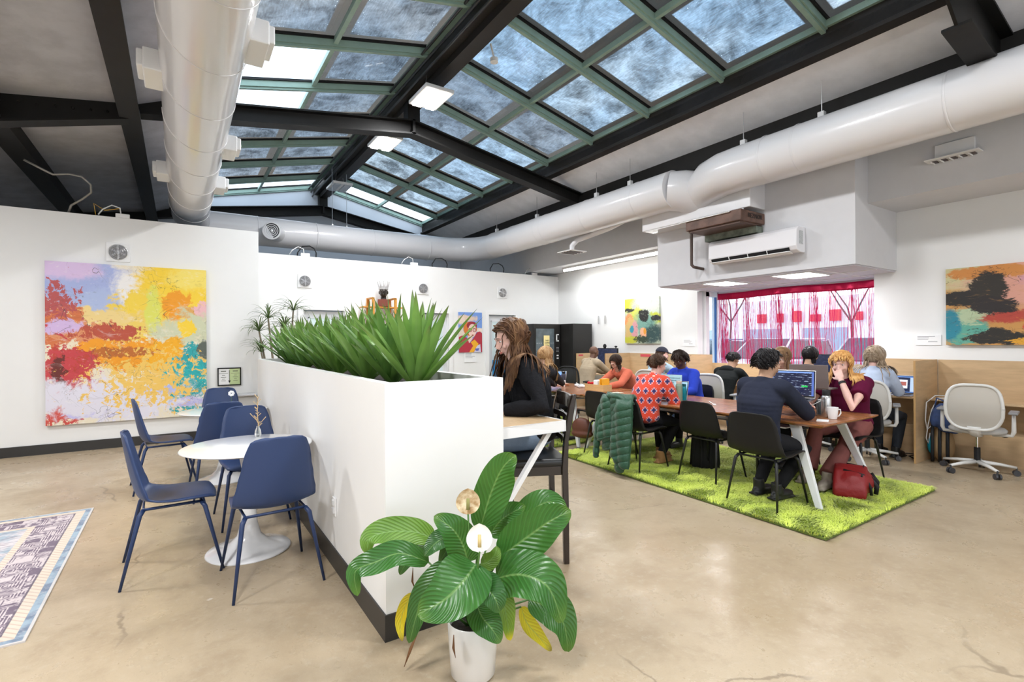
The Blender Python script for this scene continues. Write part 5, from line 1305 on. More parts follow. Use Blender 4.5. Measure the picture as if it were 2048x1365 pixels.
monitor(7.62, 5.92, .84, 1.05, .34, R(-90), 'small dark screen in front of the capped man', DARKS)
r = empty('monitor_camera', (7.62, 7.62, 1.291), 0, 'small black webcam on the beige sweater man\'s monitor', 'webcam'); MB().ell((0, 0, .03), (.02, .04, .02)).cyl((0, 0, 0), (0, 0, .03), .01).build('camera', BLK, r)
r = MB().ell((7.62, 7.95, 1.33), (.022, .05, .05), Matrix.Rotation(.5, 3, 'X')).build('headset', BLK, smooth=True); tag(r, 'black headset resting on top of the far monitor', 'headset')
def bottle(x, y, r0, h, m, label, capm=None, z=TZ, handle=False, caph=.03, name='water_bottle'):
    r = empty(name, (x, y, z), 0, label, 'bottle')
    MB().lathe([(0, .001), (r0 * .93, .001), (r0, .008), (r0, h - .03), (r0 * .9, h - .008), (r0 * .7, h), (0, h)], n=28).build('body', m, r, sharp=50)
    MB().lathe([(0, h - .002), (r0 * .8, h), (r0 * .82, h + caph * .9), (r0 * .7, h + caph), (0, h + caph)], n=24).build('cap', capm or BLK, r, sharp=50)
    if handle: MB().tube([(0, r0 * .8, h + caph * .3), (0, r0 * .9, h + caph + .02), (0, 0, h + caph + .035), (0, -r0 * .9, h + caph + .02), (0, -r0 * .8, h + caph * .3)], .005, 6).build('handle', BLK, r, smooth=True)
    return r
bottle(4.70, 3.72, .037, .225, mat('sage green tumbler', (.22, .30, .22), .4), 'tall sage green tumbler with beige lid at the long table edge', mat('beige lid', (.60, .48, .40), .5))
MB_ = MB().lathe([(.0, 0), (.039, 0), (.039, .012), (0, .012)], (4.70, 3.72, TZ), 24)
bottle(4.86, 3.78, .032, .18, mat('teal bottle', (.0, .22, .28), .35), 'teal water bottle behind the sage green tumbler', mat('dark teal', (.0, .08, .1), .4))
bottle(4.96, 2.29, .040, .20, mat('steel thermos', (.55, .55, .55), .25, .9), 'stainless steel thermos with black lid beside the white mug', BLK, name='thermos', caph=.05)
bottle(5.07, 6.22, .036, .20, mat('charcoal flask', (.04, .04, .06), .35), 'dark flask with loop handle on the far table', BLK, handle=True)
def mug(x, y, h, r0, label, rz=0, m=None, z=TZ):
    r = empty('mug', (x, y, z), rz, label, 'mug')
    W = m or mat('white ceramic', (.82, .82, .82), .2)
    MB().lathe([(0, .002), (r0 * .72, .002), (r0 * .80, .02), (r0, h), (r0 * .93, h), (r0 * .75, .02), (0, .015)], n=32).build('cup', W, r, sharp=60)
    MB().tube([(r0 * .93, 0, h * .82), (r0 * 1.45, 0, h * .80), (r0 * 1.55, 0, h * .5), (r0 * 1.2, 0, h * .25), (r0 * .85, 0, h * .22)], .006, 8).build('handle', W, r, smooth=True)
    return r
mug(4.88, 2.20, .105, .046, 'large white mug at the corner of the long table', R(-35))
mug(4.985, 6.13, .10, .045, 'white mug beside the dark flask on the far table', R(140))
r = empty('glass', (5.08, 2.40, TZ), 0, 'small glass of pale coffee behind the steel thermos', 'glass')
MB().lathe([(.03, 0), (.034, .12), (.031, .12), (.027, .005), (0, .005)], n=20).build('glass', mat('clear glass', (.8, .85, .85), .05, trans=.9), r, smooth=True); MB().lathe([(0, .006), (.026, .006), (.028, .05), (0, .05)], n=18).build('coffee', mat('milky coffee', (.62, .38, .20), .4), r)
# white tangled adaptor, pencil, papers
WC = mat('cable white', (.75, .75, .75), .4)
o = MB().tube([(4.92, 2.76, TZ + .1), (4.93, 2.6, TZ + .05), (4.95, 2.42, TZ + .09), (4.97, 2.33, TZ + .15)], .0035, 6).build('charging_cable', WC, smooth=True); tag(o, 'white charging cable sagging between the raised laptop and the thermos', 'cable')
o = MB().box((4.95, 2.42, TZ + .014), (.03, .22, .012), Matrix.Rotation(.9, 3, 'Z') @ Matrix.Rotation(.35, 3, 'X')).build('stand_leg', DARKG); o.name = 'folding_stand'; tag(o, 'black folded stand leg lying behind the white mug', 'stand')
o = MB().cyl((4.88, 3.40, TZ + .006), (5.08, 3.60, TZ + .006), .005, n=8).box((4.87, 3.39, TZ + .008), (.05, .03, .012), Matrix.Rotation(.8, 3, 'Z')).build('stylus', PAPER); tag(o, 'white pen lying on the long table right of the tumbler', 'pen')
o = MB().box((4.70, 2.20, TZ + .003), (.12, .09, .005), Matrix.Rotation(.4, 3, 'Z')).build('napkin', PAPER); tag(o, 'crumpled white napkin by the navy sleeve elbow', 'napkin')
r = empty('table_sign', (4.99, 4.06, TZ), R(-75), 'pale blue printed table sign in a clear stand before the blue jacket woman', 'sign')
MB().box((0, 0, .20), (.26, .004, .19)).build('sheet', mat('pale blue card', (.50, .80, .88), .5), r); MB().box((0, .004, .15), (.27, .003, .30)).box((0, .03, .004), (.27, .08, .006)).build('acrylic_stand', mat('clear acrylic', (.9, .92, .92), .1, trans=.9), r)
for i, tx in enumerate(('GET READY FOR WHAT', 'OUR MEMBERSHIPS ARE', 'OFFER')): textmesh(tx, .021, mat('teal ink', (.01, .10, .16), .6), 'printed_words', r, (0, -.004, .255 - .028 * i), (PI / 2, 0, 0), .0004)
MB().box((.01, -.003, .13), (.16, .002, .035)).build('white_strip', PAPER, r)
r = empty('table_sign', (5.62, 7.30, TZ), R(-60), 'small orange table sign on the far table before the vending machine', 'sign')
MB().box((0, 0, .12), (.17, .004, .23)).build('sheet', PAPER, r); MB().box((0, -.003, .165), (.16, .003, .12)).build('orange_half', mat('orange card', (.85, .40, .05), .6), r)
for i, (w_, z) in enumerate(((.03, .20), (.11, .165), (.08, .145))): MB().box((0, -.006, z), (w_, .002, .012)).build('printed_line', INK, r)
# bamboo organiser with tissues and sweets
r = empty('bamboo_box', (5.02, 5.38, TZ), R(-2), 'low bamboo organiser box of coloured packets on the far table', 'box')
m = MB(); m.box((0, 0, .006), (.16, .40, .012))
for sx in (-1, 1): m.box((sx * .076, 0, .045), (.008, .40, .09))
for sy in (-1, 1): m.box((0, sy * .196, .045), (.16, .008, .09))
m.build('box', BAMBOO, r, bevel=.002); MB().box((0, .02, .045), (.15, .006, .08)).build('partition', BAMBOO, r)
o = MB().box((5.02, 5.38, TZ + .085), (.10, .09, .13)).build('tissue_pack', PAPER, bevel=.01); tag(o, 'white packet standing in the middle of the bamboo box', 'packet')
m = MB(); rnd = random.Random(6)
for k in range(9): m.ell((5.02 + rnd.uniform(-.05, .05), 5.50 + rnd.uniform(-.05, .05), TZ + .08 + rnd.uniform(0, .03)), (.025, .02, .02), n=10, m=6)
o = m.build('sweets', mat('red wrappers', (.65, .01, .02), .3)); tag(o, 'heap of red wrapped sweets in the bamboo box', 'sweets', kind='stuff')
for k in range(4):
    o = MB().box((5.02 + (.02 if k % 2 else -.02), 5.215 + k * .022, TZ + .10), (.12, .018, .15), Matrix.Rotation(.06 * (k - 2), 3, 'X')).build('packet', mat('orange packet', (.90, .42, .02), .4), bevel=.003); tag(o, 'orange packet standing at the near end of the bamboo box', 'packet', 'orange packets in the bamboo box')
r = empty('power_strip', (5.18, 5.95, TZ), R(60), 'white power strip with looped cable on the far table', 'power strip')
MB().box((0, 0, .02), (.34, .12, .03)).build('body', PAPER, r, bevel=.006); MB().box((.03, .0, .038), (.14, .03, .006)).build('switch_bar', BLK, r)
MB().tube([(-.17, 0, .02), (-.25, .05, .03), (-.2, .1, .08), (-.1, .06, .06), (-.05, 0, .04)], .005, 6).build('cable', WC, r, smooth=True)
o = MB().bb(4.84, 5.0, 4.86, 4.98, TZ, TZ + .012).build('notepad', mat('cream paper', (.75, .66, .50), .7)); tag(o, 'cream notepad by the hands of the coral top woman', 'notepad')

# bags
RB = mat('red nylon', (.22, .008, .009), .5, bump=.3, bs=18); 
def blob(name, parts, m, parent, vox=.012, smooth=3, tubes=(), extra=None):
    b = MB()
    for (c, rr, rot) in parts: b.ell(c, rr, rot)
    for (pts, rad) in tubes: b.tube(pts, rad, 12)
    if extra: extra(b)
    o = b.build(name, m, parent, smooth=True)
    md = o.modifiers.new('r', 'REMESH'); md.mode = 'VOXEL'; md.voxel_size = vox; md.use_smooth_shade = True
    if smooth:
        md = o.modifiers.new('s', 'SMOOTH'); md.iterations = smooth; md.factor = .6
    return o
r = empty('red_backpack', (5.22, 2.20, .03), R(20), 'red backpack with black straps lying on the lime rug under the table', 'backpack')
def packb(b):
    b.prism([(-.26, .0), (-.25, .09), (-.14, .22), (-.02, .26), (.13, .21), (.25, .11), (.26, .0)], -.13, .13, 1)
    b.ell((-.05, -.02, .12), (.18, .17, .12)); b.ell((.14, 0, .09), (.14, .15, .09))
blob('body', [], RB, r, .012, 12, extra=packb)
def pockb(b): b.box((.03, -.13, .09), (.27, .07, .12), Matrix.Rotation(.25, 3, 'X'))
blob('front_pocket', [], RB, r, .012, 6, extra=pockb)
for dx in (-.17, .21): MB().tube([(dx, -.16, .03), (dx, -.155, .10), (dx * .9, -.10, .20), (dx * .8, .05, .22)], .012, 6, flat=.4).build('black_piping', BLK, r, smooth=True)
MB().tube([(-.18, -.09, .19), (-.02, -.10, .255), (.13, -.10, .205), (.24, -.08, .12)], .008, 6).build('zip', BLK, r, smooth=True)
for dx in (-.10, .08): MB().tube([(dx, -.19, .03), (dx, -.20, .10), (dx + .02, -.15, .17)], .018, 8, flat=.35).build('strap', BLK, r, smooth=True)
MB().tube([(.2, -.1, .1), (.27, -.12, .06), (.25, -.16, .01)], .014, 8, flat=.4).build('strap', BLK, r, smooth=True)
TAN = mat('tan canvas', (.40, .27, .14), .8, bump=.3, bs=20)
r = empty('tan_backpack', (7.47, 2.17, 0), R(12), 'tan and black striped backpack leaning under the desk, with turquoise side pocket', 'backpack')
blob('body', [((0, 0, .20), (.14, .11, .20), None), ((.0, 0, .32), (.11, .09, .13), None)], TAN, r, .012, 3)
for dx in (-.05, .02, .085): MB().tube([(-.10, dx, .44), (-.145, dx, .30), (-.155, dx, .12), (-.14, dx, .02)], .017, 6, flat=.4).build('black_strap', BLK, r, smooth=True)
blob('side_pocket', [((-.05, .10, .20), (.07, .04, .11), None)], mat('turquoise cloth', (.0, .28, .42), .6), r, .01, 3)
DEN = mat('blue denim bag cloth', (.05, .09, .24), .75, var=.4, vs=9)
r = empty('blue_bag', (7.36, 2.16, .36), 0, 'slouched blue cloth bag hanging under the desk above the tan backpack', 'bag')
blob('body', [((0, .02, .20), (.06, .07, .15), Matrix.Rotation(.3, 3, 'X')), ((.02, -.06, .08), (.07, .10, .08), None), ((.0, -.03, .14), (.07, .09, .10), Matrix.Rotation(-.3, 3, 'X')), ((0, -.12, .05), (.05, .06, .05), None)], DEN, r, .010, 2)
blob('flap', [((.01, -.06, .27), (.06, .09, .07), None)], mat('light denim', (.22, .26, .32), .75), r, .01, 3)
MB().tube([(-.02, .05, .28), (-.05, .02, .40), (-.02, -.06, .36), (0, -.1, .25)], .010, 8).build('handle', DEN, r, smooth=True)
for k, pts in enumerate((([7.5, 2.05, .78], [7.40, 2.22, .78], [7.32, 2.28, .70], [7.30, 2.285, .5], [7.33, 2.28, .38], [7.36, 2.25, .42], [7.38, 2.25, .46]), ([7.5, 2.0, .76], [7.42, 2.2, .75], [7.36, 2.24, .62], [7.34, 2.27, .45], [7.32, 2.285, .28], [7.34, 2.27, .22], [7.36, 2.26, .34]))):
    o = MB().tube(pts, .006, 6).build('charging_cable', WC, smooth=True); tag(o, 'white cable looping off the wall desk above the blue bag, ' + ('outer loop' if k == 0 else 'inner loop'), 'cable', 'white cables at the empty desk')
o = MB().box((7.50, 2.03, TZ + .045), (.05, .05, .09)).build('charger_block', PAPER, bevel=.006); tag(o, 'white charger block on the desk behind the empty office chair', 'charger')
r = empty('black_bag', (4.94, 3.56, .03), 0, 'tall black pleated cloth bag standing on the rug behind the empty shell chair', 'bag')
m = MB(); m.tube([(0, 0, 0), (0, 0, .2), (0, 0, .42)], [.15, .14, .12], 14); m.build('body', mat('black cloth', (.012, .012, .012), .85), r, smooth=True)
m = MB()
for k in range(9): a = 2 * PI * k / 9; m.tube([(.147 * math.cos(a), .147 * math.sin(a), .005), (.12 * math.cos(a), .12 * math.sin(a), .42)], .02, 6)
m.build('pleats', mat('black cloth', (.012, .012, .012), .85), r, smooth=True)
r = empty('black_backpack', (4.62, 4.62, .47), 0, 'black bag sitting on the pushed-in chair left of the green coat', 'bag')
blob('body', [((0, 0, .15), (.12, .14, .15), None), ((0, 0, .23), (.09, .11, .09), None)], BLK, r, .012, 3)
r = empty('brown_bag', (4.38, 5.0, .20), R(20), 'brown leather tote hanging beside the table legs', 'bag')
blob('body', [((0, 0, .12), (.07, .15, .13), None), ((0, 0, .04), (.08, .16, .06), None)], mat('brown leather', (.10, .03, .015), .5), r, .012, 3)
MB().tube([(0, -.1, .2), (.0, -.07, .36), (0, .07, .36), (0, .1, .2)], .007, 6).build('handle', mat('brown leather', (.10, .03, .015), .5), r, smooth=True)
# second desk clutter near the floor
o = MB().tube([(7.36, 2.42, .012), (7.45, 2.5, .012), (7.55, 2.42, .03), (7.62, 2.55, .012), (7.5, 2.7, .012)], .006, 6).build('floor_cable', BLK, smooth=True); tag(o, 'black cable coiled on the floor under the wall desk', 'cable')
blob('orange_cloth', [((7.62, 2.42, .05), (.07, .07, .06), None)], mat('rust cloth', (.40, .08, .02), .8), None, .012, 1); tag(bpy.data.objects['orange_cloth'], 'rust coloured cloth on the floor behind the tall divider', 'cloth')

# ---------------------------------------------------------------- green quilted coat on the chair back
def quilt():
    m, nt, out = newmat('green quilted nylon')
    tc = N(nt, 'ShaderNodeTexCoord').outputs['Object']; sp = N(nt, 'ShaderNodeSeparateXYZ', {0: tc})
    h = noise_n(nt, tc, 16, 5, .65)
    bn = N(nt, 'ShaderNodeBump', {'Strength': .6, 'Distance': .02, 'Height': h})
    p = N(nt, 'ShaderNodeBsdfPrincipled', {'Base Color': (.009, .066, .030, 1), 'Roughness': .42, 'Sheen Weight': .2}); nt.links.new(bn.outputs[0], p.inputs['Normal']); nt.links.new(p.outputs[0], out.inputs[0]); return m
r = empty('quilted_coat', (4.04, 3.98, 0), 0, 'green quilted puffer coat draped over the back of a black shell chair', 'coat')
QG = quilt()
def puffs(z, k=13.0): return abs(math.sin(z * k * PI)) ** .45
def coat_panel(name, y0, y1, z1, z0, x0, skew=0.0, thick=.032, top_over=True):
    m = MB()
    def fn(u, v):
        y = y0 + (y1 - y0) * u; s = v
        z = z1 + (z0 - z1) * s + skew * (u - .5) * s
        x = x0 - .05 * s - .035 * math.sin(PI * u) * (1 - .3 * s) + .012 * math.sin(u * 9 + s * 4)
        if s < .06: x += .05 * (1 - s / .06) ; z = z1 + .0 - .03 * (1 - s / .06) ** 2
        edge = min(1, 6 * u, 6 * (1 - u)) ** .5
        return V((x - .030 * puffs((z + .25 * (u - .5) * (y1 - y0) * 1.6) ) * edge, y, z))
    m.grid(fn, 22, 60); o = m.build(name, QG, r, smooth=True); md = o.modifiers.new('s', 'SOLIDIFY'); md.thickness = thick; md.offset = 1
    return o
def coat_sleeve(name, pts, r0, r1):
    P = [V(p) for p in pts]; n = 46; rs = []; q = []
    L = sum((P[i + 1] - P[i]).length for i in range(len(P) - 1))
    for i in range(n + 1):
        t_ = i / n; q.append(catm(P, t_)); rs.append((r0 * (1 - t_) + r1 * t_) * (.78 + .26 * abs(math.sin(t_ * L * 11 * PI)) ** .5) if t_ < .96 else r1 * .72)
    return MB().tube(q, rs, 16, flat=.72).build(name, QG, r, smooth=True)
coat_panel('back_panel', -.22, .16, .85, .27, -.03, -.10)
coat_panel('front_flap', -.24, -.02, .80, .16, -.075, .12)
coat_panel('far_flap', .00, .20, .82, .36, -.055, -.08)
coat_sleeve('sleeve', ((-.03, .15, .80), (-.10, .21, .66), (-.12, .23, .46), (-.13, .24, .28), (-.135, .25, .14)), .062, .050)
coat_sleeve('sleeve', ((-.05, -.08, .40), (-.13, -.10, .28), (-.15, -.12, .16), (-.15, -.14, .05)), .075, .050)
coat_sleeve('hood', ((-.06, -.16, .80), (-.09, -.06, .845), (-.09, .06, .84), (-.05, .14, .79)), .045, .045)
# ---------------------------------------------------------------- people
def ik(a, t, l1, l2, pole):
    a, t, pole = V(a), V(t), V(pole); d = t - a; L = min(d.length, (l1 + l2) * .998); dn = d.normalized()
    x = (l1 * l1 - l2 * l2 + L * L) / (2 * L); h = math.sqrt(max(0, l1 * l1 - x * x))
    pv = pole - a; pv = pv - dn * pv.dot(dn); pv = pv.normalized() if pv.length > 1e-4 else V((0, 0, -1))
    return a + dn * x + pv * h, a + dn * L
def skinmat(name, c): return mat(name, c, .5, sss=.12, var=.12, vs=25)
SKIN_L = skinmat('light skin', (.66, .40, .30)); SKIN_P = skinmat('pink pale skin', (.78, .48, .40)); SKIN_M = skinmat('tan skin', (.58, .34, .22)); SKIN_D = skinmat('deep brown skin', (.12, .055, .035)); SKIN_B = skinmat('brown skin', (.17, .085, .055))
def hairmat(name, a, b, c, rough=.5):
    m, nt, out = newmat(name); tc = N(nt, 'ShaderNodeTexCoord').outputs['Object']
    n1 = noise_n(nt, VM(nt, 'MULTIPLY', tc, (1, 1, .25)), 55, 3, .6); n2 = noise_n(nt, VM(nt, 'MULTIPLY', tc, (1, 1, .3)), 12, 2, .5)
    col = mix(nt, MR(nt, n1, .35, .65), a, b); col = mix(nt, MT(nt, 'MULTIPLY', MR(nt, n2, .5, .7), .7), col, c)
    p = N(nt, 'ShaderNodeBsdfPrincipled', {'Base Color': col, 'Roughness': rough, 'Specular IOR Level': .2}); nt.links.new(p.outputs[0], out.inputs[0]); return m
def remesh(o, vox, it=2, fac=.5):
    md = o.modifiers.new('r', 'REMESH'); md.mode = 'VOXEL'; md.voxel_size = vox; md.use_smooth_shade = True
    if it: md = o.modifiers.new('s', 'SMOOTH'); md.iterations = it; md.factor = fac
    return o
def person(label, loc, face, hands, feet, seat=.50, lean=12, curl=10, headyaw=0, headpitch=10, neckf=.0, skin=SKIN_L, top=None, sleeve=1.0, bottom=None, shoe=None, hair=None, hm=None, sc=1.0, width=1.0, vox=.0065,
           elbow=None, flare=1.0, loose=.02, handn=((0, 0, -1), (0, 0, -1)), fcurl=(.5, .5), bulge=1.0, collar=False, poles=None, hands_at_head=None):
    """loc = floor point under the pelvis, face = heading in degrees of the facing direction; hands, feet in world coordinates"""
    rz = R(face - 90); M = Matrix.Translation(loc) @ Matrix.Rotation(rz, 4, 'Z') @ Matrix.Scale(sc, 4); Mi = M.inverted()
    W = lambda p: Mi @ V(p)
    s1 = V((0, math.sin(R(lean)), math.cos(R(lean)))); s2 = V((0, math.sin(R(lean + curl)), math.cos(R(lean + curl))))
    Pv = V((0, 0, seat / sc + .10)); Be = Pv + s1 * .13; Ch = Pv + s1 * .29; Nb = Ch + s2 * .20
    sh = [Nb - s2 * .045 + V((sx * .168 * width, 0, 0)) for sx in (-1, 1)]
    nl = lean + curl + 8 - neckf; nd = V((0, math.sin(R(nl)) * .8, 1)).normalized()
    Hc = Nb + nd * .070 + V((0, .024, .078))
    HM = Matrix.Rotation(R(headyaw), 3, 'Z') @ Matrix.Rotation(R(-headpitch), 3, 'X')
    hp = lambda x, y, z: Hc + HM @ V((x, y, z))
    b = MB()
    trunk = []
    TR = ((0, .155, .115), (.25, .142, .106), (.5, .135, .102), (.75, .142, .105), (1, .150, .108), (1.35, .155, .105), (1.62, .140, .090))
    for (t_, a_, b_) in TR:
        cc = Pv + (Ch - Pv) * t_ if t_ <= 1 else Ch + (Nb - Ch) * (t_ - 1)
        trunk.append((cc, a_ * width, b_ * (1 + (bulge - 1) * max(0, 1 - t_ * .7))))
    for cc, a_, b_ in trunk: b.ell(cc, (a_, b_, .10))
    b.tube([sh[0], Nb - s2 * .03, sh[1]], [.05, .062, .05], 12)
    b.tube([Nb - s2 * .05, Nb + nd * .04, Hc + V((0, -.015, -.03))], [.072, .057, .056], 14)
    # head with face
    b.ell(hp(0, -.012, .030), (.074, .094, .086), HM, 24, 16); b.ell(hp(0, .020, -.025), (.060, .068, .078), HM, 20, 14); b.ell(hp(0, .048, -.082), (.030, .028, .024), HM)
    b.ell(hp(0, .060, -.010), (.044, .034, .060), HM); b.tube([hp(0, .088, .022), hp(0, .104, -.012), hp(0, .112, -.024)], [.008, .010, .012], 8); b.ell(hp(0, .092, -.026), (.018, .014, .010), HM)
    b.ell(hp(0, .084, .036), (.046, .016, .009), HM); b.ell(hp(0, .084, -.052), (.024, .013, .006), HM); b.ell(hp(0, .082, -.060), (.020, .012, .007), HM)
    for s in (-1, 1):
        b.ell(hp(s * .040, .066, -.020), (.020, .018, .020), HM); b.ell(hp(s * .074, -.008, -.002), (.010, .020, .030), HM @ Matrix.Rotation(.25 * s, 3, 'Z'))
    # arms and hands
    el = []; wr = []
    for i, s in enumerate((-1, 1)):
        pl = sh[i] + V((s * .35, -.1, -.5)) if not poles or poles[i] is None else W(poles[i])
        e, w = ik(sh[i], W(hands[i]), .285, .255, pl)
        if elbow and elbow[i] is not None: e = W(elbow[i]); w = W(hands[i])
        el.append(e); wr.append(w)
        b.tube([sh[i] + V((-s * .02, 0, 0)), sh[i] * .7 + e * .3, e, e * .6 + w * .4, w], [.052, .046 * bulge, .037, .036, .025], 12)
        d = (w - e).normalized(); n = (Mi.to_3x3() @ V(handn[i])).normalized(); n = (n - d * n.dot(d)).normalized(); sd = d.cross(n).normalized()
        if handn[i][2] == 0: pass
        dh = (d * .75 + V((0, .4, 0)) + V((0, 0, -d.z * .6))).normalized() if hands_at_head is None or hands_at_head != i else d
        n = (n - dh * n.dot(dh)).normalized(); sd = dh.cross(n).normalized()
        pm = w + dh * .045
        mm = Matrix((sd, dh, n)).transposed()
        b.ell(pm, (.040, .050, .016), mm, 14, 8); b.tube([w - d * .01, w + dh * .02], [.026, .026], 10, flat=.8)
        thumb = 1 if sd.dot(V((-s, 0, 0))) > 0 else -1
        fc = fcurl[i]
        for k, (off, L) in enumerate(((-.030, .062), (-.010, .074), (.011, .070), (.030, .054))):
            off *= -thumb; q = pm + dh * .040 + sd * off; c1, c2, c3 = fc * .5, fc * 1.1, fc * 1.6
            if hands_at_head == i and k == 0: c1 = c2 = c3 = .05; L *= 1.1
            q1 = q + (dh * math.cos(c1) + n * math.sin(c1)) * L * .42; q2 = q1 + (dh * math.cos(c2) + n * math.sin(c2)) * L * .32; q3 = q2 + (dh * math.cos(c3) + n * math.sin(c3)) * L * .26
            b.tube([q - dh * .02, q, q1, q2, q3], [.0095, .0095, .0090, .0082, .0065], 8)
        t0 = w + dh * .018 + sd * (thumb * .026); t1 = t0 + (dh * .6 + sd * thumb * .75 + n * .25).normalized() * .034; t2 = t1 + (dh * .9 + sd * thumb * .25 + n * .35).normalized() * .030
        b.tube([t0 - sd * thumb * .012, t0, t1, t2], [.012, .012, .0100, .0075], 8)
    # legs
    kn = []; an = []
    for i, s in enumerate((-1, 1)):
        hip = Pv + V((s * .085 * width, .0, -.015)); t = W(feet[i]) + V((0, 0, .09))
        k_, a_ = ik(hip, t, .43, .42, hip + V((s * .12, .6, .5)))
        kn.append(k_); an.append(a_)
        b.tube([hip, hip * .5 + k_ * .5, k_, k_ * .55 + a_ * .45, a_], [.082 * bulge, .072 * bulge, .054, .050, .036], 14)
        b.ell(a_ + V((0, .06, -.055)), (.038, .115, .030))
    root = remesh(b.build('person', skin), vox, 2, .4); root.location = loc; root.rotation_euler = (0, 0, rz); root.scale = (sc, sc, sc)
    tag(root, label, 'person')
    # face details
    if True:
        EY = mat('eye white', (.75, .72, .70), .2); IR = mat('iris dark', (.03, .018, .012), .2)
        for s in (-1, 1):
            o = MB().ell(hp(s * .029, .0765, .016), (.0115, .008, .0055), HM, 12, 8).build('eye', EY, root, smooth=True)
            MB().ell(hp(s * .029, .0828, .0155), (.0052, .003, .0055), HM, 10, 6).build('iris', IR, o, smooth=True)
            if hm: MB().tube([hp(s * .012, .095, .038), hp(s * .030, .094, .044), hp(s * .046, .080, .038)], [.003, .0036, .002], 6, flat=.7).build('eyebrow', hm, root, smooth=True)
        lc = tuple(min(1, c * k) for c, k in zip(skin.node_tree.nodes['Principled BSDF'].inputs['Base Color'].default_value[:3], (.85, .5, .5)))
        MB().tube([hp(-.022, .090, -.054), hp(-.009, .100, -.052), hp(0, .1005, -.0535), hp(.009, .100, -.052), hp(.022, .090, -.054)], [.002, .0045, .004, .0045, .002], 8).tube([hp(-.018, .091, -.057), hp(0, .0985, -.062), hp(.018, .091, -.057)], [.002, .0052, .002], 8).build('lips', mat('lips ' + skin.name, lc, .4), root, smooth=True)
    # top
    if top:
        c = MB(); g = loose
        for q_ in range(13):
            t_ = q_ / 12 * (len(trunk) - 1); i_ = min(int(t_), len(trunk) - 2); f_i = t_ - i_
            cc = trunk[i_][0].lerp(trunk[i_ + 1][0], f_i); a_ = trunk[i_][1] * (1 - f_i) + trunk[i_ + 1][1] * f_i; b_ = trunk[i_][2] * (1 - f_i) + trunk[i_ + 1][2] * f_i
            gg = g * (1.0 if q_ < 10 else .7) + .008
            c.ell(cc, (a_ + gg, b_ + gg, .085), None, 20, 10)
        for i in (0, 1): c.ell(sh[i] + V((-.006 if i else .006, 0, -.008)), (.078, .076, .074)); 
        c.tube([sh[0], Nb - s2 * .045, sh[1]], [.070, .074, .070], 12)
        c.tube([Nb - s2 * .07, Nb - s2 * .02, Nb + s2 * .022], [.105, .088, .070], 16)
        for i, s in enumerate((-1, 1)):
            if sleeve >= .9:
                c.tube([sh[i], sh[i] * .6 + el[i] * .4, el[i], el[i] * .5 + wr[i] * .5, el[i] * .06 + wr[i] * .94], [.068, .054 + g * .6, .046 + g * .6, .042 + g * .5, .033 + g * .25], 12)
            else:
                q = sh[i] * (1 - sleeve) + el[i] * sleeve; c.tube([sh[i], (sh[i] + q) / 2, q], [.064, .060 + g, .058 + g], 12)
        if collar: c.tube([Nb + s2 * .0, Nb + s2 * .045 + V((0, -.012, 0))], [.072, .070], 16)
        remesh(c.build('top', top, root), .009, 7, .6)
    if bottom:
        c = MB(); c.ell(Pv, (.168 * width, .130 * bulge, .115))
        for i, s in enumerate((-1, 1)):
            hip = Pv + V((s * .085 * width, .0, -.015)); k_, a_ = kn[i], an[i]; lw = a_ * .93 + k_ * .07
            c.tube([hip, hip * .5 + k_ * .5, k_, k_ * .5 + a_ * .5, lw], [.093 * bulge, .086 * bulge, .068, .058 + .02 * (flare - 1) * 2, .048 + .035 * (flare - 1) * 2], 14)
        remesh(c.build('trousers', bottom, root), .010, 3, .5)
    if shoe:
        for i, s in enumerate((-1, 1)):
            c = MB(); a_ = an[i]; c.ell(a_ + V((0, .055, -.050)), (.046, .135, .040)); c.tube([a_ + V((0, 0, -.04)), a_ + V((0, -.005, .05))], [.048, .046], 12)
            c.box(a_ + V((0, .05, -.078)), (.085, .26, .02))
            remesh(c.build('shoe', shoe, root), .008, 3, .5)
    # hair
    if hair:
        col_ = [(hp(0, -.012, .030), V((.080, .100, .093)), HM), (hp(0, .015, -.025), V((.068, .078, .085)), HM), (Ch, V((.20 * width + loose, .145 + loose, .18)), Matrix.Identity(3)), (Nb - s2 * .05, V((.245 * width + loose, .105 + loose, .095)), Matrix.Identity(3)), (Be, V((.18 * width + loose, .135 * bulge + loose, .18)), Matrix.Identity(3))] + [(q_, V((.09, .09, .09)), Matrix.Identity(3)) for q_ in sh]
        def push(p, ex=0.0):
            for (c, r, mt) in col_:
                q = mt.transposed() @ (p - c); k = math.sqrt((q.x / (r.x + ex)) ** 2 + (q.y / (r.y + ex)) ** 2 + (q.z / (r.z + ex)) ** 2)
                if 1e-3 < k < 1: p = c + mt @ (q / k)
            return p
        rnd = random.Random(hash(label) % 1000 if False else sum(map(ord, label)) % 997)
        n_, L0, wave, part, fr_ = hair['n'], hair['len'], hair.get('wave', 0), hair.get('part', 0), hair.get('fringe', .40)
        rad = hair.get('rad', .007); vol = hair.get('vol', .0); hb = MB(); k = 0; tries = 0
        base = HM
        # scalp cap
        cap = MB()
        def capf(u, v):
            a = 2 * PI * u; th = v * 2.15; return (a, th)
        vs = []; fs = []; NU, NV = 28, 14; ok = {}
        for j in range(NV + 1):
            for i in range(NU):
                a = 2 * PI * i / NU; th = PI * .80 * j / NV; q = V((math.sin(th) * math.cos(a), math.sin(th) * math.sin(a), math.cos(th)))
                vs.append(hp(0, -.012, .030) + HM @ V((q.x * (.081 + vol * .6), q.y * (.101 + vol * .6), q.z * (.094 + vol * .6)))); ok[len(vs) - 1] = not (q.y > fr_ - .05 and q.z < .62 - (.0 if q.y > .5 else .25)) and not (q.z < -.35 and q.y > -.25) and not (abs(q.x) > .8 and q.z < -.05 and q.y > -.15)
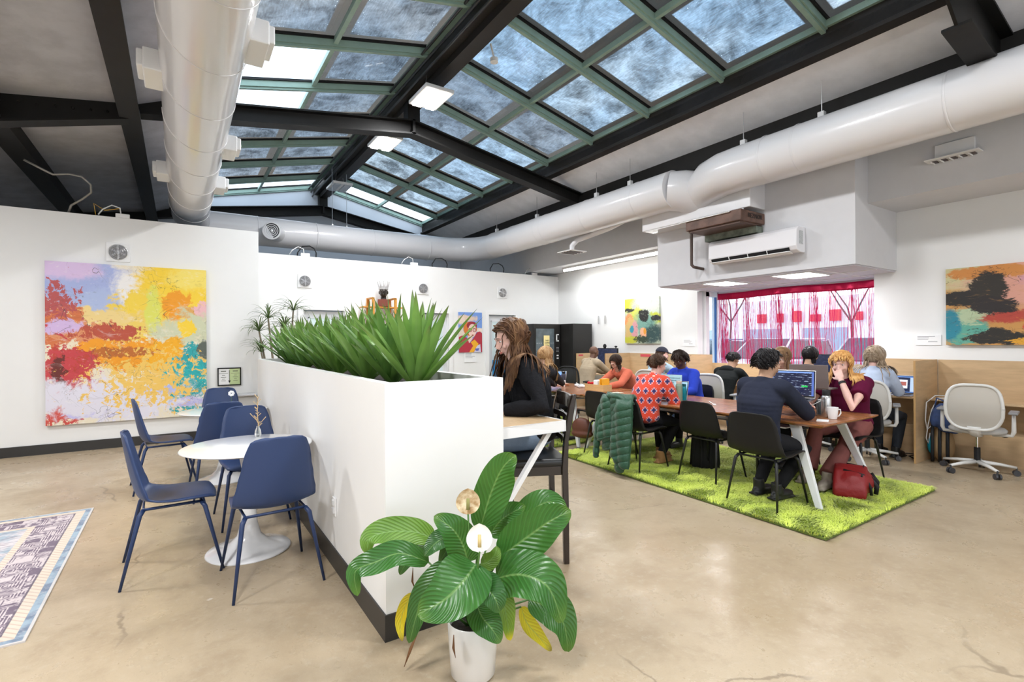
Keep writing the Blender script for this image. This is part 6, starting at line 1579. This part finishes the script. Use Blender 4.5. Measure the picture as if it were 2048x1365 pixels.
        for j in range(NV):
            for i in range(NU):
                f = (j * NU + i, (j + 1) * NU + i, (j + 1) * NU + (i + 1) % NU, j * NU + (i + 1) % NU)
                if all(ok[x] for x in f): fs.append(f)
        cap.add(vs, fs); 
        while k < n_ and tries < n_ * 6:
            tries += 1
            z = rnd.uniform(-.45, 1); a = rnd.uniform(0, 2 * PI); rr = math.sqrt(max(0, 1 - z * z)); q = V((rr * math.cos(a), rr * math.sin(a), z))
            if q.y > fr_ and q.z < .55: continue
            if q.y > 0 and q.z < .1: continue
            if q.z < -.2 and q.y > -.2: continue
            k += 1
            p = hp(0, -.012, .030) + HM @ V((q.x * (.080 + vol * rnd.random()), q.y * (.100 + vol * rnd.random()), q.z * (.093 + vol * rnd.random())))
            side = 1 if q.x > part * .08 else -1
            nrm = HM @ V((q.x / .08, q.y / .1, q.z / .093)).normalized()
            L = L0 * rnd.uniform(.8, 1.05)
            if hair.get('bang') and q.y > .2: L = min(L, hair['bang'])
            seg = 15 if L > .12 else 5; st = L / seg
            fl = hair.get('flow', (0, 0))
            d = (HM @ V((side * (.9 - .4 * abs(q.x)) + fl[0], -.15 + fl[1] - (.5 if q.y > .2 and not hair.get('bang') else 0), -.1))); d = (d - nrm * d.dot(nrm)); d = d.normalized() if d.length > .01 else HM @ V((0, -1, 0))
            if hair.get('bang') and q.y > .2: d = (HM @ V((side * .35 + fl[0], .7, -.3))); d = (d - nrm * d.dot(nrm)).normalized()
            pts = [p - nrm * .004]; ph = rnd.uniform(0, 6.3) if hair.get('messy') else rnd.uniform(0, 1.6); wa = wave * rnd.uniform(.5, 1.2)
            lift = hair.get('lift', .0)
            for t in range(seg):
                d = (d * .80 + V(hair.get('fall', (0, 0, -1))) * (.20 if L > .12 else .16) + nrm * lift * (1 - t / seg)).normalized()
                side_v = d.cross(V((0, 1, .2))).normalized() if abs(d.z) < .98 else V((1, 0, 0))
                p = push(p + d * st + side_v * (wa * math.sin(ph + t * 1.5)) + V((0, wa * .6 * math.cos(ph + t * 1.3), 0)), .004)
                if L > .12 and p.z > Hc.z - .05:
                    cc_, rr_, mm_ = col_[0]; qq = mm_.transposed() @ (p - cc_); kk = math.sqrt((qq.x / rr_.x) ** 2 + (qq.y / rr_.y) ** 2 + (qq.z / rr_.z) ** 2)
                    lim = 1.03 + vol * 9 * (.3 + .7 * ((ph * 7) % 1))
                    if kk > lim: p = cc_ + mm_ @ (qq * (lim / kk))
                pts.append(p)
            tp = [rad * (1 - .72 * (t / seg) ** 1.5) for t in range(seg + 1)]
            hb.tube(pts, tp, 5, flat=.55)
        ho = hb.build('hair', hm, root, smooth=True)
        if hair.get('cap', True): cap.build('scalp_hair', hm, ho, smooth=True, solid=.006)
    return root, hp, Nb, Ch, s2, HM, el, wr
def glasses(root, hp, m):
    for s in (-1, 1):
        pts = [hp(s * .030 + .021 * math.cos(a), .096, .016 + .016 * math.sin(a)) for a in [2 * PI * i / 16 for i in range(17)]]
        MB().tube(pts, .0014, 5, cap=False).build('glasses_rim', m, root, smooth=True)
    MB().tube([hp(-.010, .098, .020), hp(.010, .098, .020)], .0013, 5).tube([hp(.051, .094, .020), hp(.078, .02, .016), hp(.080, -.02, .008)], .0014, 5).tube([hp(-.051, .094, .020), hp(-.078, .02, .016), hp(-.080, -.02, .008)], .0014, 5).build('glasses_frame', m, root, smooth=True)

def cloth(name, c, var=.12, bump=.25, bs=14, rough=.9, sheen=0, **k): return mat(name, c, rough, var=var, vs=8, bump=bump, bs=bs, sheen=sheen, spec=.2, **k)
JEAN = cloth('washed blue denim', (.26, .34, .46)); JEAND = cloth('dark denim', (.05, .08, .14)); BLACKC = cloth('black trousers', (.012, .012, .014)); SHB = mat('black shoe', (.015, .015, .015), .4)
# woman at the high table
HBRN = hairmat('brown hair with lighter ends', (.055, .024, .012), (.13, .062, .03), (.27, .15, .07))
person('woman with long wavy brown hair and black sweater bent over the high table', (2.16, 2.98, 0), 158, ((1.80, 2.86, .985), (1.86, 3.12, .99)), ((1.66, 2.95, .22), (1.66, 3.15, .22)), seat=.69, lean=7, curl=16, headpitch=22, headyaw=4, skin=SKIN_P,
       top=cloth('black knit sweater', (.010, .010, .012), bump=.5, bs=35), bottom=JEAN, shoe=SHB, hm=HBRN, hair=dict(n=460, len=.50, wave=.007, rad=.0105, fringe=.16, vol=.034, flow=(0, -.3), messy=1, fall=(0, .16, -1)), sc=1.08, width=1.02, loose=.028, vox=.006)
# man in navy sweatshirt
HBLK = hairmat('black hair', (.008, .007, .008), (.020, .017, .017), (.045, .04, .04), .3)
person('man with thick black hair in a navy sweatshirt, seen from behind at the near table', (4.24, 2.53, .0), -8, ((4.72, 2.68, .92), (4.76, 2.44, .92)), ((4.42, 2.62, .04), (4.40, 2.44, .04)), seat=.485, lean=6, curl=14, headpitch=8, headyaw=-10, skin=SKIN_M,
       top=cloth('navy sweatshirt', (.022, .026, .045), bump=.35, bs=9), bottom=BLACKC, shoe=SHB, hm=HBLK, hair=dict(n=620, len=.075, wave=.003, rad=.0085, vol=.016, messy=1, lift=.12, fringe=.45), sc=1.04, width=1.08, loose=.030, elbow=(None, (4.58, 2.27, .80)), vox=.007)
# plaid shirt person
def plaid():
    m, nt, out = newmat('red shirt with navy and white crosses')
    tc = N(nt, 'ShaderNodeTexCoord').outputs['Object']; tc = VM(nt, 'MULTIPLY', tc, (1 / .104,) * 3); sp = N(nt, 'ShaderNodeSeparateXYZ', {0: tc})
    row = MT(nt, 'FLOOR', sp.outputs[2]); off = MT(nt, 'MULTIPLY', MT(nt, 'MODULO', MT(nt, 'ABSOLUTE', row), 2.0), .5)
    hx = MT(nt, 'ADD', MT(nt, 'ADD', sp.outputs[0], MT(nt, 'MULTIPLY', sp.outputs[1], .6)), off)
    fx = MT(nt, 'ABSOLUTE', MT(nt, 'SUBTRACT', MT(nt, 'FRACT', hx), .5)); fz = MT(nt, 'ABSOLUTE', MT(nt, 'SUBTRACT', MT(nt, 'FRACT', sp.outputs[2]), .5))
    mx = MT(nt, 'MAXIMUM', fx, fz); mn = MT(nt, 'MINIMUM', fx, fz); sm = MT(nt, 'ADD', fx, fz)
    white = MT(nt, 'MULTIPLY', MT(nt, 'LESS_THAN', mx, .36), MT(nt, 'LESS_THAN', mn, .10)); w2 = MT(nt, 'MULTIPLY', MT(nt, 'LESS_THAN', mx, .28), MT(nt, 'GREATER_THAN', sm, .22))
    w2 = MT(nt, 'MULTIPLY', w2, MT(nt, 'LESS_THAN', MT(nt, 'ABSOLUTE', MT(nt, 'SUBTRACT', fx, fz)), .04))
    navy = MT(nt, 'MAXIMUM', MT(nt, 'LESS_THAN', mx, .15), MT(nt, 'MULTIPLY', MT(nt, 'LESS_THAN', mx, .27), MT(nt, 'LESS_THAN', mn, .07)))
    col = mix(nt, MT(nt, 'MULTIPLY', MT(nt, 'MAXIMUM', white, w2), .85), (.58, .045, .015), (.62, .50, .60)); col = mix(nt, navy, col, (.02, .015, .10))
    n1 = noise_n(nt, tc, .8, 3); bn = N(nt, 'ShaderNodeBump', {'Strength': .3, 'Distance': .02, 'Height': n1})
    p = N(nt, 'ShaderNodeBsdfPrincipled', {'Base Color': col, 'Roughness': .9, 'Sheen Weight': .2}); nt.links.new(bn.outputs[0], p.inputs['Normal']); nt.links.new(p.outputs[0], out.inputs[0]); return m
HDB = hairmat('dark brown short hair', (.035, .018, .010), (.07, .036, .02), (.11, .06, .035))
BOOT = mat('tan suede boot', (.36, .19, .07), .8)
q = person('person in a red shirt patterned with navy crosses typing at a laptop', (4.40, 3.98, 0), 2, ((4.84, 4.10, .775), (4.82, 3.90, .775)), ((4.80, 4.08, .04), (4.62, 3.92, .04)), seat=.485, lean=16, curl=22, headpitch=18, headyaw=-12, skin=SKIN_P,
           top=plaid(), bottom=BLACKC, shoe=BOOT, hm=HDB, hair=dict(n=420, len=.065, rad=.007, vol=.012, wave=.002, lift=.1, fringe=.42), loose=.040, collar=True, width=.98, vox=.007)
glasses(q[0], q[1], METAL)
# woman in blue jacket
HDK = hairmat('very dark brown hair', (.012, .008, .006), (.03, .018, .012), (.05, .03, .022))
q = person('woman in a bright cobalt jacket and glasses looking down at the table', (5.92, 4.47, 0), 176, ((5.36, 4.30, .765), (5.38, 4.64, .765)), ((5.5, 4.36, .04), (5.55, 4.6, .04)), seat=.485, lean=14, curl=18, headpitch=26, headyaw=6, skin=SKIN_D,
           top=cloth('cobalt blue jacket', (.030, .065, .52), bump=.3, bs=8), bottom=BLACKC, shoe=SHB, hm=HDK, hair=dict(n=560, len=.085, rad=.0085, vol=.024, bang=.06, lift=.08, fringe=.42), loose=.030, collar=True, width=1.05, bulge=1.15, vox=.007)
glasses(q[0], q[1], mat('dark red frame', (.10, .01, .01), .3)); MB().ell(q[1](-.082, -.005, -.034), .007, n=8, m=6).build('earring', PAPER, q[0], smooth=True)
# woman with ginger hair
HGIN = hairmat('strawberry blond hair', (.55, .25, .07), (.72, .40, .14), (.80, .52, .22), .42)
MAR = cloth('maroon shirt', (.11, .006, .035), bump=.25, bs=9); MAUVE = cloth('dusty rose trousers', (.24, .085, .075), bump=.3, bs=8)
q = person('woman with strawberry blond hair in a maroon shirt, pinching her nose', (5.86, 2.47, 0), 184, ((5.475, 2.39, 1.045), (5.36, 2.64, .775)), ((5.10, 2.36, .035), (5.24, 2.60, .04)), seat=.485, lean=14, curl=16, headpitch=14, headyaw=6, skin=SKIN_P,
           top=MAR, sleeve=.55, bottom=MAUVE, shoe=mat('taupe canvas shoe', (.36, .31, .25), .8), hm=HGIN, hair=dict(n=460, len=.31, wave=.006, rad=.0095, vol=.026, bang=.05, fringe=.42, messy=1), loose=.024, width=1.10, bulge=1.22, flare=1.5, sc=1.02,
           elbow=((5.36, 2.24, .79), None), handn=((.9, .3, 0), (0, 0, -1)), hands_at_head=0, fcurl=(.95, .5), vox=.0065)
_r, _el, _wr = q[0], q[6], q[7]; _d = (_wr[0] - _el[0]).normalized(); _c = _el[0] * .12 + _wr[0] * .88
MB().tube([_c - _d * .012, _c + _d * .012], [.0315, .0305], 20, cap=False).build('wrist_strap', BLK, _r, solid=.003)
# woman behind the raised laptops
HLB = hairmat('light brown straight hair', (.18, .10, .05), (.28, .16, .08), (.36, .22, .12))
person('woman with light brown hair hidden behind the raised grey laptop', (5.92, 3.12, 0), 180, ((5.42, 2.98, .77), (5.42, 3.22, .77)), ((5.6, 3.0, .04), (5.6, 3.2, .04)), seat=.485, lean=10, curl=12, headpitch=18, skin=SKIN_L,
       top=cloth('dark plum top', (.05, .02, .05)), bottom=BLACKC, shoe=SHB, hm=HLB, hair=dict(n=300, len=.36, wave=.002, rad=.008, vol=.008, bang=.07), vox=.009, sc=1.05)
# coral top woman
HBR2 = hairmat('dark brown tied hair', (.022, .012, .008), (.04, .022, .014), (.06, .035, .022))
person('woman in a coral top bent low with dark hair falling forward', (6.05, 5.66, 0), 172, ((5.30, 5.50, .765), (5.34, 5.86, .765)), ((5.6, 5.55, .04), (5.6, 5.8, .04)), seat=.485, lean=26, curl=24, headpitch=40, headyaw=10, skin=SKIN_L,
       top=cloth('coral top', (.68, .17, .10)), bottom=JEAND, shoe=SHB, hm=HBR2, hair=dict(n=320, len=.24, wave=.002, rad=.008, vol=.006, fringe=.5), vox=.009)
# far table woman
HFR = hairmat('long fair hair', (.30, .16, .07), (.46, .28, .13), (.58, .40, .22))
person('woman with long straight fair hair typing at the far table', (4.14, 5.66, 0), 4, ((4.76, 5.98, .765), (4.80, 5.84, .765)), ((4.6, 5.78, .0), (4.6, 5.6, .0)), seat=.475, lean=8, curl=12, headpitch=15, skin=SKIN_L,
       top=cloth('dark grey top', (.03, .03, .035)), bottom=BLACKC, shoe=SHB, hm=HFR, hair=dict(n=360, len=.44, wave=.003, rad=.009, vol=.018), vox=.009, sc=1.06)
# beige sweater man
person('bald man in a beige sweater facing a monitor in the far cubicle', (6.62, 7.44, 0), -4, ((7.28, 7.62, .77), (7.28, 7.40, .77)), ((7.0, 7.6, .0), (7.0, 7.4, .0)), seat=.50, lean=12, curl=14, headpitch=12, skin=SKIN_B,
       top=cloth('beige sweater', (.50, .40, .28)), bottom=BLACKC, shoe=SHB, vox=.009, width=1.12, loose=.026, sc=1.02)
# capped man
q = person('man in a dark baseball cap and pale blue shirt at the wall desk', (6.62, 5.80, 0), -12, ((7.22, 5.86, .77), (7.22, 5.64, .77)), ((7.0, 5.9, .0), (7.0, 5.7, .0)), seat=.50, lean=14, curl=16, headpitch=6, headyaw=-14, skin=SKIN_P,
           top=cloth('pale blue shirt', (.42, .56, .66)), sleeve=.62, bottom=JEAND, shoe=SHB, hm=HDB, hair=dict(n=160, len=.05, rad=.006), vox=.009, width=1.06)
hp = q[1]; m = MB()
m.grid(lambda u, v: hp(.089 * math.sin(v * 1.45) * math.cos(2 * PI * u), -.012 + .110 * math.sin(v * 1.45) * math.sin(2 * PI * u), .045 + .098 * math.cos(v * 1.45)), 28, 10)
m.grid(lambda u, v: hp((u - .5) * .14, .075 + .085 * v * (1 - (2 * u - 1) ** 2 * .5), .066 - .02 * v - .012 * (2 * u - 1) ** 2), 10, 5)
m.build('baseball_cap', mat('dark navy cap', (.018, .02, .035), .8), q[0], smooth=True, solid=.004)
# black hoodie man
q = person('man with short black hair in a black hoodie bent over the wall desk', (6.58, 4.50, 0), -2, ((7.24, 4.66, .77), (7.26, 4.42, .77)), ((7.0, 4.6, .0), (7.0, 4.4, .0)), seat=.50, lean=24, curl=22, headpitch=38, skin=SKIN_M,
           top=cloth('black hoodie', (.010, .012, .012)), bottom=JEAND, shoe=SHB, hm=HBLK, hair=dict(n=380, len=.045, rad=.006, vol=.006, lift=.2), vox=.009, loose=.034, width=1.05)
blob('hood', [(q[2] + V((0, -.08, .0)), (.13, .07, .07), None), (q[2] + V((0, -.05, -.05)), (.15, .07, .08), None)], mat('black hoodie', (.010, .012, .012), .85), q[0], .010, 3)
# black haired person
person('person with black hair turned towards the red curtain, mostly hidden', (6.99, 3.48, 0), -6, ((7.42, 3.52, .80), (7.42, 3.34, .80)), ((7.3, 3.5, .0), (7.3, 3.35, .0)), seat=.50, lean=4, curl=8, headpitch=8, skin=SKIN_M,
       top=cloth('black top', (.012, .012, .014)), bottom=BLACKC, shoe=SHB, hm=HBLK, hair=dict(n=320, len=.20, rad=.008, vol=.012, wave=.002), vox=.009)
# wavy grey hair woman
HGRY = hairmat('ash blond grey wavy hair', (.24, .17, .11), (.40, .31, .22), (.58, .50, .42), .5)
person('woman with wavy ash grey hair and pale blue shirt at the right wall desk', (6.94, 2.72, 0), -6, ((7.42, 2.84, .80), (7.40, 2.60, .80)), ((7.36, 2.78, .0), (7.30, 2.58, .0)), seat=.50, lean=6, curl=10, headpitch=8, headyaw=6, skin=SKIN_P,
       top=cloth('pale blue cotton shirt', (.50, .58, .74)), bottom=cloth('charcoal trousers', (.03, .035, .045)), shoe=SHB, hm=HGRY, hair=dict(n=520, len=.38, wave=.006, rad=.010, vol=.036, messy=1), vox=.008, loose=.030, collar=True)
# laptop of the woman at the high table
laptop((1.70, 3.02, .953), R(70), 'laptop on the high table before the long haired woman', PALES, METAL, .30, 112)
# ---------------------------------------------------------------- foil curtain and the car park outside
def foil():
    m, nt, out = newmat('red foil')
    tc = N(nt, 'ShaderNodeTexCoord').outputs['Object']
    n1 = noise_n(nt, VM(nt, 'MULTIPLY', tc, (1, 40, 3)), 1.2, 3)
    p = N(nt, 'ShaderNodeBsdfPrincipled', {'Base Color': mix(nt, n1, (.50, .0, .03), (.75, .02, .14)), 'Roughness': .28, 'Metallic': .5}); t = N(nt, 'ShaderNodeBsdfTranslucent', {'Color': (.80, .03, .16, 1)})
    ms = N(nt, 'ShaderNodeMixShader', {0: .35, 1: p.outputs[0], 2: t.outputs[0]}); nt.links.new(ms.outputs[0], out.inputs[0]); return m
FO = foil()
r = empty('foil_fringe_curtain', (8.28, 4.35, 2.30), 0, 'red metallic foil fringe curtain hanging across the wide window', 'curtain')
m = MB()
m.grid(lambda u, v: (.012 * math.sin(u * 60) * v, -1.27 + 2.60 * u, .0 - .115 * v - .01 * math.sin(u * 9)), 90, 4); m.build('header_band', FO, r, smooth=True, solid=.003)
rnd = random.Random(21); vs = []; fs = []
def strand(y, w, dy, x, z1):
    o = len(vs); n = 6; tw = rnd.uniform(0, 3); ph = rnd.uniform(0, 6)
    for i in range(n + 1):
        t = i / n; a = tw + t * rnd.uniform(.5, 1.5); yy = y + dy * t + .012 * math.sin(ph + t * 4); zz = -.10 + (z1 + .10) * t
        c = max(.35, abs(math.cos(a))); vs.append((x - w * .3 * math.sin(a), yy - w * c, zz)); vs.append((x + w * .3 * math.sin(a), yy + w * c, zz))
    for i in range(n): fs.append((o + 2 * i, o + 2 * i + 1, o + 2 * i + 3, o + 2 * i + 2))
clumps = [(-1.20, 12, .05), (-.92, 16, -.12), (-.60, 10, .06), (-.35, 22, -.10), (-.05, 10, .05), (.22, 22, -.12), (.5, 12, -.08), (.78, 24, -.14), (.98, 12, -.05), (1.20, 18, -.12), (1.29, 22, -.10)]
for k in range(460): strand(rnd.uniform(-1.26, 1.30), rnd.uniform(.0010, .0026), rnd.gauss(0, .05), rnd.uniform(-.03, .03), -1.44)
for (yc, n, dd) in clumps:
    for k in range(int(n * .9)): y = yc + rnd.gauss(0, .035); strand(y, rnd.uniform(.002, .005), dd * .5 + rnd.gauss(0, .035), rnd.uniform(-.03, .03), -1.44)
me = bpy.data.meshes.new('foil_strands'); me.from_pydata(vs, [], fs); me.materials.append(FO); o = bpy.data.objects.new('foil_strands', me); COL.objects.link(o); o.parent = r; o['kind'] = 'stuff'
# outside ground
ASPH = mat('pale asphalt', (.62, .62, .64), .85, var=.2, vs=2)
o = MB().bb(9.2, 60, -25, 45, -.25, -.15).build('car_park', ASPH); o['kind'] = 'structure'
def car(x, y, rz, c, label):
    r = empty('parked_car', (x, y, -.15), rz, label, 'car')
    P = mat('car paint ' + str(c), c, .18, coat=.6); G = mat('car glass', (.05, .07, .09), .08)
    m = MB(); m.prism([(-2.2, .35), (-2.25, .75), (-2.1, .95), (-1.3, 1.02), (1.25, 1.02), (2.05, .88), (2.25, .70), (2.22, .35)], -.88, .88, 1); m.build('body', P, r, bevel=.09, seg=4)
    m = MB(); vs_ = []; 
    for (xx, z, hy) in ((-2.0, 1.0, .80), (-1.75, 1.55, .66), (.35, 1.62, .66), (1.15, 1.02, .80)): vs_ += [(xx, -hy, z), (xx, hy, z)]
    m.add(vs_, [(0, 1, 3, 2), (2, 3, 5, 4), (4, 5, 7, 6), (0, 2, 4, 6), (7, 5, 3, 1), (6, 7, 1, 0)]); m.build('cabin_glass', G, r, bevel=.05, seg=3)
    m = MB(); m.box((-.70, 0, 1.61), (2.0, 1.24, .05)); m.beam((-1.95, -.78, 1.02), (-1.72, -.66, 1.6), .05, .05); m.beam((-1.95, .78, 1.02), (-1.72, .66, 1.6), .05, .05)
    for s in (-1, 1): m.beam((1.1, s * .78, 1.03), (.33, s * .66, 1.62), .05, .05); m.beam((-.6, s * .80, 1.02), (-.62, s * .67, 1.6), .06, .03)
    m.build('roof', P, r, bevel=.02)
    for xx in (-1.4, 1.4):
        for s in (-1, 1): MB().cyl((xx, s * .72, .34), (xx, s * .90, .34), .34, n=22).build('wheel', BLK, r)
    for s in (-1, 1): MB().box((2.18, s * .62, .72), (.10, .34, .13)).build('headlight', PAPER, r, bevel=.02); MB().box((-2.2, s * .66, .78), (.08, .26, .14)).build('tail_light', mat('tail light', (.5, .01, .01), .3), r, bevel=.02)
    return r
car(15.5, 8.6, R(178), (.70, .71, .73), 'white parked car seen through the left of the foil curtain')
car(15.8, 5.9, R(182), (.35, .38, .42), 'grey parked car seen through the middle of the foil curtain')
car(14.6, 10.9, R(176), (.10, .20, .34), 'dark blue parked car seen through the narrow side pane')
car(15.2, 13.2, R(180), (.62, .63, .65), 'silver parked car beyond the dark blue one')
car(14.2, 3.9, R(90), (.80, .80, .80), 'large white parked car side-on behind the right of the foil curtain')
BRK = mat('tree bark', (.10, .085, .075), .9)
def tree(x, y, h, seed, label):
    rnd = random.Random(seed); m = MB()
    def br(p, d, L, r_, dep):
        q = p + d * L; mid = p + d * L * .5 + V((rnd.uniform(-1, 1), rnd.uniform(-1, 1), 0)) * L * .06
        m.tube([p, mid, q], [r_, r_ * .85, r_ * .65], 5 if dep < 2 else 4, cap=False)
        if dep >= 6: return
        for k in range(3 if dep < 4 else 2):
            a = rnd.uniform(0, 6.28); t = rnd.uniform(.35, .85); dd = (d + V((math.cos(a) * t, math.sin(a) * t, rnd.uniform(-.1, .35)))).normalized(); br(q, dd, L * rnd.uniform(.62, .82), r_ * .58, dep + 1)
    br(V((0, 0, 0)), V((0, 0, 1)), h * .3, h * .008, 0)
    o = m.build('bare_tree', BRK, smooth=True); o.location = (x, y, -.15); tag(o, label, 'tree', 'bare trees in the car park')
tree(20.5, 13.4, 8, 3, 'bare winter tree outside the left end of the foil curtain'); tree(21.5, 9.0, 7.5, 9, 'bare winter tree outside the middle of the foil curtain'); tree(17.2, 14.9, 7, 5, 'bare winter tree seen through the narrow side pane')
r = empty('storefront_building', (36, 16, -.15), 0, 'low pale shop building with red lettering band across the car park', 'building')
MB().bb(-3, 3, -22, 18, 0, 4.2).build('wall', mat('far building', (.75, .75, .80), .7), r); rnd = random.Random(8)
for k in range(14):
    y = -12 + k * 1.15; MB().bb(-3.25, -3, y, y + rnd.uniform(.3, .9), 2.7, 2.7 + rnd.uniform(.4, .7)).build('red_sign', mat('far red sign', (.65, .04, .05), .5), r)
for y in range(-18, 18, 4): MB().bb(-3.05, -3, y, y + 2.6, .4, 2.3).build('shop_window', mat('far window', (.30, .36, .45), .2), r)
